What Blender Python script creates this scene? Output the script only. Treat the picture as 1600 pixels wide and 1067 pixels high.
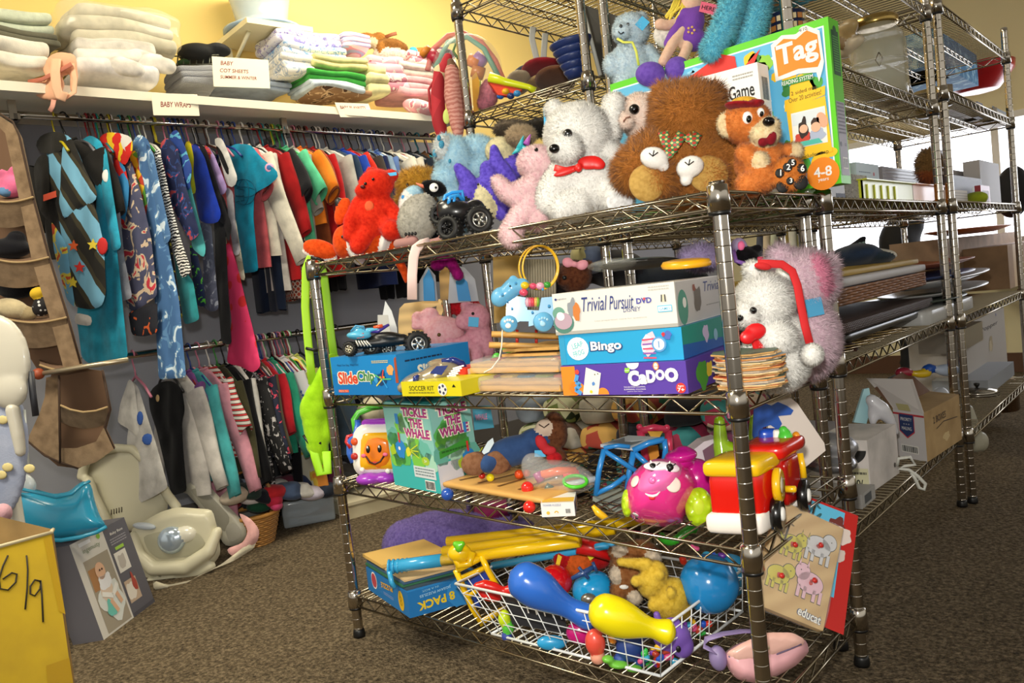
import bpy, math, random
import numpy as np
from mathutils import Vector, Matrix, noise
from mathutils.bvhtree import BVHTree
for _o in list(bpy.data.objects): bpy.data.objects.remove(_o)
SC=bpy.context.scene; COL=SC.collection
R_=random.Random(7)
# ---------------------------------------------------------------- camera, world, lights, exposure
FPX=1223.0
def _rot(a,b,c):
    ca,sa,cb,sb,cc,sc=math.cos(a),math.sin(a),math.cos(b),math.sin(b),math.cos(c),math.sin(c)
    return (np.array([[ca,-sa,0],[sa,ca,0],[0,0,1]])@np.array([[1,0,0],[0,cb,-sb],[0,sb,cb]])@np.array([[cc,-sc,0],[sc,cc,0],[0,0,1]]))
CR=_rot(0.736433,1.505671,-0.111046); CP=np.array([0.580111,-1.160549,0.857430])
cd=bpy.data.cameras.new('camera'); cam=bpy.data.objects.new('camera',cd); COL.objects.link(cam)
cd.sensor_width=36; cd.lens=FPX/1600*36; cd.clip_start=.02; cd.clip_end=60
cam.matrix_world=Matrix([[*CR[0],CP[0]],[*CR[1],CP[1]],[*CR[2],CP[2]],[0,0,0,1]]); SC.camera=cam
SC.view_settings.view_transform='Standard'; SC.view_settings.look='None'; SC.view_settings.gamma=1; SC.view_settings.use_curve_mapping=False
SC.view_settings.exposure=0.26
wd=bpy.data.worlds.new('room_ambient'); SC.world=wd; wd.use_nodes=True
_n=wd.node_tree.nodes; _l=wd.node_tree.links; _tc=_n.new('ShaderNodeTexCoord'); _sp=_n.new('ShaderNodeSeparateXYZ'); _rp=_n.new('ShaderNodeValToRGB'); _mr=_n.new('ShaderNodeMapRange'); _mr.inputs[1].default_value=-1
_l.new(_tc.outputs['Generated'],_sp.inputs[0]); _l.new(_sp.outputs[2],_mr.inputs[0]); _l.new(_mr.outputs[0],_rp.inputs[0]); _l.new(_rp.outputs[0],_n['Background'].inputs[0])
_rp.color_ramp.elements[0].position=.40; _rp.color_ramp.elements[0].color=(.16,.14,.11,1); _rp.color_ramp.elements[1].position=.58; _rp.color_ramp.elements[1].color=(1,.94,.82,1)
wd.node_tree.nodes['Background'].inputs[1].default_value=.62
def light(name,kind,loc,target,power,color=(1,1,1),size=.3,size_y=None,spot=None,blend=.5):
    l=bpy.data.lights.new(name,kind); l.energy=power; l.color=color
    if kind=='AREA':
        l.size=size
        if size_y: l.shape='RECTANGLE'; l.size_y=size_y
    elif kind=='SPOT': l.spot_size=spot; l.spot_blend=blend; l.shadow_soft_size=size
    else: l.shadow_soft_size=size
    o=bpy.data.objects.new(name,l); COL.objects.link(o); o.location=loc
    o.rotation_euler=(Vector(target)-Vector(loc)).to_track_quat('-Z','Y').to_euler(); return o
# the photographer's flash, just above the lens, and the room's own ceiling lamps and window daylight
light('camera_flash','SPOT',(0.56,-1.18,1.02),(-0.85,0.6,0.80),70,(1,.965,.89),.035,None,math.radians(92),.85)
light('ceiling_lamp_light_1','AREA',(-1.2,-1.4,2.62),(-1.4,-1.2,0),55,(1,.92,.72),1.2,.6)
light('ceiling_lamp_light_2','AREA',(-1.75,1.2,2.64),(-2.2,1.2,0),30,(1,.92,.70),1.6,.5)
light('window_daylight','AREA',(0.1,4.40,1.22),(0.0,0,0.9),9,(.86,.92,1),2.6,.75)
# ---------------------------------------------------------------- camera-ray helpers used to measure the photo
def ray(px,py): return CR@np.array([(px-800)/FPX,-(py-533.5)/FPX,-1.0])
def W(px,py,d): return CP+d*ray(px,py)
def dpl(px,py,ax,val): return (val-CP[ax])/ray(px,py)[ax]
def dX(px,py,X): return dpl(px,py,0,X)
def dY(px,py,Y): return dpl(px,py,1,Y)
def dZ(px,py,Z): return dpl(px,py,2,Z)
def atX(px,py,X): return W(px,py,dX(px,py,X))
def atY(px,py,Y): return W(px,py,dY(px,py,Y))
def atZ(px,py,Z): return W(px,py,dZ(px,py,Z))
RT,UP,FW=CR[:,0],CR[:,1],-CR[:,2]
ZS=[.977,.647,.393,.113]       # front rack shelf tops
A3=lambda *a: np.array(a,float)
def nrm(v): v=np.array(v,float); return v/(np.linalg.norm(v)+1e-12)
# ---------------------------------------------------------------- materials
def lin(c): c/=255.; return c/12.92 if c<=.04045 else ((c+.055)/1.055)**2.4
def hexc(h):
    h=h.lstrip('#'); return (lin(int(h[0:2],16)),lin(int(h[2:4],16)),lin(int(h[4:6],16)),1)
_MC={}
def M(h,rough=.55,metal=0.,kind='plain',h2=None,h3=None,sc=30.,alpha=1.,emit=0,coat=0.,bump=0.,trans=0.):
    key=(h,rough,metal,kind,h2,h3,sc,alpha,emit,coat,bump,trans)
    if key in _MC: return _MC[key]
    m=bpy.data.materials.new('%s_%s'%(kind,h.lstrip('#'))); m.use_nodes=True; nt=m.node_tree; ns=nt.nodes; lk=nt.links
    b=ns['Principled BSDF']; b.inputs['Base Color'].default_value=hexc(h); b.inputs['Roughness'].default_value=rough; b.inputs['Metallic'].default_value=metal
    if coat: b.inputs['Coat Weight'].default_value=coat; b.inputs['Coat Roughness'].default_value=.08
    if alpha<1: b.inputs['Alpha'].default_value=alpha
    if trans: b.inputs['Transmission Weight'].default_value=trans; b.inputs['IOR'].default_value=1.35
    if emit: b.inputs['Emission Color'].default_value=hexc(h); b.inputs['Emission Strength'].default_value=emit
    tc=ns.new('ShaderNodeTexCoord')
    def tex(t,**kw):
        n=ns.new(t); lk.new(tc.outputs['Object'],n.inputs['Vector'])
        for k,v in kw.items():
            if k in n.inputs: n.inputs[k].default_value=v
            else: setattr(n,k,v)
        return n
    def ramp(fac,cols,const=False):
        r=ns.new('ShaderNodeValToRGB'); lk.new(fac,r.inputs[0]); e=r.color_ramp.elements
        if const: r.color_ramp.interpolation='CONSTANT'
        while len(e)<len(cols): e.new(.5)
        for i,(p,c) in enumerate(cols): e[i].position=p; e[i].color=hexc(c)
        lk.new(r.outputs[0],b.inputs['Base Color']); return r
    def dobump(n,st,dist=.002):
        bp=ns.new('ShaderNodeBump'); bp.inputs['Strength'].default_value=st; bp.inputs['Distance'].default_value=dist
        lk.new(n,bp.inputs['Height']); lk.new(bp.outputs[0],b.inputs['Normal'])
    dark=h2 or '#%02x%02x%02x'%tuple(int(int(h.lstrip('#')[i:i+2],16)*.84) for i in(0,2,4))
    if kind in('fuzz','cloth'):
        n=tex('ShaderNodeTexNoise',Scale=sc*(4 if kind=='fuzz' else 1),Detail=3.); ramp(n.outputs[0],[(.3,dark),(.6,h)])
        b.inputs['Roughness'].default_value=.95; b.inputs['Sheen Weight'].default_value=.12; b.inputs['Specular IOR Level'].default_value=.15
        if kind=='cloth': n2=tex('ShaderNodeTexNoise',Scale=260.,Detail=1.); dobump(n2.outputs[0],.3)
    elif kind=='stripes':
        n=tex('ShaderNodeTexWave',Scale=sc,Distortion=0.,bands_direction='Z'); cs=[(0,h),(.5,h2)]+([(.8,h3)] if h3 else []); ramp(n.outputs['Fac'],cs,True)
    elif kind=='diag':
        n=tex('ShaderNodeTexWave',Scale=sc,Distortion=0.,bands_direction='DIAGONAL'); cs=[(0,h),(.42,h2)]+([(.80,h3)] if h3 else []); ramp(n.outputs['Fac'],cs,True)
    elif kind=='zebra':
        n=tex('ShaderNodeTexWave',Scale=sc,Distortion=6.,bands_direction='Z'); n.inputs['Detail Scale'].default_value=1.5; ramp(n.outputs['Fac'],[(0,h),(.5,h2)],True)
    elif kind=='plaid':
        w1=tex('ShaderNodeTexWave',Scale=sc,bands_direction='Z'); w2=tex('ShaderNodeTexWave',Scale=sc,bands_direction='X')
        a=ns.new('ShaderNodeMath'); a.operation='ADD'; lk.new(w1.outputs['Fac'],a.inputs[0]); lk.new(w2.outputs['Fac'],a.inputs[1])
        a2=ns.new('ShaderNodeMath'); a2.operation='MULTIPLY'; lk.new(a.outputs[0],a2.inputs[0]); a2.inputs[1].default_value=.5
        ramp(a2.outputs[0],[(0,h),(.4,h2),(.75,h3 or h)],True)
    elif kind in('dots','multi','print'):
        v=tex('ShaderNodeTexVoronoi',Scale=sc); v.inputs['Randomness'].default_value=1 if kind!='dots' else .35
        if kind=='dots': ramp(v.outputs['Distance'],[(0,h2),(.28,h)],True)
        elif kind=='print':
            n=tex('ShaderNodeTexNoise',Scale=sc,Detail=2.,Distortion=1.2); cs=[(0,h),(.53,h2)]+([(.60,h3)] if h3 else []); ramp(n.outputs[0],cs,True)
        else:
            s=ns.new('ShaderNodeSeparateColor'); lk.new(v.outputs['Color'],s.inputs[0])
            ramp(s.outputs[0],[(0,h),(.35,h2),(.68,h3 or '#ffffff')],True)
        b.inputs['Roughness'].default_value=.8
    elif kind=='wood':
        n=tex('ShaderNodeTexWave',Scale=sc,Distortion=3.,bands_direction='Z'); ramp(n.outputs['Fac'],[(0,dark),(1,h)])
    elif kind=='card':
        n=tex('ShaderNodeTexNoise',Scale=12.,Detail=5.); ramp(n.outputs[0],[(.3,dark),(.65,h)])
    elif kind=='weave':
        n=tex('ShaderNodeTexWave',Scale=sc,Distortion=1.,bands_direction='Z'); n2=tex('ShaderNodeTexWave',Scale=sc*.9,bands_direction='DIAGONAL')
        a=ns.new('ShaderNodeMath'); a.operation='MULTIPLY'; lk.new(n.outputs['Fac'],a.inputs[0]); lk.new(n2.outputs['Fac'],a.inputs[1]); ramp(a.outputs[0],[(.1,dark),(.6,h)]); dobump(a.outputs[0],.8,.004)
    elif kind=='carpet':
        n=tex('ShaderNodeTexNoise',Scale=95.,Detail=6.,Roughness=.75); ramp(n.outputs[0],[(.34,h2),(.5,h),(.66,h3)]); b.inputs['Specular IOR Level'].default_value=.1
        n2=tex('ShaderNodeTexNoise',Scale=160.,Detail=4.); dobump(n2.outputs[0],1.,.012)
    if kind=='fuzz':
        tr=ns.new('ShaderNodeBsdfTranslucent'); mx=ns.new('ShaderNodeMixShader'); mx.inputs[0].default_value=.24
        lk.new(b.inputs['Base Color'].links[0].from_socket,tr.inputs['Color']); lk.new(b.outputs[0],mx.inputs[1]); lk.new(tr.outputs[0],mx.inputs[2])
        lk.new(mx.outputs[0],ns['Material Output'].inputs['Surface'])
    if bump:
        n2=tex('ShaderNodeTexNoise',Scale=60.,Detail=3.); dobump(n2.outputs[0],bump,.004)
    _MC[key]=m; return m
CHROME=M('#bdb6ac',.15,1.); WIRE=M('#a39882',.24,1.); BLACK=M('#0c0c0d',.4); WHITE=M('#f2f0ea',.5); CARD=M('#b8935c',.8,0,'card')
def FZ(h,h2=None): return M(h,.9,0,'fuzz',h2)
def CL(h,h2=None,sc=18.): return M(h,.9,0,'cloth',h2,None,sc)
def PL(h,rough=.28,coat=.25): return M(h,rough,coat=coat)
CLEAR=M('#e8eef0',.12,alpha=.16)
# ---------------------------------------------------------------- mesh builder
def _ico(n=2):
    import bmesh
    bm=bmesh.new(); bmesh.ops.create_icosphere(bm,subdivisions=n,radius=1)
    V=np.array([v.co[:] for v in bm.verts]); F=[[v.index for v in f.verts] for f in bm.faces]; bm.free(); return V,F
ICO={k:_ico(k) for k in(1,2,3,4)}
_TXT={}
def glyphs(s,bold=0.,sh=0.):
    k=(s,bold,sh)
    if k not in _TXT:
        c=bpy.data.curves.new('t','FONT'); c.body=s; c.align_x='CENTER'; c.align_y='CENTER'; c.offset=bold; c.shear=sh; c.resolution_u=3
        o=bpy.data.objects.new('t',c); COL.objects.link(o); bpy.context.view_layer.update()
        me=bpy.data.meshes.new_from_object(o.evaluated_get(bpy.context.evaluated_depsgraph_get()))
        V=np.array([v.co[:] for v in me.vertices]).reshape(-1,3); F=[list(p.vertices) for p in me.polygons]
        bpy.data.objects.remove(o); bpy.data.curves.remove(c); bpy.data.meshes.remove(me)
        if len(V): V[:,:2]-=(V[:,:2].max(0)+V[:,:2].min(0))/2
        _TXT[k]=(V,F)
    return _TXT[k]
class MB:
    def __init__(s): s.v=[];s.f=[];s.m=[];s.sm=[];s.mats=[];s.nr={}
    def mi(s,m):
        if m not in s.mats: s.mats.append(m)
        return s.mats.index(m)
    def add(s,V,F,mat,smooth=True):
        b=len(s.v); s.v.extend([tuple(map(float,v)) for v in V]); k=s.mi(mat)
        s.f.extend([[b+i for i in f] for f in F]); s.m.extend([k]*len(F)); s.sm.extend([smooth]*len(F)); return b
    def ell(s,c,ax,mat,n=3):
        V,F=ICO[n]; s.add(np.array(c)+V@np.array(ax),F,mat)
    def ball(s,c,r,mat,n=2): s.ell(c,np.eye(3)*r,mat,n)
    def pball(s,px,py,rx,ry,d,mat,dz=0,rz=None,ang=0,n=3):
        k=d/FPX; rz=rx if rz is None else rz; a=math.radians(ang)
        X=RT*math.cos(a)+UP*math.sin(a); Y=-RT*math.sin(a)+UP*math.cos(a)
        s.ell(W(px,py,d-dz*k),[X*rx*k,Y*ry*k,-FW*rz*k],mat,n)
    def tube(s,P,r,mat,n=8,closed=False,flat=None,cap=True):
        P=[np.array(p,float) for p in P]; m=len(P); r=[r]*m if np.isscalar(r) else list(r)
        T=[]
        for i in range(m):
            a=P[(i+1)%m] if closed or i<m-1 else P[i]; b=P[i-1] if closed or i>0 else P[i]
            T.append(nrm(a-b))
        up=A3(0,0,1) if abs(T[0][2])<.9 else A3(1,0,0)
        if flat is not None: up=np.array(flat[0],float)
        V=[];u=nrm(np.cross(T[0],np.cross(up,T[0])))
        for i in range(m):
            if flat is not None: u=nrm(up-T[i]*(up@T[i]))
            else: u=nrm(u-T[i]*(u@T[i]))
            w=np.cross(T[i],u); fl=1 if flat is None else flat[1]
            for j in range(n):
                a=2*math.pi*j/n; V.append(P[i]+r[i]*(math.cos(a)*u*fl+math.sin(a)*w))
        F=[]
        for i in range(m if closed else m-1):
            i2=(i+1)%m
            for j in range(n): F.append([i*n+j,i*n+(j+1)%n,i2*n+(j+1)%n,i2*n+j])
        if cap and not closed: F.append(list(range(n))[::-1]); F.append([(m-1)*n+j for j in range(n)])
        s.add(V,F,mat)
    def ptube(s,P,r,d,mat,n=10,**k):
        k_=d/FPX; P=[(p[0],p[1],p[2] if len(p)>2 else 0) for p in P]
        rr=r*k_ if np.isscalar(r) else [q*k_ for q in r]
        s.tube([W(x,y,d-z*k_) for x,y,z in P],rr,mat,n,**k)
    def lathe(s,c,prof,mat,n=24,axis=(0,0,1)):
        ax=nrm(axis); a=nrm(np.cross(ax,A3(1,0,0) if abs(ax[0])<.9 else A3(0,1,0))); b=np.cross(ax,a); c=np.array(c,float)
        V=[c+ax*h+r*(math.cos(2*math.pi*j/n)*a+math.sin(2*math.pi*j/n)*b) for r,h in prof for j in range(n)]
        m=len(prof); F=[[i*n+j,i*n+(j+1)%n,(i+1)*n+(j+1)%n,(i+1)*n+j] for i in range(m-1) for j in range(n)]
        if prof[0][0]>1e-4: F.append(list(range(n))[::-1])
        if prof[-1][0]>1e-4: F.append([(m-1)*n+j for j in range(n)])
        s.add(V,F,mat)
    def obox(s,o,u,v,w,mat):
        o,u,v,w=map(lambda q:np.array(q,float),(o,u,v,w))
        V=[o,o+u,o+u+v,o+v,o+w,o+u+w,o+u+v+w,o+v+w]
        s.add(V,[[0,1,2,3],[5,4,7,6],[4,0,3,7],[1,5,6,2],[3,2,6,7],[4,5,1,0]],mat,False)
    def rbox(s,c,ux,uy,uz,hs,r,mat,n=5,nz=0.,nf=6.):
        c=np.array(c,float); A=np.array([nrm(ux),nrm(uy),nrm(uz)]); hs=np.array(hs,float); r=min(r,*hs); V=[];F=[];idx={}
        def vid(p):
            k=tuple(np.round(p,6))
            if k not in idx:
                q=np.array(p)*hs; inner=np.clip(q,-(hs-r),(hs-r)); dd=q-inner; L=np.linalg.norm(dd); q=inner+(dd/L*r if L>1e-9 else 0)
                if nz: q=q+A@np.array(noise.noise_vector(Vector(c*nf+q*nf)))*nz
                idx[k]=len(V); V.append(c+q@A)
            return idx[k]
        g=[math.sin(math.pi/2*t) for t in np.linspace(-1,1,n+1)]
        for ax in range(3):
            for sg in(-1,1):
                for i in range(n):
                    for j in range(n):
                        P=[]
                        for (a,b) in((i,j),(i+1,j),(i+1,j+1),(i,j+1)):
                            p=[0,0,0]; p[ax]=sg; p[(ax+1)%3]=g[a]; p[(ax+2)%3]=g[b]; P.append(vid(p))
                        F.append(P if sg>0 else P[::-1])
        s.add(V,F,mat)
    def slab(s,P,off,mat,smooth=False):
        P=[np.array(p,float) for p in P]; n=len(P); off=np.array(off,float)
        V=P+[p+off for p in P]; F=[list(range(n)),[n+i for i in range(n)][::-1]]+[[(i+1)%n,i,n+i,n+(i+1)%n] for i in range(n)]
        s.add(V,F,mat,smooth)
    def pslab(s,pts,d,th,mat,plane=None):
        "outline in photo pixels on a plane facing the lens at depth d (or plane=(axis,value)); th metres thick, away from the lens"
        if plane: P=[W(x,y,dpl(x,y,*plane)) for x,y in pts]; o=A3(0,0,0); o[plane[0]]=th*(1 if plane[0]==1 else -1)
        else: P=[W(x,y,d) for x,y in pts]; o=FW*th
        s.slab(P,o,mat)
    def surf(s,px,py):
        t=BVHTree.FromPolygons(s.v,s.f); r=ray(px,py); h=t.ray_cast(Vector(CP),Vector(nrm(r)))
        if h[0] is None:
            h=t.find_nearest(Vector(W(px,py,np.mean([(np.array(v)-CP)@FW for v in s.v[:50]]))))
        return np.array(h[0]),np.array(h[1])
    def obj(s,name,parent=None,org=(0,0,0)):
        me=bpy.data.meshes.new(name); o=np.array(org,float)
        V=(np.array(s.v)-o) if s.v else np.zeros((0,3))
        me.from_pydata(V.tolist(),[],s.f)
        for m in s.mats: me.materials.append(m)
        me.polygons.foreach_set('material_index',s.m); me.polygons.foreach_set('use_smooth',s.sm)
        if s.nr:
            N=np.zeros((len(s.v),3)); 
            for b,a in s.nr.items(): N[b:b+len(a)]=a
            me.normals_split_custom_set_from_vertices(N.tolist())
        ob=bpy.data.objects.new(name,me); COL.objects.link(ob)
        if parent: ob.parent=parent
        return ob
    def fur(s,n,ln,wd,droop=.35,rnd=.45,seed=1,keep=None):
        rg=np.random.RandomState(seed); V=np.array(s.v); F=[f for f in s.f]; mi=np.array(s.m)
        T=[];TM=[]
        for f,m in zip(F,mi):
            if keep is not None and m not in keep: continue
            for k in range(1,len(f)-1): T.append((f[0],f[k],f[k+1])); TM.append(m)
        T=np.array(T);TM=np.array(TM); a,b,c=V[T[:,0]],V[T[:,1]],V[T[:,2]]
        cr=np.cross(b-a,c-a); ar=np.linalg.norm(cr,axis=1); ok=ar>1e-12; T,TM,a,b,c,cr,ar=T[ok],TM[ok],a[ok],b[ok],c[ok],cr[ok],ar[ok]
        fn=cr/ar[:,None]
        front=((CP-a)*fn).sum(1)>-.35*np.linalg.norm(CP-a,axis=1); pr=ar*np.where(front,1,.25); pr/=pr.sum()
        i=rg.choice(len(T),n,p=pr); u=rg.rand(n,2); fl=u.sum(1)>1; u[fl]=1-u[fl]
        p=a[i]+(b[i]-a[i])*u[:,:1]+(c[i]-a[i])*u[:,1:]; nn=fn[i]
        d=nn+rg.randn(n,3)*rnd+A3(0,0,-droop); d/=np.linalg.norm(d,axis=1)[:,None]
        w=np.cross(d,rg.randn(n,3)); w/=np.linalg.norm(w,axis=1)[:,None]+1e-9
        L=ln*(.6+.8*rg.rand(n,1)); tip=p+d*L; h=w*wd*.5
        g=np.cross(2*h,tip-p+h); fl=(g*(CP-p)).sum(1)<0; h[fl]*=-1
        VV=np.stack([p-h,p+h,tip],1).reshape(-1,3); base=len(s.v)
        s.v.extend(map(tuple,VV.tolist())); s.f.extend([[base+3*k,base+3*k+1,base+3*k+2] for k in range(n)]); s.m.extend(TM[i].tolist()); s.sm.extend([True]*n)
        nb=nn+rg.randn(n,3)*.28; nb/=np.linalg.norm(nb,axis=1)[:,None]
        s.nr[base]=np.repeat(nb,3,axis=0)
# soft toys and other moulded bodies: blobs grown into one skin
def E(mat,px,py,rx,ry,dz=0,rz=None,ang=0): return ('e',mat,px,py,rx,ry,dz,rz,ang)
def L(mat,P): return ('l',mat,P)
def soft(mb,d,blobs,vox=4.,sm=6):
    "blobs in photo pixels at depth d; vox in pixels"
    k=d/FPX; V=[];F=[];items=[];mats=[]
    def put(c,A,mat,n=2):
        b=len(V); iv,ic=ICO[n]; V.extend((c+iv@A).tolist()); F.extend([[b+i for i in f] for f in ic]); items.append((c,np.linalg.inv(A),min(np.linalg.norm(A,axis=1)))); mats.append(mat)
    for b in blobs:
        if b[0]=='e':
            _,mat,px,py,rx,ry,dz,rz,ang=b; rz=min(rx,ry) if rz is None else rz; a=math.radians(ang)
            X=RT*math.cos(a)+UP*math.sin(a); Y=-RT*math.sin(a)+UP*math.cos(a)
            put(W(px,py,d-dz*k),np.array([X*rx*k,Y*ry*k,-FW*rz*k]),mat,3)
        else:
            P=[(q[0],q[1],q[2],q[3] if len(q)>3 else 0) for q in b[2]]
            for q0,q1 in zip(P,P[1:]):
                dd=math.dist((q0[0],q0[1],q0[3]),(q1[0],q1[1],q1[3])); m=max(2,int(dd/(.45*min(q0[2],q1[2])+.5))+1)
                for t in np.linspace(0,1,m):
                    x,y,r,z=[q0[i]*(1-t)+q1[i]*t for i in range(4)]
                    put(W(x,y,d-z*k),np.eye(3)*r*k,b[1])
    me=bpy.data.meshes.new('tmp'); me.from_pydata(V,[],F); ob=bpy.data.objects.new('tmp',me); COL.objects.link(ob)
    r=ob.modifiers.new('r','REMESH'); r.mode='VOXEL'; r.voxel_size=vox*k
    s=ob.modifiers.new('s','SMOOTH'); s.factor=.5; s.iterations=sm
    bpy.context.view_layer.update(); ev=bpy.data.meshes.new_from_object(ob.evaluated_get(bpy.context.evaluated_depsgraph_get()))
    n=len(ev.vertices); VV=np.zeros(n*3); ev.vertices.foreach_get('co',VV); VV=VV.reshape(-1,3)
    FF=[list(p.vertices) for p in ev.polygons]; bpy.data.objects.remove(ob); bpy.data.meshes.remove(me); bpy.data.meshes.remove(ev)
    FC=np.array([VV[f].mean(0) for f in FF]); D=[]
    for c,Ai,mr in items: D.append((np.linalg.norm((FC-c)@Ai,axis=1)-1)*mr)
    own=np.argmin(np.array(D),axis=0); b=len(mb.v); mb.v.extend(map(tuple,VV.tolist()))
    for f,o in zip(FF,own): mb.f.append([b+i for i in f]); mb.m.append(mb.mi(mats[o])); mb.sm.append(True)
from mathutils.geometry import delaunay_2d_cdt
def panel(mb,pts,dfun,th,mat,amp=.006,wl=22.,ang=0.,soft_=14.,step=7.,seed=0.,back=.6):
    "puffy cloth or shell with a given outline (photo pixels); dfun(x,y) -> depth; th, amp in metres"
    if not callable(dfun): d0=dfun; dfun=lambda x,y:d0
    B=[]
    for (x0,y0),(x1,y1) in zip(pts,pts[1:]+pts[:1]):
        m=max(1,int(math.hypot(x1-x0,y1-y0)/step))
        for i in range(m): B.append((x0+(x1-x0)*i/m,y0+(y1-y0)*i/m))
    B=[((B[i-1][0]+2*B[i][0]+B[(i+1)%len(B)][0])/4,(B[i-1][1]+2*B[i][1]+B[(i+1)%len(B)][1])/4) for i in range(len(B))]
    Bn=np.array(B); nb=len(B); Cn=np.roll(Bn,-1,axis=0)
    def edist(p):
        ab=Cn-Bn; t=np.clip(((p-Bn)*ab).sum(1)/((ab**2).sum(1)+1e-9),0,1); q=Bn+ab*t[:,None]; return np.sqrt(((p-q)**2).sum(1).min())
    I=[]; x=Bn[:,0].min()
    while x<Bn[:,0].max():
        y=Bn[:,1].min()+((x*7)%5)
        while y<Bn[:,1].max():
            c=False
            for i in range(nb):
                xi,yi=B[i]; xj,yj=B[i-1]
                if (yi>y)!=(yj>y) and x<(xj-xi)*(y-yi)/(yj-yi)+xi: c=not c
            if c and edist(np.array((x,y)))>step*.5: I.append((x,y))
            y+=step
        x+=step
    vs,_,fs,_,_,_=delaunay_2d_cdt([Vector(p) for p in B+I],[(i,(i+1)%nb) for i in range(nb)],[],1,1e-5)
    V=[];Vb=[];ca,sa=math.cos(math.radians(ang)),math.sin(math.radians(ang))
    for v in vs:
        e=edist(np.array((v.x,v.y))); q=min(1,e/soft_); pr=math.sqrt(max(0,1-(1-q)**2)); u=v.x*ca+v.y*sa; w=-v.x*sa+v.y*ca
        f=(amp*math.sin(u/wl*6.283+seed+.9*math.sin(w/wl*1.3+seed))+amp*.45*math.sin(u/wl*13.1+w/wl*2+seed*2))*min(1,e/8); d=dfun(v.x,v.y)
        V.append(W(v.x,v.y,d-th*pr-f)); Vb.append(W(v.x,v.y,d+th*back*pr-f))
    n=len(V); F=[list(f) for f in fs]
    a=np.array([vs[i] for i in F[0]]); ccw=np.cross(a[1]-a[0],a[2]-a[0])>0
    F=[f[::-1] for f in F] if ccw else F
    mb.add(V+Vb,F+[[n+i for i in f[::-1]] for f in F],mat)
# ---------------------------------------------------------------- things and parts
THINGS=[]
class Thing:
    def __init__(s,name,label,cat,group=None,kind=None):
        s.name,s.label,s.cat,s.group,s.kind=name,label,cat,group,kind; s.parts=[]; THINGS.append(s)
    def part(s,name,parent=None,label=None):
        mb=MB(); s.parts.append((name,mb,parent,label)); return mb
    def done(s):
        ps=[p for p in s.parts if len(p[1].v)]
        if not ps: print('EMPTY',s.name); return
        A=np.concatenate([np.array(p[1].v) for p in ps]); lo,hi=A.min(0),A.max(0); org=A3((lo[0]+hi[0])/2,(lo[1]+hi[1])/2,lo[2])
        if len(ps)==1 and ps[0][0] is None: root=ps[0][1].obj(s.name,None,org); root.location=org
        else:
            root=bpy.data.objects.new(s.name,None); COL.objects.link(root); root.location=org; root.empty_display_size=.05; made={}
            for nm,mb,par,lab in ps:
                o=mb.obj(nm,made.get(id(par),root),org); made[id(mb)]=o
                if lab: o['label']=lab
        if s.label: root['label']=s.label
        if s.cat: root['category']=s.cat
        if s.group: root['group']=s.group
        if s.kind: root['kind']=s.kind
        s.root=root
def one(name,label,cat,group=None,kind=None):
    t=Thing(name,label,cat,group,kind); return t.part(None)
def struct(name):
    t=Thing(name,None,None,None,'structure'); return t.part(None)
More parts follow.
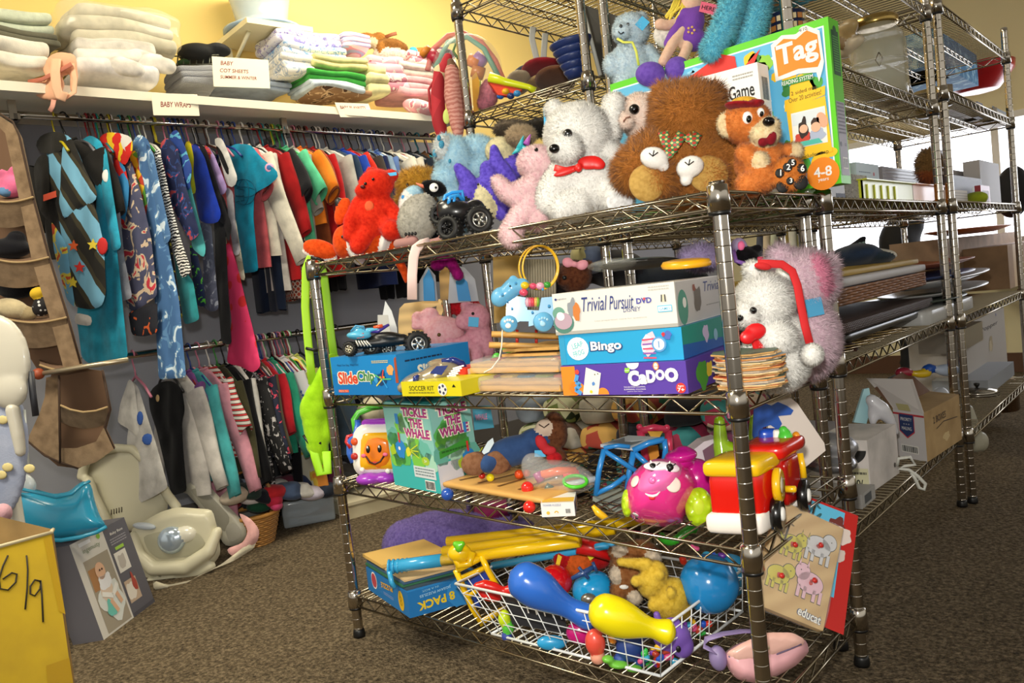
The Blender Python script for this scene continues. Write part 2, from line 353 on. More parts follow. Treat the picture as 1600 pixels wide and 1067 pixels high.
class Face:
    "a flat printed face: U, V edge vectors from corner o, outward normal n"
    def __init__(s,o,u,v,n): s.o,s.u,s.v,s.n=[np.array(q,float) for q in(o,u,v,nrm(n))]; s.lu=np.linalg.norm(s.u); s.lv=np.linalg.norm(s.v)
    rm=None; ws=1.
    def p(s,a,b,k=1): return s.o+s.u*a+s.v*b+s.n*(.0004*k)
    def poly(s,mb,P,mat,k=1,raw=False):
        if s.rm and not raw: P=[(s.rm(a),b) for a,b in P]
        mb.add([s.p(a,b,k) for a,b in P],[list(range(len(P)))],mat,False)
    def rect(s,mb,a0,b0,a1,b1,mat,k=1): s.poly(mb,[(a0,b0),(a1,b0),(a1,b1),(a0,b1)],mat,k)
    def disc(s,mb,a,b,r,mat,k=1,ry=None,n=20,a0=0,a1=360,ang=0):
        "r as a fraction of the face height"
        ry=ry or r; c,sn=math.cos(math.radians(ang)),math.sin(math.radians(ang)); P=[]
        if s.rm: a=s.rm(a)
        for i in range(n):
            t=math.radians(a0+(a1-a0)*i/(n-(0 if a1-a0==360 else 1))); x,y=r*math.cos(t),ry*math.sin(t); x,y=x*c-y*sn,x*sn+y*c
            P.append((a+x*s.lv/s.lu,b+y))
        s.poly(mb,P,mat,k,True)
    def blot(s,mb,a,b,r,mat,k=1,seed=0,ry=None,n=22,amp=.3):
        P=[]; ry=ry or r
        for i in range(n):
            t=2*math.pi*i/n; q=1+amp*noise.noise(Vector((math.cos(t)*1.3+seed*3.1,math.sin(t)*1.3,seed)))*1.6
            P.append((a+r*q*math.cos(t)*s.lv/s.lu,b+ry*q*math.sin(t)))
        s.poly(mb,P,mat,k)
    def line(s,mb,P,w,mat,k=1):
        for (a,b),(c,d) in zip(P,P[1:]):
            dx,dy=(c-a)*s.lu,(d-b)*s.lv; l=math.hypot(dx,dy)+1e-9; nx,ny=-dy/l*w*s.lv/2/s.lu,dx/l*w/2
            s.poly(mb,[(a+nx,b+ny),(c+nx,d+ny),(c-nx,d-ny),(a-nx,b-ny)],mat,k)
    def text(s,mb,t,a,b,h,mat,k=2,bold=0.,wmax=None,rot=0,sh=0.,sx=1.):
        "h: cap height as fraction of face height; wmax: width as fraction of face width"
        V,F=glyphs(t,bold,sh)
        if not len(V): return
        hh=V[:,1].max()-V[:,1].min(); q=h*s.lv/max(hh,.05); X=V[:,0]*q*sx; Y=V[:,1]*q
        if s.rm: a=s.rm(a)
        if wmax:
            w=X.max()-X.min(); X=X*(wmax*s.ws*s.lu/w)
        c,sn=math.cos(math.radians(rot)),math.sin(math.radians(rot)); X,Y=X*c-Y*sn,X*sn+Y*c
        uu,vv=s.u/s.lu,s.v/s.lv; O=s.p(a,b,k); mb.add(O+X[:,None]*uu+Y[:,None]*vv,F,mat,False)
    def greek(s,mb,a0,b0,a1,b1,rows,mat,k=2,seed=0):
        "rows of unreadably small print, as broken lines"
        r=random.Random(seed); hh=(b1-b0)/rows
        for i in range(rows):
            x=a0; y=b1-hh*(i+.5)
            while x<a1:
                w=r.uniform(.03,.09)*(a1-a0)*1.6; s.rect(mb,x,y-hh*.22,min(x+w,a1),y+hh*.22,mat,k); x+=w+.02*(a1-a0)
    def barcode(s,mb,a0,b0,a1,b1,k=2):
        s.rect(mb,a0,b0,a1,b1,WHITE,k); r=random.Random(3); x=a0+.04*(a1-a0)
        while x<a1-.05*(a1-a0):
            w=r.choice((1,2,3))*(a1-a0)/70; s.rect(mb,x,b0+.1*(b1-b0),x+w,b1-.1*(b1-b0),BLACK,k+1); x+=w+r.choice((1,2))*(a1-a0)/60
class Box:
    def __init__(s,A,B,h,dep,lean=0.,up=None):
        s.o=np.array(A,float); s.u=np.array(B,float)-s.o; hor=nrm([-s.u[1],s.u[0],0]) 
        if hor@FW<0: hor=-hor
        s.v=A3(0,0,1)*h*math.cos(lean)+hor*h*math.sin(lean) if up is None else np.array(up,float)
        s.w=nrm(hor-nrm(s.v)*(hor@nrm(s.v)))*dep
        s.front=Face(s.o,s.u,s.v,-s.w); s.right=Face(s.o+s.u,s.w,s.v,s.u); s.top=Face(s.o+s.v,s.u,s.w,s.v); s.left=Face(s.o+s.w,-s.w,s.v,-s.u)
    def solid(s,mb,mat): mb.obox(s.o,s.u,s.v,s.w,mat)
def carton(name,label,A,B,h,dep,mat,cat='box',lean=0.,group=None,up=None,part='carton'):
    t=Thing(name,label,cat,group); b=Box(A,B,h,dep,lean,up); b.solid(t.part(part),mat); return t,b,t.part('printing')
def tag(t,body,px,py,w,h,mat,ang=0):
    "small paper price tag lying on a toy"
    mb=t.part('price_tag'); p,n=body.surf(px,py); k=np.linalg.norm(p-CP)/FPX; a=math.radians(ang)
    X=RT*math.cos(a)+UP*math.sin(a); Y=-RT*math.sin(a)+UP*math.cos(a); p=p-FW*.006
    mb.obox(p-X*w*k/2-Y*h*k/2,X*w*k,Y*h*k,FW*.0012,mat)
def eyes(t,body,P,mat=None,part='eye',sink=.35,hl=True):
    for x,y,r in P:
        mb=t.part(part); p,n=body.surf(x,y); k=np.linalg.norm(p-CP)/FPX; mb.ball(p-nrm(p-CP)*r*k*(1-2*sink)*.5,r*k,mat or M('#0a0808',.08,coat=.6),3)
def cloth_pile(mb,c,ux,hs,mat,layers=3,seed=0,nz=.012):
    "folded cloth: soft layers stacked, each with a rounded fold"
    c=np.array(c,float); ux=nrm(ux); uy=np.cross(A3(0,0,1),ux); h=hs[2]*2/layers
    for i in range(layers):
        r=random.Random(seed*31+i); cc=c+A3(0,0,-hs[2]+h*(i+.5))+ux*r.uniform(-.08,.08)*hs[0]+uy*r.uniform(-.12,.12)*hs[1]
        mb.rbox(cc,ux,uy,(0,0,1),(hs[0]*r.uniform(.9,1),hs[1]*r.uniform(.9,1),h*.58),h*.5,mat,10,nz,7.)
# ---------------------------------------------------------------- the room
WX=-2.78; FY=4.55; CZ=2.75
WALLC=M('#f3d582',.85); WALLG=M('#8d8e96',.85)
b=struct('floor'); b.obox((WX-.5,-2.2,-.05),(6.6,0,0),(0,7.0,0),(0,0,.05),M('#685b48',.95,0,'carpet','#342d24','#94836a'))
WE=nrm(A3(.117,1,0)); WN=nrm(A3(1,-.117,0))          # the clothes wall runs slightly askew of the racks
def wl_(off,y): return A3(-2.35-.45+.117*(y+.27),y,0)+WN*off
b=struct('wall_left'); o=wl_(0,-2.2)-WN*.12; Lw=WE*6.85
b.obox(o+A3(0,0,1.70),WN*.12,Lw,(0,0,CZ-1.70),WALLC)
b.obox(o,WN*.12,Lw,(0,0,1.70),WALLG)
WIN=(-1.75,2.3,.80,1.60)   # x0,x1,z0,z1
b=struct('wall_back')
x0,x1,z0,z1=WIN; wl=M('#e2d7ae',.85)
b.obox((WX,FY,0),(x0-WX,0,0),(0,.12,0),(0,0,CZ),wl); b.obox((x1,FY,0),(1.3,0,0),(0,.12,0),(0,0,CZ),wl)
b.obox((x0,FY,0),(x1-x0,0,0),(0,.12,0),(0,0,z0),wl); b.obox((x0,FY,z1),(x1-x0,0,0),(0,.12,0),(0,0,CZ-z1),wl)
b=struct('ceiling'); b.obox((WX-.5,-2.2,CZ),(6.6,0,0),(0,7.0,0),(0,0,.05),M('#efeadb',.9))
b=struct('baseboard_back'); b.obox((WX,FY-.02,0),(6,0,0),(0,.02,0),(0,0,.12),M('#5a3a24',.6))
b=struct('baseboard_left'); b.obox(wl_(0,-2.2),WN*.015,WE*6.7,(0,0,.1),M('#5a5550',.6))
t=Thing('window_1',None,None,None,'structure')
b=t.part('window_frame')
for xx in(x0,x0+1.33,x0+2.66,x1-.04): b.obox((xx,FY-.02,z0),(.04,0,0),(0,.08,0),(0,0,z1-z0),WHITE)
for zz in(z0,z1-.04): b.obox((x0,FY-.02,zz),(x1-x0,0,0),(0,.08,0),(0,0,.04),WHITE)
b=t.part('pane'); b.obox((x0,FY+.03,z0),(x1-x0,0,0),(0,.01,0),(0,0,z1-z0),M('#f4f6ff',.2,emit=2.6))
for n_,(x_,y_) in enumerate(((-1.2,-1.4),(-1.75,1.2))):
    t=Thing('ceiling_light','white ceiling panel lamp '+('towards the front of the room' if n_==0 else 'over the clothes rail'),'lamp'); t.part('housing').obox((x_-.8,y_-.3,CZ-.07),(1.6,0,0),(0,.6,0),(0,0,.069),WHITE)
    t.part('diffuser').obox((x_-.76,y_-.26,CZ-.078),(1.52,0,0),(0,.52,0),(0,0,.008),M('#fff6e0',.5,emit=1.2))
# ---------------------------------------------------------------- wire racks
def wire_shelf(mb,c00,c10,c01,gap=.0254,n=5):
    "top wires run from the long edge c00-c10 to the opposite one; z of the corners is the shelf top"
    c00,c10,c01=[np.array(q,float) for q in(c00,c10,c01)]; U=c10-c00; V=c01-c00; z=A3(0,0,1); drop=.027; lu=np.linalg.norm(U); lv=np.linalg.norm(V); u=U/lu; v=V/lv
    def rim(a,b,inw):
        mb.tube([a,b],.0030,WIRE,6); mb.tube([a-z*drop,b-z*drop],.0030,WIRE,6)
        l=np.linalg.norm(b-a); m=max(2,int(l/.062)); P=[]
        for i in range(m*2+1):
            P.append(a+(b-a)*(.01+i/(2*m)*.98)-z*(drop if i%2==0 else .002)+inw*.002)
        mb.tube(P,.0021,WIRE,n)
    e=.012
    rim(c00+u*e,c10-u*e,v); rim(c00+V+u*e,c10+V-u*e,-v); rim(c00+v*e,c00+V-v*e,u); rim(c10+v*e,c10+V-v*e,-u)
    m=int(lu/gap)
    for i in range(1,m):
        a=c00+U*i/m; mb.tube([a-v*.001+z*.0028,a+V+z*.0028],.0016,WIRE,4)
    for f in(.28,.5,.72) if lv<.5 else (.25,.5,.75):
        a=c00+V*f; mb.tube([a+u*.01-z*.001,a+U-u*.01-z*.001],.0024,WIRE,n); mb.tube([a+u*.03-z*.02,a+U-u*.03-z*.02],.0022,WIRE,n)
        P=[a+U*(.03+.94*i/30)-z*(.02 if i%2 else .002) for i in range(31)]; mb.tube(P,.0017,WIRE,4)
def rack(label,x0,y0,x1,y1,levels,top,name='wire_rack',skew=None,post_top=None):
    """posts at the four corners; levels: ring heights; skew(level,x)-> extra z"""
    t=Thing(name,label,'shelving rack'); sk=skew or (lambda i,x:0)
    for (x,y) in((x0,y0),(x1,y0),(x0,y1),(x1,y1)):
        p=t.part('post'); prof=[(.0127,.02)]; h=.0254
        while h<top: prof+=[(.0127,h-.0016),(.0127,h-.0007),(.01235,h-.0003),(.01235,h+.0003),(.0127,h+.0007),(.0127,h+.0016)]; h+=.0254
        prof+=[(.0127,top-.003),(.010,top)]
        p.lathe((x,y,0),prof,CHROME,18)
        f=t.part('foot',p); f.lathe((x,y,0),[(.0155,0),(.0165,.006),(.0145,.016),(.0130,.022)],BLACK,16)
        for i,l in enumerate(levels):
            zz=l+sk(i,x); c=t.part('collar',p); c.lathe((x,y,zz),[(.0135,.004),(.0190,.005),(.0182,.030),(.0168,.046),(.0135,.048)],CHROME,20)
            c=t.part('clip_ring',p); c.lathe((x,y,zz),[(.0134,-.002),(.0172,-.001),(.0180,.005),(.0134,.0055)],BLACK,20)
    lx=abs(x1-x0)>=abs(y1-y0)
    for i,l in enumerate(levels):
        s=t.part('wire_shelf'); z=l+.037; e=0.006
        if lx: wire_shelf(s,(x0,y0-e,z+sk(i,x0)),(x1,y0-e,z+sk(i,x1)),(x0,y1+e,z+sk(i,x0)))
        else: wire_shelf(s,(x1+e,y0,z),(x1+e,y1,z),(x0-e,y0,z))
    return t
IN=.0254
rack('half-height chrome wire rack in front, four shelves full of toys',-1.125,0,0,.45,[37*IN,24*IN,14*IN,3*IN],39*IN,skew=lambda i,x:(IN if (i==2 and x<-.5) else 0))
QZ=[.20,.575,.945,1.255,1.545,1.86]
rack('tall chrome wire rack behind the toy rack, its end with the blue bowls',-1.0,.505,-.575,1.61,[.20,.575,.945,1.335,1.64],1.95)
rack('tall chrome wire rack holding the glass jar and the lime tray',-.505,.50,-.06,1.62,[.20,.575,.945,1.255,1.545],2.0)
rack('far tall chrome wire rack nearest the window',-.485,1.67,-.04,2.79,[.20,.575,.945,1.30,1.57],1.72)
# ================================================================ front rack, top shelf
TAN=FZ('#c98d4a','#a86c30'); CREAM=FZ('#f6e2b8','#e6cd9c'); WFUR=FZ('#fffdf8','#fbf8f2'); PINKF=FZ('#fbdcdc','#f4c8ce')
TAGB=M('#4fb6e8',.6); PURP=FZ('#7460dc','#5440b8'); LBLUE=FZ('#c6e8f6','#a6d4ec')
def toy(name,label,cat='soft toy',group=None): return Thing(name,label,cat,group)
# -- clownfish coloured plush
d=dY(560,395,.10); t=toy('plush_fish','orange and white striped plush fish lying at the left end of the top shelf')
OR_=FZ('#ee5a1c','#d8450e'); b=t.part('body')
soft(b,d,[E(OR_,578,372,48,34,0,26,-12),E(WFUR,556,380,13,36,4,28,10),E(OR_,536,378,16,26,2,22),E(WFUR,606,372,9,32,6,27,-20),E(OR_,620,385,22,20,0,18)],3,5)
f=t.part('fin'); soft(f,d,[E(WFUR,500,397,30,12,-2,8,-14),E(OR_,500,388,28,14,4,9,-14)],3,4)
f=t.part('fin'); soft(f,d,[E(OR_,535,330,12,24,-8,7,-20),E(BLACK,528,316,6,9,-8,5,-20)],3,4)
f=t.part('tail_fin'); soft(f,d,[L(OR_,[(618,398,8,8),(632,425,7,8),(634,440,3,8)])],2.5,3)
eyes(t,b,[(536,370,3)])
# -- red bear
d=dY(590,340,.13); t=toy('plush_bear','small all red plush bear with a blue tag on its ear'); b=t.part('body'); RD=FZ('#f03a1e','#d82412')
soft(b,d,[E(RD,588,288,28,24,10,25,15),E(RD,566,298,12,10,22),E(RD,612,274,11,10,4),E(RD,580,268,9,8,-2),E(RD,584,335,34,40,0,28),L(RD,[(562,318,13,8),(548,345,12,16),(546,368,11,16)]),L(RD,[(604,318,12,8),(622,340,11,12)]),L(RD,[(572,366,15,10),(560,384,14,18)]),L(RD,[(606,354,16,16),(612,360,17,26)])],3,5)
b.fur(5000,.004,.0009,seed=2); eyes(t,b,[(571,287,2.6),(583,280,2.3)]); n_=t.part('nose'); n_.pball(567,292,4,3,d,M('#5a0a08'),34)
n_=t.part('chest_patch'); p_,q_=b.surf(577,322); n_.ell(p_,[RT*.012,UP*.014,FW*.002],M('#d9592a',.8),2)
n_=t.part('paw_stitching'); 
for q in range(4): n_.ptube([(604+q*5,352),(606+q*5,362)],.9,d-.052,M('#4c0a08'),6)
tag(t,b,612,273,16,5,TAGB,8)
# -- shaggy yellow plush
d=dY(660,300,.27); t=toy('plush_lion','shaggy golden yellow plush half hidden behind the grey penguin'); b=t.part('body'); GD=FZ('#d9a63e','#b9822a')
soft(b,d,[E(GD,655,288,34,24,4,22),E(GD,640,330,22,34,0,20)],3,4); b.fur(9000,.016,.0018,.5,.6,3); eyes(t,b,[(637,289,3)])
d=dY(600,380,.2); t=toy('plush_paw_toy','golden plush with only its legs showing under the red bear'); b=t.part('body'); soft(b,d,[E(GD,598,380,24,22,0,20)],3,4); b.fur(4000,.008,.0014,.5,.6,4)
# -- spotted dog
d=dY(640,320,.18); t=toy('plush_dog','small white plush dog with round blue spots, beside the penguin'); b=t.part('body'); soft(b,d,[E(WFUR,640,318,17,26,0,16,-10),E(LBLUE,648,300,14,10,6,10)],3,4); b.fur(2500,.004,.001,seed=5)
sp=t.part('spots')
for x,y,r in((638,320,6),(627,332,3.5),(630,308,3),(647,330,3)):
    p_,q_=b.surf(x,y); k=d/FPX; sp.ell(p_,[RT*r*k,UP*r*1.2*k,FW*.002],M('#2f8ad0',.8),2)
# -- penguin
d=dY(655,345,.10); t=toy('plush_penguin','grey bodied plush penguin with black head and white cheek'); b=t.part('body'); GR=FZ('#c4c0b4','#a8a498'); BK=FZ('#151517','#08080a'); PK=M('#a87a74',.8)
soft(b,d,[E(GR,654,342,32,40,0,28,-20),E(BK,680,294,18,12,6,14,-18),E(BK,668,290,10,9,8,11)],3,5); b.fur(6000,.004,.0009,seed=6)
c=t.part('cheek'); p_,q_=b.surf(678,293); k=d/FPX; c.ell(p_,[RT*7*k,UP*7*k,FW*3*k],WHITE,3)
eyes(t,c,[(681,293,2)]); c=t.part('beak'); c.ptube([(668,292,12),(658,290,14),(650,286,12)],[4,2.6,.6],d,M('#e0785a',.6))
for x,ang in((640,0),(690,30)):
    c=t.part('foot'); soft(c,d,[L(PK,[(x-18,381,8,14),(x+6,377,9,16),(x+2,368,7,10)])],2.5,3)
c=t.part('claws')
for q in range(4): c.pball(634+q*5,366-q*.4,2.2,3,d,BLACK,22)
# -- light blue dog
d=dY(720,280,.25); t=toy('plush_dog','large light blue plush dog with dark blue spots on its white face'); b=t.part('body')
soft(b,d,[E(LBLUE,712,250,30,36,0,30),E(LBLUE,700,280,24,22,2,22),E(LBLUE,706,300,20,22,0,18),E(FZ('#eef4f4'),692,232,14,20,16,14),E(LBLUE,748,232,30,20,-4,20,-8),E(LBLUE,745,262,26,20,0,18),E(LBLUE,696,218,10,10,4),E(LBLUE,716,330,26,24,-4,22),E(LBLUE,716,350,22,14,-4,20)],3.5,5); b.fur(14000,.009,.0012,.4,.5,7)
c=t.part('spots')
for x,y,r in((690,226,5.5),(680,240,5.5),(686,216,4),(703,252,3)):
    p_,q_=b.surf(x,y); k=d/FPX; c.ell(p_-FW*.002,[RT*r*.8*k,UP*r*1.2*k,FW*.004],M('#2f86a8',.8),2)
# -- purple winged plush
d=dY(765,290,.16); t=toy('plush_dolphin','shiny purple plush with long fins and cream belly'); b=t.part('body'); CB=FZ('#eee3b6')
soft(b,d,[E(CB,757,315,18,32,6,16,18),E(PURP,733,298,17,24,4,16,-8),L(PURP,[(716,262,8,8),(726,276,13,8),(736,290,14,8)]),E(PURP,765,276,14,26,6,14,20),L(PURP,[(772,232,7,2),(776,252,12,2),(790,270,13,2),(800,280,9,2)]),L(PURP,[(762,286,16,6),(780,304,16,6),(792,320,16,4),(784,336,10,4)])],3,5); b.fur(6000,.0025,.0008,.1,.4,8)
eyes(t,b,[(747,288,1.8)]); 
t=toy('plush_duck','cream yellow headed plush with purple trim behind the purple dolphin'); d=dY(790,235,.3); b=t.part('body'); soft(b,d,[E(CB,782,236,24,22),E(PURP,808,236,12,18,-4,10,20),E(PURP,800,262,20,20)],3,4); b.fur(3000,.003,.001,seed=9)
# -- star cap
b=one('star_hat','little teal and magenta pointed star decoration sticking up behind the pink plush','decoration'); d=dY(820,230,.22)
for a,bb,m in(((812,232),(818,212),'#35b0bd'),((816,232),(832,236),'#35b0bd'),((815,230),(800,241),'#35b0bd'),((822,226),(829,210),'#b058b8')):
    b.ptube([(a[0],a[1]),(bb[0],bb[1])],[6,.8],d,M(m,.4),8)
d=dY(810,215,.3); t=toy('plush_puppy','fluffy beige plush mostly hidden behind the purple dolphin'); b=t.part('body'); soft(b,d,[E(FZ('#cdb491'),814,212,22,14)],3,4); b.fur(3500,.01,.0014,seed=10)
# -- monster truck (black)
def wheel(t,px,py,r,d,dz,wr,mt='#111111',hub='#b8b8b0',ang=0,knob=True,spokes=5,squash=.8):
    k=d/FPX; c=W(px,py,d-dz*k); ax=nrm(-FW+RT*ang); m=t.part('wheel'); R=r*k; w=wr*k
    m.lathe(c-ax*w,[(R*.55,0),(R*.9,0),(R,w*.35),(R,w*1.65),(R*.9,w*2),(R*.62,w*2),(R*.58,w*1.7)],M(mt,.6),28,ax)
    if knob:
        a=nrm(np.cross(ax,A3(0,0,1))); b_=np.cross(ax,a)
        for i in range(18):
            q=2*math.pi*i/18; rr=nrm(a*math.cos(q)+b_*math.sin(q)); tt=np.cross(ax,rr); 
            for sgn in(0,1): o=c+rr*R*.93-ax*w*(.9 if sgn else -.05)-tt*R*.06; m.obox(o,tt*R*.13,ax*w*.75,rr*R*.16,M(mt,.6))
    h=t.part('hub',m); h.lathe(c+ax*w*.2,[(R*.57,0),(R*.57,w*.6),(R*.5,w*.66),(R*.46,w*.3),(R*.05,w*.3)],M(hub,.25,.8),24,ax)
    a=nrm(np.cross(ax,A3(0,0,1))); b_=np.cross(ax,a)
    for i in range(spokes):
        q=2*math.pi*i/spokes; rr=nrm(a*math.cos(q)+b_*math.sin(q)); h.tube([c+ax*w*.7,c+ax*w*.75+rr*R*.5],[R*.09,R*.13],M(hub,.25,.8),6)
    return m
d=dY(725,340,.05); t=Thing('toy_truck','black toy monster truck with bright blue roll cage, seen end on','toy car'); k=d/FPX
b=t.part('chassis'); soft(b,d,[E(PL('#131316'),712,332,30,20,4,22),E(PL('#131316'),700,322,18,12,8,12),E(PL('#131316'),742,325,16,14,0,14)],2.5,2)
for q in range(6): b.ptube([(688+q*9,352,16),(694+q*9,334,18)],1.8,d,M('#26262a',.25,.6),6)
wheel(t,748,344,21,d,14,10,ang=.3); wheel(t,704,357,19,d,18,12,ang=-.5,hub='#1a1a1c')
wheel(t,690,336,17,d,-16,11,ang=-.5,hub='#1a1a1c'); wheel(t,722,322,15,d,-24,9,ang=.3)
b=t.part('roll_cage'); BL=PL('#2f9be8')
b.ptube([(692,320,14),(696,306,12),(706,301,8),(722,299,2),(724,314,4)],3,d,BL); b.ptube([(700,322,18),(703,308,18),(716,305,10),(724,314,4)],3,d,BL); b.ptube([(692,320,14),(706,324,20),(724,314,4)],3.5,d,BL); b.ptube([(708,322,18),(711,306,14)],2.5,d,BL)
# -- pink plush hanging over the rim
d=dY(830,300,.07); t=toy('plush_rabbit','pale pink plush lying back with one leg over the shelf rim'); b=t.part('body')
soft(b,d,[E(PINKF,842,256,34,28,0,28,-10),E(PINKF,850,310,36,40,-4,30),L(PINKF,[(830,290,17,10),(806,306,18,14),(792,300,15,16),(778,284,11,16)]),L(PINKF,[(828,318,20,14),(806,348,17,22),(797,366,18,24)]),E(PINKF,800,370,17,18,30,14),L(PINKF,[(846,330,20,14),(838,348,14,18)])],3.2,5)
b.fur(15000,.0055,.0013,.3,.45,11); eyes(t,b,[(838,234,3.2)]); 
# -- big white bear
d=dY(905,230,.14); t=toy('teddy_bear','large snow white teddy bear with a red satin neck ribbon'); b=t.part('body')
soft(b,d,[E(WFUR,903,212,52,50,0,46),E(WFUR,884,232,26,24,40,22),E(WFUR,955,192,20,44,-4,20,-12),E(WFUR,960,160,17,15,-4),E(WFUR,866,172,15,15,-8),E(WFUR,920,290,62,50,-2,46),L(WFUR,[(878,275,24,16),(862,298,22,20),(856,316,20,22)]),L(WFUR,[(900,318,26,26),(878,326,22,34)]),L(WFUR,[(950,300,30,22),(966,312,24,36)]),L(WFUR,[(952,240,20,6),(972,262,18,8)])],4,6)
b.fur(42000,.0065,.0014,.25,.38,12)
eyes(t,b,[(887,209,7.5)]); n_=t.part('nose'); p_,q_=b.surf(866,233); k=d/FPX; n_.ell(p_-FW*.004,[RT*8*k,UP*7*k,FW*6*k],M('#0a0808',.15),3)
n_=t.part('foot_pad'); p_,q_=b.surf(968,316); n_.ell(p_-FW*.002,[RT*20*k,UP*18*k,FW*5*k],FZ('#f2f2f4'),3)
rb=t.part('neck_ribbon'); RDS=M('#d81c18',.42)
def ribbon(mb,pts,w,d,mat,up=None,flat=.14):
    k=d/FPX; P=[W(x,y,d-z*k) for x,y,z in pts]; mb.tube(P,[w*k*(q if len(pts)<3 else 1) for q in [1]*len(P)],mat,10,flat=(FW if up is None else up,flat))
ribbon(rb,[(866,262,44),(884,266,46),(904,262,48),(926,250,46)],5,d,RDS)
soft(rb,d,[E(RDS,922,254,20,11,50,5,4),E(RDS,904,262,6,7,56,5),E(RDS,884,268,20,6,48,4,18),E(RDS,934,256,12,9,52,4,-14)],2,2)
b_=t.part('ear_tag'); b_.pslab([(849,168),(855,168),(855,195),(850,195)],d+.02,.001,TAGB)
# -- cream plush dog with brown ear
d=dY(1000,190,.24); t=toy('plush_dog','cream plush dog with one brown ear and a glossy dark eye'); b=t.part('body'); CP_=FZ('#fbe8da','#f4d8c6'); BR=FZ('#94603a')
soft(b,d,[E(CP_,1000,180,32,34,0,28),E(CP_,978,188,14,14,20,12),E(CP_,1014,225,32,34,-6,26),E(BR,966,163,13,12,8,7,35),E(FZ('#f2b69c'),1026,150,9,15,0,6,-30)],3,5); b.fur(12000,.006,.0011,.3,.5,13)
eyes(t,b,[(991,171,8)]); n_=t.part('muzzle_stitch'); n_.ptube([(974,190,44),(978,184,46),(985,182,46)],.9,d,M('#8a5a48'),6)
# -- brown shaggy bear
d=dY(1070,245,.20); t=toy('teddy_bear','big shaggy brown teddy bear with its face turned away, tartan bow and white bear slippers'); b=t.part('body'); BF=FZ('#ca8440','#a26426')
soft(b,d,[E(BF,1076,184,52,50,0,46),E(BF,1085,262,72,52,-6,46),L(BF,[(1020,240,30,2),(1000,258,30,8),(990,268,26,10)]),L(BF,[(1120,235,30,0),(1140,258,30,8),(1150,275,27,12)]),L(BF,[(1040,275,26,16),(1026,280,24,28)]),L(BF,[(1100,280,26,16),(1108,278,24,26)]),E(BF,1040,150,16,16,-12),E(BF,1112,150,16,16,-12)],4,5)
b.fur(60000,.020,.0019,.45,.5,14)
SOLE=FZ('#d0a85c','#b89048')
for x,y,rx,ry in((1011,286,28,29),(1107,272,31,29)):
    n_=t.part('foot_sole'); soft(n_,d,[E(SOLE,x,y,rx,ry,46,10)],2.5,3)
for x,y,ang in((1022,247,-14),(1078,261,20)):
    n_=t.part('slipper'); soft(n_,d,[E(WFUR,x,y,21,16,58,14,ang),E(WFUR,x+(14 if ang<0 else -6),y+(12 if ang<0 else 20),9,9,56,8)],2.2,3); n_.fur(1200,.002,.0008,seed=15)
    f=t.part('stitching',n_); f.ptube([(x-8,y-8,74),(x-2,y-3,74),(x+6,y-9,74)],.9,d,BLACK,6); f.ptube([(x-2,y-3,74),(x,y-12,74)],.9,d,BLACK,6)
TART=M('#b8372a',.5,0,'plaid','#2d7a4e','#d8c070',38.)
n_=t.part('tartan_bow'); 
for pts in([(1036,206,54),(1040,220,58),(1046,232,56)],[(1048,232,58),(1058,222,60),(1066,208,56)],[(1072,212,56),(1084,224,58),(1090,208,54)],[(1054,230,58),(1044,240,58),(1034,250,56)]): ribbon(n_,pts,8,d,TART)
n_=t.part('pink_tongue'); p_,q_=b.surf(1154,258); n_.ell(p_-FW*.012,[RT*9*d/FPX,UP*5*d/FPX,FW*.004],M('#f0705c',.6),2)
# -- orange bear with cap
d=dY(1190,230,.20); t=toy('teddy_bear','orange teddy bear in a red and yellow cap with numbered black paw pads'); b=t.part('body'); OB=FZ('#e89048','#d07430')
soft(b,d,[E(OB,1167,192,36,34,0,34),E(CREAM,1196,210,22,18,30,20),E(CREAM,1203,196,15,12,32,15),E(CREAM,1133,196,12,20,-2,9,12),E(OB,1190,255,40,38,0,32),L(OB,[(1165,240,16,16),(1176,252,14,22)]),E(CREAM,1187,253,14,15,30),L(OB,[(1222,240,13,8),(1232,236,12,12)]),E(CREAM,1242,236,13,13,14),L(OB,[(1190,278,24,20),(1170,288,20,24)]),E(FZ('#e08a3e','#cc7428'),1232,272,26,27,34,16)],3.2,5)
b.fur(18000,.005,.001,.3,.45,16)
n_=t.part('nose'); n_.pball(1201,190,9,7,d,M('#0a0808',.12),52)
for x,y,r in((1168,184,8),(1188,176,6)):
    n_=t.part('eye'); n_.pball(x,y,r,r*1.25,d,M('#f7f5ee',.2),30 if x<1180 else 31,6); e_=t.part('pupil',n_); e_.pball(x+2,y+2,r*.5,r*.7,d,M('#080808',.1),36,4)
n_=t.part('bow_tie'); soft(n_,d,[E(FZ('#8e1a26'),1192,222,8,7,48,5),E(FZ('#8e1a26'),1206,216,7,11,48,5,-20)],2,2)
n_=t.part('cap'); soft(n_,d,[E(FZ('#e8b43a'),1164,161,22,8,8,24,-4),E(FZ('#a01c24'),1160,166,28,5,20,22,-6),E(FZ('#a01c24'),1178,163,16,6,22,18,8)],2.2,3)
pads=t.part('paw_pads'); PB=M('#111010',.7)
for x,y,r,s_ in((1218,271,7.5,'1'),(1230,262,7.5,'2'),(1237,255,7,'5'),(1252,264,8,'6'),(1234,283,6,'3'),(1222,292,10,''),(1250,285,12,'')):
    p_,q_=b.surf(x,y); k=d/FPX; pads.ell(p_-FW*.002,[RT*r*k,UP*r*k,FW*.003],PB,2)
    if s_: F_=Face(p_-FW*.0056-RT*r*k-UP*r*k,RT*2*r*k,UP*2*r*k,-FW); F_.text(pads,s_,.5,.5,.6,WHITE,1,.02)
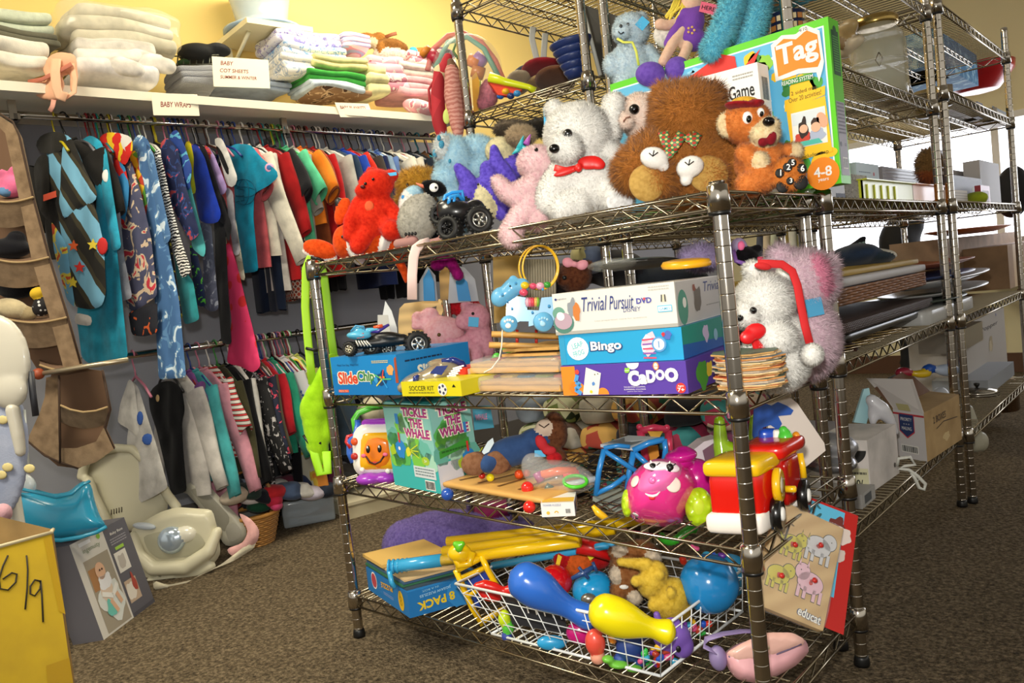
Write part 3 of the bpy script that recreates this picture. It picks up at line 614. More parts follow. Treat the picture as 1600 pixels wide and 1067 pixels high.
# -- Tag box
TL,TR,BRc=atY(943,152,.425),atY(1276,31,.425),atY(1315,286,.425)
up=nrm(np.array(BRc)-np.array(TR)); 
bl=TL-(TR-BRc); bl[2]=BRc[2]; ubox=BRc-bl; vbox=TR-BRc; vbox=vbox-nrm(ubox)*(vbox@nrm(ubox))
GRN=M('#62cf22',.4)
t=Thing('game_box','large bright green edged reading game box at the back of the top shelf','box'); B=Box(bl,bl+ubox,1,.055,up=vbox); B.solid(t.part('carton'),GRN); P=t.part('printing'); F=B.front
SKY=M('#5fb6e0',.4); LEAF=M('#4aa83c',.5); YEL=M('#f6c31c',.5); ORG=M('#f28a1c',.45)
F.rect(P,.012,.03,.982,.955,M('#e8f6f8',.4)); F.rect(P,.018,.04,.976,.945,SKY,2)
r=random.Random(4)
for i in range(26): F.blot(P,r.uniform(.1,.93),r.uniform(.5,.93),r.uniform(.02,.05),M('#8fd0ec' if i%2 else '#e4f3f8',.4),3,i,r.uniform(.01,.03))
for i in range(38):
    a,c=r.uniform(.66,.97),r.uniform(.1,.9); F.blot(P,a,c,r.uniform(.015,.05),[LEAF,M('#2f7d34',.5),M('#8cc63a',.5),YEL][i%4],4,i+50)
F.poly(P,[(.18,.62),(.22,.78),(.56,.97),(.62,.93),(.64,.60)],M('#d42a22',.4),6); F.poly(P,[(.63,.82),(.64,.7),(.73,.93)],M('#d42a22',.4),6); F.text(P,'Interactive',.44,.80,.085,WHITE,8,.03,.30,5); F.rm=lambda a:(.775+(a-.655)*.70) if a>.64 else a; F.ws=.75
F.blot(P,.80,.58,.105,YEL,6,3,.12); F.poly(P,[(.70,.50),(.93,.545),(.935,.60),(.705,.57)],YEL,7); F.text(P,'2 sided map',.82,.60,.03,M('#5a4a10'),8,0,.14,2); F.text(P,'Over 20 activities!',.82,.565,.03,M('#5a4a10'),8,0,.17,2)
# Tag logo: open book shape with letters
F.poly(P,[(.665,.70),(.655,.93),(.72,.97),(.80,.95),(.86,.985),(.93,.93),(.94,.74),(.93,.70),(.905,.63),(.895,.69),(.80,.71)],WHITE,9)
F.poly(P,[(.682,.725),(.675,.91),(.73,.945),(.80,.92),(.86,.955),(.917,.91),(.925,.76),(.905,.72),(.80,.74)],ORG,10); F.text(P,'Tag',.80,.835,.165,WHITE,12,.03,.215,2)
F.rect(P,.70,.655,.875,.693,M('#2b8a3a'),10); F.text(P,'READING SYSTEM',.787,.674,.026,WHITE,12,.01,.165)
F.disc(P,.845,.965,.028,WHITE,12,.018); F.text(P,'4/10.',.845,.965,.02,BLACK,13)
F.poly(P,[(.725,.18),(.71,.51),(.93,.54),(.945,.20)],YEL,8); F.rect(P,.735,.26,.925,.48,M('#eceae4'),9)
F.rect(P,.74,.40,.92,.47,M('#d8e0e4'),10); F.blot(P,.80,.375,.045,M('#2a1a14'),11,2,.06); F.disc(P,.80,.37,.026,M('#e6b292'),12); F.blot(P,.868,.385,.04,M('#3a241a'),11,4,.045); F.disc(P,.868,.365,.03,M('#e6b292'),12)
F.blot(P,.79,.315,.07,M('#c8402e'),10,5,.035); F.blot(P,.875,.32,.065,M('#aab4cc'),10,6,.04); F.disc(P,.905,.40,.03,M('#e0a888'),11,.05,ang=20); F.poly(P,[(.75,.265),(.90,.265),(.88,.295),(.78,.295)],M('#4fb8a8'),13)
F.text(P,'Includes map',.85,.20,.03,M('#5a4a10'),10,0,.14,2); F.blot(P,.88,.145,.085,YEL,8,8,.06)
F.disc(P,.885,.075,.10,ORG,10,n=28); F.text(P,'4-8',.885,.088,.062,WHITE,11,.02); F.text(P,'years',.885,.035,.022,WHITE,11,.01)
F.rm=None; F=B.right; F.rect(P,.1,.05,.92,.50,M('#a9a6b4',.5)); F.greek(P,.15,.3,.85,.5,9,M('#7c7a88'),2,1); F.rect(P,.16,.66,.86,.93,M('#14512c',.5)); F.disc(P,.5,.93,.03,M('#14512c',.5),2); F.greek(P,.24,.68,.78,.90,15,M('#5fae52'),2,2); F.barcode(P,.3,.09,.78,.16); F.disc(P,.25,.24,.015,BLACK,2); F.text(P,'CE',.7,.24,.018,M('#5a5864'),2,.01)
# -- white Game box
t=Thing('game_box','white Game box with small pictures down its side, standing before the green box','box')
TR2=atY(1183,97,.365); BR2=atY(1203,300,.365)
TL2=atY(1000,146,.365); v2=TR2-BR2; o2=TL2-v2; B=Box(o2,BR2,1,.05,up=v2); B.solid(t.part('carton'),M('#f3f1ee',.45)); P=t.part('printing'); F=B.front
F.text(P,'Game',.86,.81,.11,BLACK,2,.015,.20,1); F.greek(P,.80,.90,.96,.95,2,M('#a8a6a0')); F=B.right; F.barcode(P,.2,.70,.8,.92)
for i,c in enumerate(('#a02a22','#3a4a20','#c84a22','#7a1a1a')): F.blot(P,.55,.52-.13*i,.03,M(c),2,i)
F.greek(P,.2,.4,.35,.65,3,BLACK)
# ================================================================ front rack, second shelf
def onz(px,py,z): return atZ(px,py,z)
Z2=ZS[1]+.004
# -- SlideChip box
A=onz(523,617,Z2); Bp=onz(626,617,Z2)
t,B,P=carton('game_box','blue game box with red and green lettering at the left end of the second shelf',A,Bp,.092,.24,M('#1a86cc',.35)); F=B.front
F.rect(P,0,0,1,.55,M('#1478c0',.35)); F.text(P,'Slide',.25,.45,.36,M('#f4f0dc'),2,.09,.33); F.text(P,'Slide',.25,.45,.32,M('#e0482a'),3,.03,.30); F.text(P,'Chip',.53,.45,.38,M('#f4f0dc'),2,.09,.28); F.text(P,'Chip',.53,.45,.34,M('#3d8a48'),3,.03,.25)
F.text(P,"Watch Your Step, Watch Out!",.27,.78,.07,M('#0d2a50'),2,0,.34); F.disc(P,.16,.10,.045,M('#e4572a'),2,.035); F.rect(P,.08,.07,.24,.14,M('#e4572a'),2); F.text(P,'Family Fun',.16,.105,.04,WHITE,3,0,.13)
F.greek(P,.64,.80,.88,.88,2,M('#f0d070')); F.blot(P,.77,.42,.18,M('#15406e'),3,2); F.blot(P,.90,.62,.13,M('#e8a860'),3,3); F.blot(P,.68,.38,.08,M('#3a9ad8'),4,4); F.disc(P,.75,.45,.03,M('#f5a020'),5); F.disc(P,.80,.45,.03,M('#f5a020'),5)
for q in range(5): F.line(P,[(.77,.4),(.77+.13*math.cos(q*1.3),.4+.25*math.sin(q*1.3))],.035,M(['#58c070','#e84830','#58c070','#e8d860','#38a0e0'][q]),4)
F.poly(P,[(.96,.3),(1,.3),(1,.95),(.97,.9)],M('#a84a24'),3); F=B.right; F.text(P,'Slide',.4,.5,.3,M('#f4f0dc'),2,.04,.3); F.greek(P,.1,.75,.6,.85,1,M('#0d2a50'))
# -- truck on the box
d=(dZ(523,617,Z2)+dZ(626,617,Z2))/2+.02; t=Thing('toy_truck','toy truck with light blue cab and big black tyres on the blue game box','toy car')
wheel(t,547,545,11,d,8,6,ang=-.25,hub='#d8d0b8'); wheel(t,652,537,19,d,0,9,ang=.35,hub='#d0d0cc'); wheel(t,582,541,15,d,-10,8,ang=-.3,knob=True); wheel(t,604,545,14,d,-22,8,ang=.3)
b=t.part('chassis'); soft(b,d,[L(BLACK,[(560,538,8,2),(590,535,9,-2),(630,530,9,-8)]),E(BLACK,606,526,24,8,-6,12)],2,2)
for q in range(5): b.ptube([(556+q*4,532,10),(560+q*5,541,12)],1.2,d,M('#e8e4d8',.3,.4),6)
b=t.part('cab'); CAB=PL('#58b4d8'); soft(b,d,[E(CAB,561,524,20,7,2,12),E(CAB,561,517,10,7,-2,9),L(CAB,[(574,516,4,0),(590,514,3,0)])],2,2)
b.ptube([(548,518,6),(556,509,6),(568,510,4),(572,520,2)],1.5,d,M('#4a9cc8',.3)); b=t.part('flag_wing'); b.ptube([(572,516,-2),(590,517,-2),(608,507,-4)],[4,4,2],d,PL('#4a3a98')); b.ptube([(584,512,0),(598,509,0)],3,d,PL('#e05a30'))
b=t.part('name_decal'); b.pslab([(557,522),(568,520),(569,527),(558,529)],d-.018,.001,M('#c8402a'))
# -- silver car and yellow box under it
A=onz(629,619,Z2); Bp=onz(722,619,Z2)
t,B,P=carton('toy_box','flat bright yellow carton with a football picture, under the silver car',A,Bp,.032,.12,M('#dccf1a',.4)); F=B.front
F.text(P,'SOCCER KIT',.35,.55,.32,M('#5a5408'),2,.01,.42); F.greek(P,.12,.15,.56,.35,1,M('#8a8420')); F.disc(P,.70,.45,.42,M('#e4e2dc'),2); 
for q in range(5): F.disc(P,.70+.05*math.cos(q*1.26),.45+.25*math.sin(q*1.26),.1,M('#3a3e5a'),3)
F.poly(P,[(.86,.6),(.89,.8),(.92,.6)],BLACK,2)
d=dZ(675,610,Z2)-.01; t=Thing('toy_car','silver toy car with dark blue windows lying nose down on the yellow carton','toy car'); SV=M('#b9ad92',.22,.55,coat=.5)
b=t.part('car_body'); soft(b,d,[E(SV,652,596,30,15,6,26,20),E(SV,680,586,34,17,4,28,22),E(SV,700,582,28,22,-2,26,-18),L(SV,[(628,606,8,14),(660,604,8,18),(700,600,9,14),(718,590,9,8)]),E(SV,690,567,24,8,-8,20,4)],2.2,4)
b=t.part('window')
DB=M('#1c2f7a',.12,coat=.6)
b.pslab([(671,583),(682,572),(700,571),(690,586)],d-.05,.006,DB); b=t.part('window'); b.ptube([(648,600,34),(650,590,36),(654,586,34)],[4,5,2],d,DB); b=t.part('rear_window'); b.ptube([(690,564,12),(708,562,12),(722,568,8),(730,576,4)],[3,5,5,2],d,DB)
b=t.part('vents'); 
for q in range(5): b.pslab([(695+q*3,591-q*4),(712+q*3,586-q*4),(713+q*3,588-q*4),(696+q*3,593-q*4)],d-.046,.004,M('#e8e2d0',.3,.3))
b=t.part('bonnet'); b.pslab([(664,598),(690,594),(694,602),(662,606)],d-.052,.006,M('#e8e4dc',.3,.2))
# -- pink pigs
d=dZ(700,575,Z2); PG=FZ('#f8c8d0','#f0b0bc')
t=toy('plush_pig','pink plush pig lying on its side, glossy eyes, on the second shelf'); b=t.part('body')
soft(b,d,[E(PG,694,520,32,26,8,26),E(PG,672,492,14,12,4),E(PG,710,555,38,22,2,22),L(PG,[(668,505,10,6),(648,510,6,6)]),E(PG,652,498,9,12,6),L(PG,[(690,545,12,14),(672,550,9,16)])],3,4); b.fur(6000,.0035,.001,seed=21)
eyes(t,b,[(671,530,3),(686,523,3)],M('#5a4416',.2)); c=t.part('mouth'); p_,q_=b.surf(680,546); c.ell(p_,[RT*.006,UP*.003,FW*.003],M('#c83040'),2)
t=toy('plush_pig','darker pink plush pig with a square blue sticker on its cheek'); b=t.part('body'); PG2=FZ('#f2b4c4','#e49cb0')
soft(b,d,[E(PG2,742,498,24,24,10,22),E(PG2,724,502,13,13,22,10),E(PG2,728,478,9,9,6),L(PG2,[(748,520,20,4),(756,545,18,4)]),L(PG2,[(726,534,12,16),(706,540,11,22),(700,530,9,24)]),L(PG2,[(744,545,10,20),(746,560,10,24)])],3,4); b.fur(6000,.0035,.001,seed=22)
eyes(t,b,[(739,490,2.6)]); tag(t,b,740,503,16,15,TAGB,-4)
t=toy('plush_ladybird','red plush ladybird with black feet behind the pigs'); b=t.part('body'); d2=d+.07; RR=FZ('#d01e30','#a8141f'); soft(b,d2,[E(RR,728,480,24,18),E(RR,700,478,12,10),E(BLACK,694,474,8,9),E(BLACK,698,496,7,8)],2.5,3)
# -- wooden figures at the back left
t=Thing('wooden_cutout','tall pale wooden board cutout with a window hole at the back of the second shelf','toy'); b=t.part('board'); dd=dY(650,500,.40)
b.pslab([(622,505),(624,482),(632,474),(697,466),(697,474),(690,492),(688,540),(624,548)],dd,.012,M('#d8b87c',.6,0,'wood',sc=8)); b=t.part('window_cut'); b.pslab([(664,492),(668,482),(682,478),(678,500),(664,502)],dd-.002,.002,M('#3a3020'))
t=Thing('sandal','grey sandal with a blue strap standing on its heel behind the pigs','shoe'); dd=dY(705,440,.42)
for nm,pts,mt in(('sole',[(700,474),(703,425),(712,414),(726,418),(742,436),(748,470)],'#a9abb3'),('strap',[(716,470),(712,440),(722,433),(730,440),(736,470)],'#2b86c4')):
    b=t.part(nm); b.pslab(pts,dd-(.012 if nm=='strap' else 0),.012,M(mt,.6))
t=Thing('sandal','second grey sandal with a blue strap, left of the other one','shoe')
for nm,pts,mt in(('sole',[(655,470),(655,440),(668,416),(680,430),(684,470)],'#a4a6ae'),('strap',[(662,470),(661,436),(670,420),(678,440),(680,470)],'#2b86c4')):
    b=t.part(nm); b.pslab(pts,dd-(.012 if nm=='strap' else 0),.012,M(mt,.6))
t=Thing('wooden_cutout','narrow wooden post with a carved handle standing between the sandals','toy'); t.part('board').pslab([(688,468),(686,428),(692,416),(702,420),(704,468)],dd+.015,.016,M('#b8904e',.6,0,'wood',sc=8))
t=Thing('toy_sail','pointed white cardboard sail leaning at the back left of the second shelf','toy'); t.part('card').pslab([(594,522),(598,492),(602,470),(612,486),(620,512),(622,540),(600,540)],dY(610,510,.35),.002,M('#dfe4e8',.5)); t.part('card').pslab([(590,520),(590,492),(606,492),(612,530)],dY(610,510,.33),.002,M('#c8c8c4',.5))
# magenta glove, hangs from the shelf above
t=toy('plush_glove','magenta plush leg dangling through the top shelf wires'); b=t.part('body'); dd=dY(700,415,.30); MG=FZ('#b01a80','#860e5e'); soft(b,dd,[E(MG,684,414,12,9),L(MG,[(694,400,8),(704,408,9),(716,430,9)]),L(MG,[(694,400,8),(686,408,9)])],2.2,3); b.fur(1500,.003,.001,seed=4)
# white strap over the top shelf rim
b=one('fabric_strap','pale pink webbing strap hanging over the front rim of the top shelf','strap'); ribbon(b,[(672,378,0),(660,381,6),(650,388,12),(646,402,10),(644,430,8),(644,468,8)],8,dY(650,420,-.005),M('#efd0c8',.7),flat=.12)
# -- wooden slats, puzzles
WOODP=M('#dba85c',.5,0,'wood',sc=14); t=Thing('xylophone_frame','two pale wooden rails with red pegs between them, under the blue hippo cart','toy')
for y0,y1 in((522,526),(539,542)):
    b=t.part('rail'); b.ptube([(768-(4 if y0>530 else 0),y0,20),(880,y1,20)],4.8,dY(820,530,.13),WOODP,4)
for x in(808,838,876):
    b=t.part('peg'); b.ptube([(x,515,8),(x,545,8)],2.4,dY(820,530,.13),M('#b8281c',.3))
b=t.part('cord'); b.ptube([(785,515,26),(784,540,26),(780,560,28),(768,576,30),(756,582,30)],1.1,dY(820,530,.13),M('#e8e4d8'),6)
for i,(pts,zoff,lab) in enumerate(((( (790,578),(882,574),(880,596),(735,586) ),.10,'wooden tray puzzle in plastic wrap, upper of the two on the second shelf'),(((722,606),(880,604),(880,617),(722,618)),.06,'wooden tray puzzle in plastic wrap, lower of the two on the second shelf'))):
    t=Thing('wooden_puzzle',lab,'puzzle','wrapped wooden puzzles'); zz=Z2+(.034 if i==0 else .001); yy=.05 if i==0 else .012; xa=atY(738 if i==0 else 722,610,yy)[0]; xb=atY(876,610,yy)[0]; A=A3(xa,yy,zz); u=A3(xb-xa,0,0); w=A3(0,.2,0)
    b=t.part('board'); b.obox(A,u,w,(0,0,.012),WOODP); b.obox(A+A3(0,0,.0125)+w*.02,u,w*.9,(0,0,.008),M('#c89a5c',.5,0,'wood',sc=20)); pc=t.part('pieces')
    for q in range(5): c=A+u*(.14+.18*q)+w*.35+A3(0,0,.0225); pc.rbox(c,nrm(u),nrm(w),(0,0,1),(.018,.022,.004),.004,M(['#8a2a20','#c8a020','#2a6a8a','#7a8a3a','#b85030'][q],.4),4)
    wr=t.part('plastic_wrap'); wr.rbox(A+u*.5+w*.5+A3(0,0,.014),nrm(u),nrm(w),(0,0,1),(np.linalg.norm(u)*.51,.104,.017),.012,M('#eef2f4',.1,alpha=.22),12,.004,25)
t,B,P=carton('toy_box','small red box with a white label between the silver car and the puzzles',onz(729,590,Z2+.025),onz(772,580,Z2+.025),.022,.05,M('#e2402e',.4)); B.front.rect(P,.06,.15,.3,.85,M('#f4d8d0')); 
b=one('toy_leaf','small bright green plastic toy piece under the wooden rails','toy'); soft(b,dY(785,550,.15),[E(PL('#4ec83a'),796,546,12,6),E(PL('#4ec83a'),775,560,7,10,0,6,-20)],2,2)
t=Thing('toy_box','stack of thin wooden trays with red circles under the rails','puzzle'); b=t.part('trays')
xa,xb=atY(786,590,.09)[0],atY(872,590,.09)[0]
for q in range(3): b.obox((xa+.004*q,.09,Z2+.052+q*.011),(xb-xa,0,0),(0,.15,0),(0,0,.006),WOODP)
b=t.part('red_rings')
for x in(820,842,862): b.ptube([(x+7*math.cos(a),551+3.5*math.sin(a),0) for a in np.linspace(0,6.28,12)[:-1]],1.3,dY(840,550,.14),M('#b02a28'),6,closed=True)
# -- hippo cart
t=Thing('wooden_hippo_cart','light blue wooden hippo pull cart with paw print wheels','toy'); HB=PL('#6db9e4',.35); d=dY(820,480,.12); k=d/FPX
b=t.part('base'); b.pslab([(792,467),(804,462),(822,465),(824,484),(842,485),(846,465),(868,463),(872,470),(876,512),(850,504),(826,510),(826,502),(812,502),(800,508),(790,500)],d-.02,.06,HB)
b=t.part('head'); soft(b,d-.01,[L(HB,[(780,468,12,10),(800,450,15,10),(816,446,12,10)]),E(HB,781,464,14,16,10,14,-20),E(HB,802,436,7,6,10,5)],2,3); eyes(t,b,[(797,447,1.6)])
b=t.part('spots'); hd=t.parts[-3][1]
for x,y,r in((785,460,2.2),(793,470,1.6),(806,442,2),(800,482,2),(832,488,2),(858,478,2.4),(848,452,2)): b.pball(x,y,r,r,d-.03,M('#3f95cc'),6 if x>795 and y>465 else 24,1)
for x,y,r in((795,506,13),(849,503,15)):
    b=t.part('wheel'); c=W(x,y,d-.045); b.lathe(c,[(r*k*.2,-.012),(r*k*.9,-.012),(r*k,-.008),(r*k,.004),(r*k*.9,.008)],HB,26,-FW+RT*.15); pw=t.part('paw_print',b)
    pw.pball(x-1,y+3,4.5,4,d-.056,WHITE if x<800 else M('#a8d8f0'),0,1)
    for q in range(4): pw.pball(x-6+q*4,y-4-(2 if q in(1,2) else 0),1.9,2.2,d-.056,WHITE if x<800 else M('#a8d8f0'),0,1)
bd=t.part('bead_bar')
for i,(x,c) in enumerate(((824,'#f0b8c4'),(828,'#e86a80'),(832,'#e04858'),(837,'#f0b060'),(840,'#8cb838'))): bd.pball(x,472,4,8,d-.03,PL(c),0,8)
RG=PL('#f0b818')
t=Thing('bead_ring_toy','yellow ring rattle threaded with coloured beads, on the hippo cart','toy')
for dx,dzz,rx in((0,0,30),(6,8,28)):
    b=t.part('ring'); b.ptube([(841+dx*.6+rx*math.cos(a),418+34*math.sin(a),dzz+8*math.cos(a)) for a in np.linspace(0,2*math.pi,40)[:-1]],1.6,d-.02,RG,8,closed=True)
for x,y,rx,c in((820,446,7,'#e8c820'),(833,447,6,'#e05070'),(844,447,7,'#f0a8c0'),(855,445,6,'#3f9a38'),(818,457,7,'#e8506a')): b=t.part('bead'); b.pball(x,y,rx,rx*.85,d-.02,PL(c),12)
# brown bear with bow behind
t=toy('teddy_bear','small dark brown bear wearing a pink bow, behind the hippo cart'); d2=dY(890,425,.36); b=t.part('head'); BB=FZ('#6e4028','#52291a'); soft(b,d2,[E(BB,898,432,26,26),E(BB,884,436,14,12,14),E(BB,918,416,10,10)],2.5,3); b.fur(3000,.004,.001,seed=31); c=t.part('nose'); p_,q_=b.surf(882,434); c.ball(p_,.006,BLACK)
c=t.part('bow'); soft(c,d2,[E(M('#e89aa8',.6),887,410,9,8,24,5,-20),E(M('#e89aa8',.6),910,414,10,8,24,5,20),E(M('#e89aa8',.6),898,413,5,5,26)],2,2)
# boards behind (yellow brown curtain-like) at the back
t=Thing('wooden_board','tall tan wooden board standing behind the hippo cart','board'); t.part('board').pslab([(770,402),(812,398),(815,500),(772,505)],dY(790,450,.42),.01,M('#c39b4c',.6,0,'wood',sc=6))
t=Thing('corrugated_card','grey ribbed cardboard sheet standing behind the yellow ring rattle','board'); b=t.part('sheet')
for q in range(14): b.ptube([(814+q*4,405),(816+q*4,500)],2.2,dY(840,450,.43),M('#a09680',.8),6)
# -- boxes stack
Z2b=Z2
A=onz(881,618,Z2b); Bp=onz(1076,615,Z2b)
t,B,P=carton('game_box','purple game box with an orange end, lowest of the stack on the second shelf',A,Bp,.056,.27,M('#5a3fa0',.35)); F=B.front
F.rect(P,0,0,.12,.97,M('#f08a2a',.4)); F.disc(P,.34,.02,.22,M('#f08a2a'),2,a0=0,a1=180); F.disc(P,.12,.24,.3,M('#f08a2a'),1,ry=.22); F.disc(P,.60,1.0,.22,M('#e8e6f0'),2,a0=180,a1=360,ry=.2); F.poly(P,[(.17,.02),(.22,.92),(.34,.72),(.30,.02)],M('#eeeadc'),3)
F.line(P,[(.14,.68),(.12,.45),(.16,.35),(.11,.2),(.16,.06)],.14,M('#4f9ad8'),4); F.disc(P,.14,.78,.08,M('#e04838'),4); F.disc(P,.29,.68,.02,BLACK,5); F.disc(P,.315,.70,.02,BLACK,5); F.blot(P,.27,.38,.06,M('#5a8ac8'),5,1); F.disc(P,.245,.12,.06,M('#e0cc30'),5,n=5)
for ch,x,y,h,wd in(('C',.60,.52,.50,.09),('a',.672,.48,.32,.065),('D',.735,.56,.40,.07),('O',.805,.60,.34,.07),('O',.89,.59,.44,.10)): F.text(P,ch,x,y,h,WHITE,4,.07,wd)
F.disc(P,.78,.88,.10,M('#e88a3a'),4,ry=.13); F.disc(P,.78,.88,.07,M('#f4e8d8'),5,ry=.1); F.text(P,'Cranium',.78,.88,.05,M('#c83a2a'),6,0,.06); F.blot(P,.555,.78,.09,M('#8cc83c'),4,5); F.text(P,'new!',.555,.78,.06,WHITE,5,0,.04)
F.text(P,'THE DRAWING, SCULPTING,',.60,.24,.045,WHITE,3,0,.17); F.text(P,'SURPRISING, SOLUTION',.60,.165,.045,WHITE,3,0,.17); F.text(P,'game for kids',.60,.10,.03,WHITE,3,0,.12)
F.disc(P,.95,.18,.16,M('#d83428'),3); F.text(P,'Ages',.95,.24,.07,WHITE,4,.01,.045); F.text(P,'7+',.95,.13,.12,WHITE,4,.02,.05)
F=B.right; F.blot(P,.25,.4,.5,M('#4f9a38'),1,4); F.blot(P,.38,.5,.25,M('#e8c838'),2,5); F.blot(P,.8,.6,.3,M('#7a4fc0'),1,6)
# Bingo
zt=Z2b+.0565; Ab=W(880,563,(A-CP)@FW); Ab=A+A3(-.001,.004,.056+.0008); Bb=A+(Bp-A)*.965+A3(0,.012,.0568)
t,B,P=carton('game_box','light blue Bingo game box, middle of the stack on the second shelf',Ab,Bb,.056,.26,M('#2c9fd0',.3)); F=B.front
F.rect(P,0,.0,.05,1,M('#2f98c4'),1); F.disc(P,.16,.52,.40,WHITE,2,ry=.38); F.text(P,'LEAP',.16,.64,.17,M('#5ac0c8'),3,.01,.095,14); F.text(P,'FROG',.165,.38,.17,M('#5ac0c8'),3,.01,.095,12)
F.text(P,'Bingo',.40,.52,.42,M('#1c3e78'),2,.08,.275); F.text(P,'Bingo',.40,.535,.38,WHITE,3,.03,.255)
for q in range(5):
    a=math.radians(70+q*28); F.line(P,[(.80,.48),(.80+.11*math.cos(a+.7),.50+.42*math.sin(a+.7))],.20,M('#e8eaf4' if q%2 else '#f0c4d0'),3+q)
for q in range(5): F.line(P,[(.70,.12+.14*q),(.80,.10+.15*q)],.05,M('#8a5aa8' if q%2 else '#d04a6a'),9)
F.disc(P,.83,.52,.24,M('#5a9ad0'),11); F.disc(P,.83,.52,.18,M('#e4f0f4'),12); F.text(P,'1',.83,.52,.2,M('#3a7ab8'),13); F.blot(P,.90,.78,.14,M('#4a6ab8'),10,3); F.blot(P,.87,.82,.06,M('#c83040'),12,8)
F=B.right; F.poly(P,[(0,0),(1,0),(1,.25),(0,.45)],M('#1f5aa8'),1); F.poly(P,[(0,.45),(1,.25),(1,1),(0,1)],M('#1f8a7c'),1); F.blot(P,.45,.6,.3,M('#c8b8d8'),2,4); F.disc(P,.65,.45,.2,M('#8ab8d0'),3); F.text(P,'0',.88,.6,.2,WHITE,2)
# Trivial Pursuit
At=Ab+(0,0,0); o=A+A3(0,0,.1136); At=o+(Bp-A)*-.01+A3(0,.0,0); Bt=o+(Bp-A)*.945+A3(0,.012,0)
WB=M('#dcd9d2',.35); t,B,P=carton('game_box','white DVD quiz game box, topmost of the stack on the second shelf',At,Bt,.077,.26,WB); F=B.front
F.rect(P,0,0,1,.08,M('#a8a69e'),1); F.disc(P,.045,.52,.17,M('#6a9a88'),2,ry=.16); F.disc(P,.08,.28,.28,M('#4f7f72'),2,ry=.25); F.disc(P,.08,.33,.24,M('#b49aa8'),3,ry=.2); F.disc(P,.06,.45,.11,WHITE,4,ry=.10,ang=-30); F.blot(P,.17,.64,.13,M('#8a8f96'),4,2,.2); F.blot(P,.205,.52,.10,M('#c87838'),5,3,.22)
IK=M('#2c3a78'); F.text(P,'Trivial',.36,.68,.34,IK,3,.004,.215,0,.3); F.text(P,'Pursuit',.58,.66,.32,IK,3,.004,.20,0,.3); F.text(P,'DVD',.76,.645,.13,M('#4a4a9c'),3,.04,.12); F.text(P,'DISNEY',.66,.47,.10,IK,3,0,.14,0,.15)
F.text(P,'Less preparation more fun questions',.56,.27,.035,M('#9a988f'),3,0,.42); F.disc(P,.03,.86,.03,IK,3); F.text(P,'Imagination',.08,.86,.05,M('#5a5868'),3,0,.09); F.greek(P,.80,.84,.96,.96,2,M('#b8b6ae'))
F.rect(P,.86,.35,.97,.50,M('#58b8d8'),3); F.rect(P,.865,.37,.965,.48,M('#e8f4f8'),4); F.text(P,'GAMES',.915,.425,.06,M('#4aa8cc'),5,.01,.08); 
for q in range(3): F.line(P,[(.895+.015*q,.58),(.90+.012*q,.74)],.03,M('#3a3a34' if q!=1 else '#d8c8a0'),4)
F.disc(P,.765,.685,.03,M('#d84a5a'),5); F=B.right; F.rect(P,.02,.02,.98,.98,M('#bdb9b6'),1); F.disc(P,.12,.4,.33,M('#4f8f7c'),2,ry=.4); F.disc(P,.15,.5,.12,M('#e4e2dc'),3); F.blot(P,.42,.52,.25,M('#6a6258'),3,5,.3); F.blot(P,.36,.80,.09,M('#8a4a34'),4,6); F.text(P,'Trivia',.74,.78,.24,IK,3,0,.35,0,.25); F.greek(P,.6,.3,.9,.36,1,M('#8a8880'))
# things on top of the stack
zt=o[2]+.078+.001
t=Thing('cd_wallet','flat black wallet in crumpled clear plastic on the white game box','wallet'); d=dY(990,410,.2); b=t.part('wallet'); soft(b,d,[E(M('#141210',.3),1000,412,64,8,0,60,4)],3,3); b=t.part('plastic_bag'); soft(b,d,[E(M('#cfd2cc',.05,alpha=.25,coat=.8,bump=.8),958,414,40,9,16,66,4)],3,1)
b=one('frisbee','yellow plastic disc lying on the black wallet','toy'); b.lathe(atY(1072,412,.13)+A3(0,0,0),[(.001,.006),(.03,.008),(.042,.006),(.046,0),(.044,-.006),(.01,-.006)],PL('#ecac1a'),32,(0.06,-.05,1))
t=toy('plush_monster','lilac fluffy plush showing just above the yellow disc'); b=t.part('body'); LV=FZ('#b7a6cc','#9c8ab4'); soft(b,dY(1095,395,.33),[E(LV,1096,402,30,18),E(LV,1076,402,14,12)],3,3); b.fur(4000,.012,.0016,seed=41)
t=toy('plush_mouse','black plush with pink ears and purple scarf behind the front post'); d=dY(1165,400,.36); b=t.part('body'); soft(b,d,[E(FZ('#121014','#060506'),1166,402,20,16),L(FZ('#121014','#060506'),[(1170,394,8),(1184,388,7)]),E(LV,1154,385,13,14,-6)],2.5,3); b=t.part('ear_lining'); soft(b,d,[E(M('#e86a98',.7),1158,384,6,8,10,4)],2,2); b=t.part('scarf'); b.ptube([(1146,392,10),(1150,408,18),(1164,412,20)],3.5,d,PL('#8e62b8'),8); b=t.part('nose'); soft(b,d,[E(M('#c83a58'),1188,404,6,4,16,4)],2,2)
# -- stack of jigsaw discs
r=random.Random(9); c0=onz(1152,612,Z2)
for i in range(17):
    b=one('puzzle_card','round cardboard puzzle card in the loose stack by the front post','card','round puzzle cards in the stack'); cols=['#d9b27c','#c99a5c','#e0c08a','#b8a48c','#cf8f4e']
    c=c0+A3(r.uniform(-.006,.006),.055+r.uniform(-.008,.008),i*.0036+.001); a0=r.random()*6; n=26
    P_=[c+A3(math.cos(a0+2*math.pi*q/n),math.sin(a0+2*math.pi*q/n),0)*(.055+.003*math.sin(q*2.1+i)) for q in range(n)]
    b.slab(P_,(0,0,.0026),M(cols[i%5],.8)); b.slab([p+A3(0,0,.0027) for p in P_],(0,0,.0004),M(['#5a6a5a','#c8643a','#7a8c98','#d8d0c0'][i%4],.7))
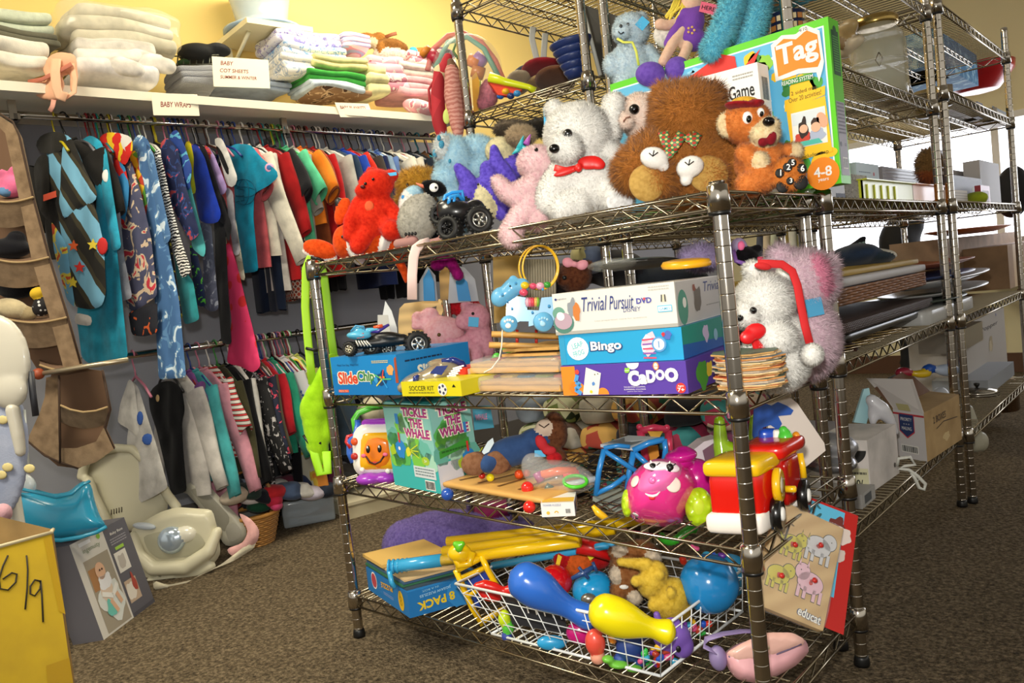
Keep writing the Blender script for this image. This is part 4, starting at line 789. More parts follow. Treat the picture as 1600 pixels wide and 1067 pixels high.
# -- white bear with santa ribbon
d=dY(1195,490,.16); t=toy('teddy_bear','white teddy bear with a red bow at its neck, right end of the second shelf'); b=t.part('body')
soft(b,d,[E(WFUR,1194,474,44,46,0,42),E(WFUR,1166,492,20,20,24,20),E(WFUR,1176,422,14,14,-4),E(WFUR,1226,430,12,12,-8),E(WFUR,1215,565,48,46,-4,42),E(WFUR,1212,528,31,27,30,22),L(WFUR,[(1236,520,24,4),(1224,530,24,16)]),E(WFUR,1200,585,30,26,20),E(WFUR,1178,560,22,26,6)],4,6)
b.fur(34000,.0075,.0014,.25,.4,51); eyes(t,b,[(1177,485,5.5)]); n_=t.part('nose'); p_,q_=b.surf(1156,497); n_.ball(p_-FW*.002,.006,M('#0a0808',.15))
n_=t.part('neck_ribbon'); RDS=M('#d4181e',.35); soft(n_,d,[E(RDS,1180,518,17,13,48,6,14),E(RDS,1168,527,12,11,50,6),L(RDS,[(1176,530,4,40),(1184,552,5,36)]),L(RDS,[(1180,530,4,40),(1196,548,4,38)])],2,2)
t=Thing('santa_hat_band','long thin red felt band with white pompom draped over the white teddy','hat'); b=t.part('band'); RF=M('#c81c20',.8); kk=d/FPX
ribbon(b,[(1184,412,34),(1200,412,36),(1222,413,36),(1238,424,36),(1246,446,38),(1252,480,38),(1258,510,40),(1265,536,42)],6.5,d,RF,flat=.3); soft(b,d,[E(RF,1192,416,14,6,36,5,-8)],2,2)
b=t.part('pompom'); soft(b,d,[E(WFUR,1268,554,16,16,40,15)],2.5,2); b.fur(3000,.005,.001,seed=52)
d=dY(1265,470,.33); t=toy('plush_rabbit','large fluffy pale pink plush with a blue square tag, behind the white teddy'); b=t.part('body'); LP=FZ('#f2d8e2','#e2c0d0'); PK2=FZ('#ee9fb8','#e08aa8')
soft(b,d,[E(LP,1255,440,50,48,0,40),E(LP,1262,530,44,60,-4,40),E(PK2,1278,432,16,32,26,16,12),E(LP,1218,400,18,16),E(LP,1296,412,12,14)],4,5); b.fur(30000,.014,.0015,.4,.55,53); tag(t,b,1271,480,24,26,M('#3f92bc',.6),12)
# lime green backpack strap bag on the left post
t=Thing('backpack','lime green child backpack hanging by its straps from the left post','bag'); LG=CL('#9fd41e','#86bb10',30); d=dX(495,560,-1.16)
b=t.part('strap'); ribbon(b,[(512,402,0),(498,399,6),(484,404,8),(478,420,8),(477,480,8),(480,520,8),(484,560,8),(488,600,8)],6.5,d,M('#a4d820',.6),flat=.15,up=nrm(-FW+RT*.3))
b=t.part('strap'); ribbon(b,[(498,401,4),(506,430,-4),(512,480,-6),(518,530,-6),(524,572,-6)],6.5,d,M('#8cc01c',.6),flat=.15)
b=t.part('buckle'); b.ptube([(486,402,12),(498,404,12),(506,408,10)],2.2,d,BLACK); b=t.part('buckle'); b.ptube([(478,544,12),(496,548,12)],2.4,d,BLACK)
b=t.part('bag_body'); soft(b,d,[L(LG,[(520,565,14,-8),(508,590,17,-4),(494,620,19),(492,660,20),(496,695,18),(503,715,12)]),L(LG,[(512,620,10,-6),(507,680,14)]),E(LG,490,640,22,30,4,16)],3,3)
b=t.part('strap'); ribbon(b,[(488,690,10),(492,712,14),(500,740,14),(512,738,12),(510,705,12)],7,d,M('#a4e01e',.6),flat=.2); b=t.part('buckle'); b.ptube([(474,680,10),(484,694,12),(502,692,14)],2.2,d,BLACK)
# ================================================================ front rack, third shelf
Z3=ZS[2]+.004; Z3a=Z3+.018
def z3(px): # shelf slopes up to the left end
    return Z3+IN*max(0,min(1,(1175-px)/643.))
# -- musical lantern
t=Thing('toy_lantern','orange smiling toy lantern with purple feet and a green carry handle','toy'); d=dZ(590,752,z3(590))+.03
W_=PL('#f0ece4'); PU=PL('#a23cc0'); b=t.part('feet'); soft(b,d,[E(PU,576,748,20,10,14,18,4),E(PU,602,746,18,10,10,18)],2.5,3)
b=t.part('housing'); panel(b,[(550,684),(556,668),(566,662),(622,660),(624,742),(562,744),(552,732)],lambda x,y:d-.008,.022,W_,0,22,0,12.,6.,0,1.2); c=t.part('top_cap'); panel(c,[(562,664),(566,655),(616,652),(624,664)],lambda x,y:d-.01,.02,PU,0,22,0,8.,5.,0,1.)
b=t.part('lamp_face'); panel(b,[(563,680),(572,674),(618,672),(620,734),(566,736),(560,726)],lambda x,y:d-.026,.010,M('#eeb018',.2,coat=.5),0,22,0,8.,5.); panel(b,[(572,686),(590,680),(608,686),(614,706),(606,728),(590,732),(572,726),(566,706)],lambda x,y:d-.034,.006,M('#f08018',.2,coat=.5),0,22,0,12.,5.)
for x,y in((575,702),(593,701)): e_=t.part('eye'); e_.pball(x,y,3.2,6,d-.02,BLACK,18,2); e_.pball(x-1,y-3,1.2,2,d-.02,WHITE,20.5,1)
b2=t.part('smile'); b2.ptube([(572,713,27),(578,722,29),(586,725,29),(594,721,29),(600,712,27)],1.5,d-.008,M('#3a1408'),6); b2.pball(586,723,6,2,d-.008,M('#b8261c'),29,1)
c=t.part('cheeks'); c.pball(568,712,4,3,d-.01,M('#f06a8a'),25,2); c.pball(602,710,4,3,d-.01,M('#f06a8a'),27,2)
c=t.part('face_feet'); c.pball(566,734,4,4,d,W_,20,3); c.pball(606,736,4,4,d,W_,20,3)
c=t.part('button'); c.pball(554,690,6,6,d,M('#e0551c',.4),16,3); c=t.part('button'); c.pball(554,713,6,5.5,d,M('#b8281c',.4),16,3)
c=t.part('side_knob'); c.ptube([(548,700,6),(541,690,4),(543,682,2),(552,680,2)],3,d,PL('#c8242c'),8); c=t.part('side_arm'); c.ptube([(552,722,2),(546,708,2),(546,690,2),(556,678,0),(560,660,0)],5,d,PL('#3a6ac8'),8)
c=t.part('handle'); c.ptube([(556,676,-4),(553,655,-6),(560,645,-8),(580,637,-12),(600,634,-16)],5,d,PL('#5ac83a'),10); c.ptube([(559,676,-2),(559,656,-4)],5,d,PL('#2a5ab8'),10)
c=t.part('brand_plate'); c.pslab([(578,672),(590,671),(590,676),(578,677)],d-.026,.002,M('#d8281c'))
# -- Tickle the Whale box, stands with a corner to the front
pm=atZ(690,772,z3(690)); pl=atZ(617,757,z3(617)); pr=pm+nrm(A3(-(pl-pm)[1],(pl-pm)[0],0))*.12; 
if (pr-pm)@RT<0: pr=pm-(pr-pm)
hgt=.205; up=A3(0,0,1)*hgt+(pl-pm)*.06
t=Thing('game_box','tall green and turquoise game box with purple lettering and a whale picture','box'); b=t.part('carton'); b.obox(pl,pm-pl,up,pr-pm,M('#3fb6b4',.35)); P=t.part('printing')
def whale(F,P,x,y,s):
    F.blot(P,x,y,.10*s,M('#2a86d0'),5,3,.11*s); F.blot(P,x+.16*s,y-.02,.05*s,M('#e0dc38'),4,1); F.blot(P,x-.18*s,y-.02,.06*s,M('#a8c828'),4,2); F.line(P,[(x,y+.08*s),(x,y+.20*s)],.03,M('#d83a34'),6); F.disc(P,x-.02,y+.01,.022*s,WHITE,7); F.rect(P,x-.03,y+.30*s,x+.04,y+.42*s,M('#3a8ad0'),5)
    for q in(-40,0,40): F.line(P,[(x+.2*s,y),(x+.38*s,y+.12*s*math.sin(math.radians(q)))],.014,M('#c8d838'),4)
for F,sd in((Face(pl,pm-pl,up,np.cross(pm-pl,up)),0),(Face(pm,pr-pm,up,np.cross(pr-pm,up)),1)):
    if F.n@FW>0: F.n=-F.n
    F.rect(P,0,.35,1,1,M('#8cc8c0',.35),1); 
    for q in range(14): F.blot(P,R_.uniform(.1,.9),R_.uniform(.3,.85),.12,M(['#5cb85a','#7cc84a','#a8d8c0','#6ab8a8'][q%4]),2,q)
    tx=.68 if sd==0 else .52
    for w_,y in(('TICKLE',.90),('THE',.775),('WHALE',.66)):
        F.text(P,w_,tx+.005,y-.006,.115,M('#f4ecdc'),3,.12,(.58 if w_!='THE' else .32)*(1.35 if sd else 1)); F.text(P,w_,tx,y,.105,M('#a8307c'),4,.04,(.53 if w_!='THE' else .28)*(1.35 if sd else 1),0)
    whale(F,P,.28 if sd==0 else .78,.45 if sd==0 else .30,1.0)
    if sd==0: F.rect(P,.50,.15,.95,.28,M('#d4dce0'),3); F.greek(P,.53,.17,.92,.27,3,M('#7a8a90'),4); F.barcode(P,.70,.02,.90,.13); F.disc(P,.78,.35,.07,M('#a8c838'),3,ry=.05); F.text(P,'3+',.78,.35,.035,WHITE,4,.01)
    else: F.poly(P,[(.08,.38),(.85,.45),(.85,.54),(.08,.46)],M('#3f9a38'),3); F.greek(P,.14,.42,.8,.47,1,M('#2a6a28'),4); F.rect(P,0,.0,.6,.33,M('#d8dce8'),2)
t=Thing('hang_tag','turquoise cardboard flap with pink lettering behind the green whale game box','card'); b=t.part('card'); dd=dY(755,650,.25); b.pslab([(738,634),(766,634),(772,668),(741,672)],dd,.002,M('#2f9ab8')); 
F=Face(W(741,672,dd-.001),W(772,668,dd-.001)-W(741,672,dd-.001),W(738,634,dd-.001)-W(741,672,dd-.001),-FW); F.text(t.part('lettering'),'WHALE',.4,.5,.25,M('#d88ab0'),1,.03,.6)
# -- balls and board (wooden maze)
zb=z3(740)+.022; A=onz(688,757,zb); Bp=onz(846,784,zb); u=Bp-A; w=nrm(A3(-u[1],u[0],0)); w=(w if w@FW>0 else -w)*.17
t=Thing('wooden_activity_board','pale wooden activity board standing on red and blue ball feet','toy'); b=t.part('board'); b.rbox(A+u*.5+w*.5,nrm(u),nrm(w),(0,0,1),(np.linalg.norm(u)*.5,.085,.007),.007,WOODP,6)
g=t.part('grooves'); F=Face(A+A3(0,0,.0078),u,w,(0,0,1))
for q in range(4): F.line(g,[(.12+.2*q,.15),(.25+.16*q,.85)],.05,M('#7a5428'),1)
for x,y,z_,c in((695,743,1,'#2a56b4'),(699,772,0,'#2a56b4'),(824,762,1,'#e02820'),(827,792,0,'#e02820')):
    b=t.part('ball_foot'); b.pball(x,y,10,10,dZ(x,y,zb+.012 if z_ else zb-.014),PL(c,.12,.5))
for x,y,rr,c in((766,746,6.5,'#ecd81c'),(753,743,5.5,'#c8281c'),(811,741,7.5,'#e0501c'),(823,739,6,'#e0501c')):
    b=t.part('bead'); b.pball(x,y,rr,rr,dZ(x,y,zb+.018),PL(c,.15,.5))
# -- plush monkey lying
d=dZ(740,745,z3(740)+.05)+.03; t=toy('plush_monkey','brown plush monkey in blue overalls and red scarf lying on its back','soft toy'); b=t.part('body'); BM=FZ('#7a4c30','#5c3420'); DN=M('#34507e',.9,0,'cloth','#28406a'); SOL=FZ('#9a6e50','#84583c')
soft(b,d,[E(DN,800,705,46,24,-2,24,16),E(DN,836,688,28,20,-6,20,10),E(BM,868,672,18,30,-6,20,10),E(M('#c8b4a0',.9),852,668,16,14,4,12),L(BM,[(850,700,9,6),(876,712,10,10)]),L(DN,[(776,718,16,8),(762,725,15,14)])],3.2,4); b.fur(4000,.003,.001,seed=61,keep={b.mats.index(BM)})
for x,y in((740,725),(776,723)): c=t.part('foot'); soft(c,d,[E(SOL,x,y,20,19,16,8),E(BM,x+6,y-2,20,18,6,12)],2.5,3)
c=t.part('hand'); soft(c,d,[E(FZ('#c82028'),866,716,13,11,16)],2.5,3); c=t.part('scarf'); soft(c,d,[E(M('#b81c28',.8),846,692,9,14,20,6,30),E(M('#b81c28',.8),858,704,12,8,20,5)],2.5,3)
c=t.part('feather'); c.pslab([(753,706),(762,690),(770,684),(772,692),(764,706),(756,710)],d-.05,.002,M('#c8d8e0')); tag(t,b,840,712,17,10,TAGB,0)
c=t.part('mouth'); c.ptube([(842,663,18),(850,668,20),(858,662,18)],.9,d,M('#3a2418'),6)
# -- bag of toys + bangle
t=Thing('plastic_bag','clear plastic bag of small orange and purple toys beside the wooden board','bag'); d=dZ(870,765,z3(870)+.03)+.02; b=t.part('bag'); soft(b,d,[E(M('#d8dcdc',.06,alpha=.22),875,745,56,26,0,36,-8),E(M('#d8dcdc',.06,alpha=.22),838,735,22,30,2,20,30)],4,1)
for c,pts,r_ in(('#e8622a',[(846,742,4),(872,736,6),(900,736,4)],7),('#a83a80',[(838,738,4),(846,752,6)],7),('#d83a30',[(880,744,8),(904,738,6)],5),('#cfd8d8',[(880,758,6),(930,748,0)],5),('#38605c',[(852,760,6),(866,768,8)],7)): b=t.part('toy_piece'); b.ptube(pts,r_,d,PL(c),8)
b=one('bangle','bright green plastic bangle lying on the clear bag','bangle'); b.ptube([(900+0*a+18*math.cos(a)-1,752+9*math.sin(a),14+12*math.sin(a)) for a in np.linspace(0,6.283,40)[:-1]],2.8,d-.02,PL('#4ec82a'),10,closed=True)
# -- Tower puzzle box
A=onz(847,808,z3(847)); Bp=onz(899,806,z3(899)); t,B,P=carton('puzzle_box','small white puzzle box at the front edge of the third shelf',A,Bp,.027,.075,M('#efece8',.4)); F=B.front
F.text(P,'TOWER PUZZLE',.33,.86,.14,M('#5a6a98'),2,.01,.55); F.disc(P,.2,.3,.14,M('#e8c040'),2,n=6); F.disc(P,.45,.28,.16,M('#d8b030'),2,a0=0,a1=180); F.disc(P,.45,.28,.08,M('#efece8'),3,a0=0,a1=180); F.barcode(P,.72,.2,.88,.6); F=B.right; F.rect(P,0,0,1,1,M('#c8ccd4'),1); F.blot(P,.3,.4,.34,M('#3a4468'),2,3); F.blot(P,.62,.5,.36,M('#e0a838'),3,6); F.blot(P,.7,.45,.12,M('#7a4420'),4,2); B.top.rect(P,.02,.1,.98,.5,M('#e8b840'),1)
# -- blue ramp garage
t=Thing('toy_garage','blue and grey toy ramp frame with criss cross sides beside the pink car','toy'); FB=PL('#2a8ad6'); d=dZ(940,795,Z3)+.06
def bar(part,pts,r,mat,dd=0): part.ptube(pts,r,d+dd,mat,8)
for dz_,ox,oy in((14,0,0),(-60,42,-16)):
    b=t.part('side_frame')
b1,b2=t.parts[-2][1],t.parts[-1][1]
for q_ in(([(931,774),(936,735),(944,702)],4.5),([(943,700),(966,696),(984,698)],3.6),([(944,704),(972,722),(1000,740)],4),([(930,772),(956,760),(978,744)],4)): b1.ptube(q_[0],q_[1],d-.02,FB,8)
for q_ in(([(979,786),(983,740),(990,706)],5),([(989,704),(1014,692),(1038,686)],5),([(1038,686),(1040,702),(1038,718)],4.5),([(992,708),(1010,724),(1030,736)],4.5)): b2.ptube(q_[0],q_[1],d-.012,FB,8)
b=t.part('roof_deck'); b.slab([W(938,694,d-.022),W(992,700,d-.012),W(1036,683,d+.05),W(982,680,d+.05)],(0,0,-.006),M('#b8c0c4',.3)); b.slab([W(950,692,d-.018),W(986,696,d-.008),W(1010,688,d+.03),W(980,684,d+.04)],(0,0,.002),M('#6a7276',.4))
b=t.part('ramp'); b.slab([W(926,776,d-.02),W(974,800,d-.02),W(1000,770,d+.08),W(960,755,d+.08)],(0,0,-.008),M('#a8b0a4',.4)); b.slab([W(926,776,d-.02),W(974,798,d-.02),W(974,810,d-.02),W(926,782,d-.02)],(0,.006,0),M('#8a9288',.4))
b=one('toy_banana','small curved yellow plastic banana lying at the shelf front','toy'); b.ptube([(926,790,0),(934,800,2),(944,808,2),(951,810,0)],[3,6,6,2.5],dZ(940,812,Z3),PL('#ecb81c'),10)
# -- magenta frame toy behind
t=Thing('toy_castle','small pink toy castle frame behind the blue ramp','toy'); d=dZ(1030,700,Z3+.13)+.0; d=dY(1030,700,.36); b=t.part('frame'); MGP=PL('#d4385c'); b.ptube([(1000,672),(1004,690),(1010,720)],6,d,MGP); b.ptube([(1044,672),(1046,700),(1044,722)],6,d,MGP); b.ptube([(1000,674),(1022,668),(1044,672)],6,d,MGP); b.pball(999,667,5,5,d,MGP); b.pball(1042,668,5,5,d,MGP)
b=t.part('plaque'); b.pslab([(1012,674),(1036,674),(1030,684),(1018,684)],d-.02,.006,M('#e8b038')); b=t.part('orange_panel'); b.pslab([(1002,700),(1028,696),(1030,712),(1022,720),(1006,716)],d-.0,.01,M('#d88a1c',.5))
# -- pink car
t=Thing('toy_car','glossy pink ride-along toy car with smiling face and lime wheels','toy car'); d=dZ(1040,822,Z3)+.045; PK=PL('#e8368c',.16,.6); PKL=PL('#f070b4',.16,.6); MGD=PL('#c01a88',.2,.5)
b=t.part('car_body'); panel(b,[(976,775),(980,752),(992,736),(1006,724),(1020,718),(1058,720),(1080,732),(1092,755),(1088,775),(1074,798),(1068,817),(1034,824),(994,816),(980,802)],lambda x,y:d+.012,.085,PK,0,22,0,46.,6.,0,.8)
panel(b,[(984,766),(992,746),(1010,722),(1024,716),(1054,718),(1070,728),(1074,750),(1066,772),(1046,788),(1018,792),(996,784)],lambda x,y:d-.004,.078,PKL,0,22,0,40.,6.,0,.5); soft(b,d,[E(MGD,1088,748,32,34,-34,34,20),E(MGD,1060,720,24,13,-20,24),E(PK,1080,776,30,30,-26,30)],3,4)
b2=b
c=t.part('cockpit'); soft(c,d,[E(MGD,1064,712,26,12,-14,24,10),E(MGD,1068,704,14,8,-16,14)],2.5,3)
def onto(part,body,x,y,rx,ry,mat,th=.003,n=3,off=0.,ang=0):
    p,q=body.surf(x,y); k=np.linalg.norm(p-CP)/FPX; q=nrm(q) if q@FW<0 else -nrm(q); a=math.radians(ang); X=nrm(RT*math.cos(a)+UP*math.sin(a)); X=nrm(X-q*(X@q)); Y=np.cross(q,X); part.ell(p+q*off,[X*rx*k,Y*ry*k,q*th],mat,n)
c=t.part('eye_patch'); onto(c,b2,1028,728,22,11,M('#f6e6ee',.2,coat=.5),.006); onto(c,b2,1048,730,14,11,M('#f6e6ee',.2,coat=.5),.006)
for x,y in((1021,731),(1046,732)): c=t.part('eye'); onto(c,b2,x,y,6.5,7,BLACK,.010); onto(c,b2,x-1,y-3,2,2.4,WHITE,.0125); c.ptube([(x+5,y-4,58),(x+10,y-8,56)],.8,d,BLACK,6)
for x,y in((992,752),(1052,757)): c=t.part('cheek'); onto(c,b2,x,y,9 if x<1000 else 12,12,M('#f4e4d8',.3),.003)
c=t.part('smile'); 
PS=[];
for x,y in((1008,771),(1014,774),(1020,775),(1026,773),(1031,768)): p,q=b2.surf(x,y); PS.append(p-FW*.001)
c.tube(PS,[.001,.0022,.0026,.0022,.001],WHITE,8); onto(c,b2,1019,778,5,3,M('#e02a30'),.003); c=t.part('nose'); onto(c,b2,1019,750,6,6,PKL,.005)
c=t.part('panda_sticker'); onto(c,b2,993,804,5,8,M('#f4f4f4'),.0015); onto(c,b2,992,801,1.6,2.4,BLACK,.0025,2); onto(c,b2,995,809,2.4,2,BLACK,.0025,2)
c=t.part('mouth_slot'); onto(c,b2,1014,806,9,1.2,M('#a81860'),.002)
def bumpwheel(x,y,rx,ry,dz):
    c=t.part('wheel'); LM=PL('#b4d81c',.25,.4); soft(c,d,[E(LM,x,y,rx*1.02,ry*1.02,dz,15)]+[E(LM,x+rx*.66*math.cos(a),y+ry*.68*math.sin(a),rx*.28,ry*.24,dz+5,9) for a in np.linspace(0,6.28,8)[:-1]],2,4); c=t.part('hub',c); c.pball(x,y,rx*.45,ry*.45,d,PL('#c8e43a',.25,.4),dz+12,4)
bumpwheel(1092,792,21,30,26); bumpwheel(980,786,9,22,2)
# -- fire truck
t=Thing('toy_fire_truck','red and yellow toy fire truck with white bumper behind the front post','toy car'); d=dZ(1155,838,Z3)+.05; RDP=PL('#d0180e',.2,.5); YLP=PL('#eebc14',.22,.5); WTP=PL('#efe8e0',.3,.3)
A=onz(1107,832,Z3+.003); Bp=onz(1196,836,Z3+.003); u=nrm(Bp-A); 
k=d/FPX
cxf=W(1150,770,d)
# cab body: rounded box aligned to the truck
wv=nrm(atZ(1258,790,Z3)-atZ(1196,836,Z3)); ctr=(A+Bp)/2; L1=np.linalg.norm(Bp-A)/2; uz=A3(0,0,.82)
b=t.part('cab'); b.rbox(ctr+wv*.045+uz*.072,u,wv,uz,(L1*.95,.045,.051),.018,RDP,7)
b=t.part('bumper'); b.rbox(ctr+wv*.035+uz*.022,u,wv,uz,(L1*1.04,.046,.019),.013,WTP,6)
b=t.part('yellow_roof'); b.rbox(ctr+wv*.045+uz*.137,u,wv,uz,(L1*1.03,.050,.015),.012,YLP,7)
b=t.part('seat'); b.rbox(ctr+wv*.125+u*.018+uz*.150,u,wv,uz,(L1*.9,.055,.014),.012,RDP,7); b=t.part('rear_body'); b.rbox(ctr+wv*.135+uz*.08,u,wv,uz,(L1*.94,.05,.049),.014,RDP,7); b.rbox(ctr+wv*.135+u*L1*.96+uz*.075,u,wv,uz,(.004,.034,.04),.003,PL('#a8120c',.25,.3),4)
b=t.part('rear_bumper'); b.rbox(ctr+wv*.17+uz*.022,u,wv,uz,(L1*.98,.02,.016),.01,WTP,5)
for f_ in(.045,.165):
    c=ctr+u*(L1*.99)+wv*f_+uz*.029; b=t.part('wheel'); b.lathe(c-u*.004,[(.012,0),(.027,0),(.030,.004),(.030,.014),(.026,.018),(.017,.016)],M('#0c0c0d',.25,coat=.3),28,u); h=t.part('hub',b); h.lathe(c+u*.010,[(.012,0),(.012,.005),(.008,.007),(.001,.0075)],WHITE,20,u)
c=ctr+u*(L1*.98)+wv*.055+uz*.088; b=t.part('hose_reel'); b.lathe(c,[(.010,0),(.027,0),(.030,.003),(.030,.010),(.026,.014),(.018,.012),(.001,.011)],YLP,28,u); h=t.part('crank_knob',b); h.lathe(c+u*.012+wv*.016-uz*.014,[(.006,0),(.006,.016),(.003,.018)],YLP,14,u); h=t.part('decal',b); h.lathe(c+u*.0125,[(.014,0),(.0142,.001),(.001,.0012)],M('#c8c0a8'),16,u)
b=t.part('light_bar'); pz=ctr+wv*.10+uz*.165; b.rbox(W(1204,680,d+.06),RT,FW,UP,(.022,.012,.013),.01,PL('#1c4ab8'),5); b=t.part('light_bar'); b.rbox(W(1214,682,d+.055),RT,FW,UP,(.010,.0125,.0135),.006,WHITE,4)
b=t.part('figure'); soft(b,d+.05,[E(PL('#4ec43a'),1227,686,12,17,6,12),E(PL('#4ec43a'),1224,672,7,7,6)],2,2)
b=t.part('side_panel'); b.ptube([(1250,708,0),(1254,728,2),(1256,746,2)],5,d+.03,YLP,8); b=t.part('lamp'); b.pball(1244,681,6,7,d+.05,PL('#e8921c'),0)
# lime seat
t=Thing('toy_chair','lime green moulded toy chair back rising behind the front post','toy'); LMP=PL('#9cc814',.25,.4); d=dZ(1120,790,Z3)+.16; b=t.part('backrest'); soft(b,d,[L(LMP,[(1124,658,9,0),(1126,690,12,0),(1130,720,14,4)]),L(LMP,[(1180,655,9,0),(1178,690,10,0),(1172,716,12,0)]),L(LMP,[(1128,700,14,0),(1150,705,14,0),(1174,704,12,0)]),E(LMP,1148,716,32,16,0,12)],2.6,3)
b=t.part('seam'); b.ptube([(1116,662,8),(1128,664,10),(1136,662,8)],1.2,d,M('#4a5c10'),6)
# whale board
t=Thing('whale_board','white wooden board painted with a blue whale leaning behind the fire truck','board'); d=dY(1230,690,.40); pts=[(1196,634),(1236,622),(1246,630),(1288,692),(1290,704),(1256,732),(1236,742),(1204,700)]; b=t.part('board'); b.pslab(pts,d,.012,M('#e2d6cc',.5))
b=t.part('whale'); b.pslab([(1178,640),(1190,628),(1206,634),(1216,628),(1230,634),(1240,641),(1236,648),(1216,650),(1222,662),(1216,672),(1204,664),(1192,668),(1184,700),(1176,680)],d-.003,.003,M('#2456b0',.4)); 
t=Thing('doll_box','white plastic toy box with a clear window behind the pink car','toy'); d=dY(1095,720,.33); t.part('box').pslab([(1062,720),(1100,690),(1122,684),(1122,740),(1080,745)],d,.06,M('#d8ccd4',.4)); t.part('window').pslab([(1098,704),(1116,692),(1118,722),(1104,728)],d-.004,.003,M('#7a5a6a',.2))
# fabrics/toys at the back of the third shelf
# ================================================================ bottom shelf
Z4=ZS[3]+.004
d=dZ(690,880,Z4)+.12; t=Thing('cushion','purple fluffy cushion lying at the left end of the bottom shelf','cushion'); PC=FZ('#8a78c0','#6f5ca8'); b=t.part('cover'); soft(b,d,[E(PC,690,836,84,36,-10,70,6),E(PC,640,852,42,40,0,50),E(PC,780,836,60,26,-16,50,10)],5,5); b.fur(26000,.006,.0013,.2,.5,71)
t=toy('plush_blanket','dark magenta folded fabric tucked behind the purple cushion','fabric'); b=t.part('fabric'); soft(b,d+.12,[E(CL('#7e1c50'),770,800,60,16,0,40,12)],4,3)
# 8 pack puzzles
A=onz(641,966,Z4); Bp=onz(734,940,Z4); C_=onz(576,921,Z4); t=Thing('puzzle_box','blue box of eight jigsaw puzzles lying upside down on the bottom shelf','box'); BLU=M('#1f74b8',.4)
u=Bp-A; u=u*1.25; w=C_-A; hh=A3(0,0,.062); b=t.part('carton'); b.obox(A,u,hh,w,BLU); P=t.part('printing'); F=Face(A,u,hh,-w)
F.blot(P,.7,.5,.6,M('#2a86cc'),1,3); F.text(P,'8 PACK',.36,.40,.34,M('#e8c820'),3,.035,.50,184); F.text(P,'JIGSAW PUZZLES',.36,.78,.13,M('#a8d4ec'),3,.01,.42,184); F.text(P,'IN A BOX',.30,.92,.08,M('#8ac0dc'),3,.01,.22,184)
F=Face(A+w,-w,hh,-u); F.disc(P,.20,.62,.30,WHITE,2,ry=.36); F.disc(P,.20,.62,.26,M('#b8404c'),3,ry=.30); F.text(P,'PUZZLE',.52,.70,.22,M('#e0a820'),3,.03,.28,-176); F.disc(P,.84,.50,.26,M('#e0b41c'),2,ry=.4); F.text(P,'8',.84,.5,.4,M('#b89010'),3,.01); F.greek(P,.42,.28,.66,.42,2,M('#8aa0d0'))
b=t.part('tray'); b.obox(A+hh+u*.02+w*.05,u*.9,A3(0,0,.004),w*.9,M('#3a4a58'))
for q in range(3): b=t.part('jigsaw'); b.obox(A+hh+A3(0,0,.005+q*.006)+u*(.0+.02*q)+w*.1,u*.8,A3(0,0,.005),w*.9,M(['#2f6a4a','#3a5a78','#d8b888'][q],.6))
b=one('puzzle_tray','buff coloured cardboard tray lying at the back of the blue puzzle box','card'); AA=A+hh+A3(0,0,.024)+w*.55; b.obox(AA,u*.9,A3(0,0,.008),w*.5,M('#d8b060',.7))
# tubes
TUBEY=PL('#f2c40e',.2,.5); TUBEB=PL('#38a4d8',.25,.4); dl=dZ(640,910,Z4+.07)
def tube2(name,label,P0,P1,r0,d0,d1,mat,grp=None,r1=None,cat='toy club'):
    t=Thing(name,label,cat,grp); b=t.part('tube'); r1=r1 or r0; b.tube([W(*P0,d0),W(*P1,d1)],[r0*d0/FPX,r1*d1/FPX],mat,16); return t
dA=dl-.01; dB=dA-.25
tube2('golf_tube','long yellow plastic tube, topmost of the three on the bottom shelf',(700,846),(1010,812),8,dA+.07,dB+.12,TUBEY)
tube2('golf_tube','long yellow plastic tube, middle one of the three on the bottom shelf',(694,862),(960,826),9,dA+.03,dB+.1,TUBEY)
t=tube2('golf_tube','long yellow plastic tube with a white cap, lowest of the three',(690,876),(905,846),9,dA-.0,dB+.04,TUBEY); b=t.part('end_cap'); b.lathe(W(896,848,dB+.045),[(.009,-.012),(.0095,.0),(.009,.003)],WHITE,16,nrm(W(905,846,dB+.04)-W(690,876,dA)))
t=tube2('toy_bat','light blue toy bat handle pointing left over the puzzle box',(608,886),(690,875),10,dA+.02,dA-.0,TUBEB); b=t.part('grip_ring'); 
for q in range(5): b.ptube([(606+q*7,886-q*.9),(609+q*7,886-q*.9)],12-q*.3,dA+.018,TUBEB,14)
b=t.part('wrist_loop'); b.ptube([(608,892,6),(612,910,8),(617,918,8)],4,dA+.01,TUBEB,8)
tube2('toy_bat','long light blue plastic rod below the yellow tubes',(770,884),(960,850),6,dA-.03,dB+.03,TUBEB)
# yellow frame
t=Thing('toy_ladder','yellow toy ladder frame with a blue panel hanging into the wire basket','toy'); dF=dA-.06
b=t.part('frame'); b.ptube([(712,890),(724,918),(738,950),(754,976)],5,dF,TUBEY,8); b.ptube([(752,868),(762,890),(776,915),(780,930)],5,dF-.02,TUBEY,8); b.ptube([(714,890),(756,868)],6,dF-.01,TUBEY,8); b.ptube([(722,902),(764,884)],4,dF-.01,TUBEY,8); b.ptube([(734,930),(772,906)],4,dF-.01,TUBEY,8); b.ptube([(752,972),(790,950)],5,dF-.01,TUBEY,8)
b=t.part('head_cap'); b.pball(718,864,19,15,dF-.01,TUBEY,0,14); b.ptube([(710,868,4),(716,884,4),(734,880,4),(738,862,4)],6,dF-.01,TUBEY,8); b=t.part('green_star'); soft(b,dF-.02,[E(PL('#6ac828'),717,854,7,9,12,6),E(PL('#6ac828'),712,850,5,5,12),E(PL('#6ac828'),722,850,5,5,12)],2,1)
b=t.part('blue_panel'); b.pslab([(728,905),(758,890),(768,910),(742,930),(752,950),(744,948)],dF+.01,.006,M('#2444a8',.4))
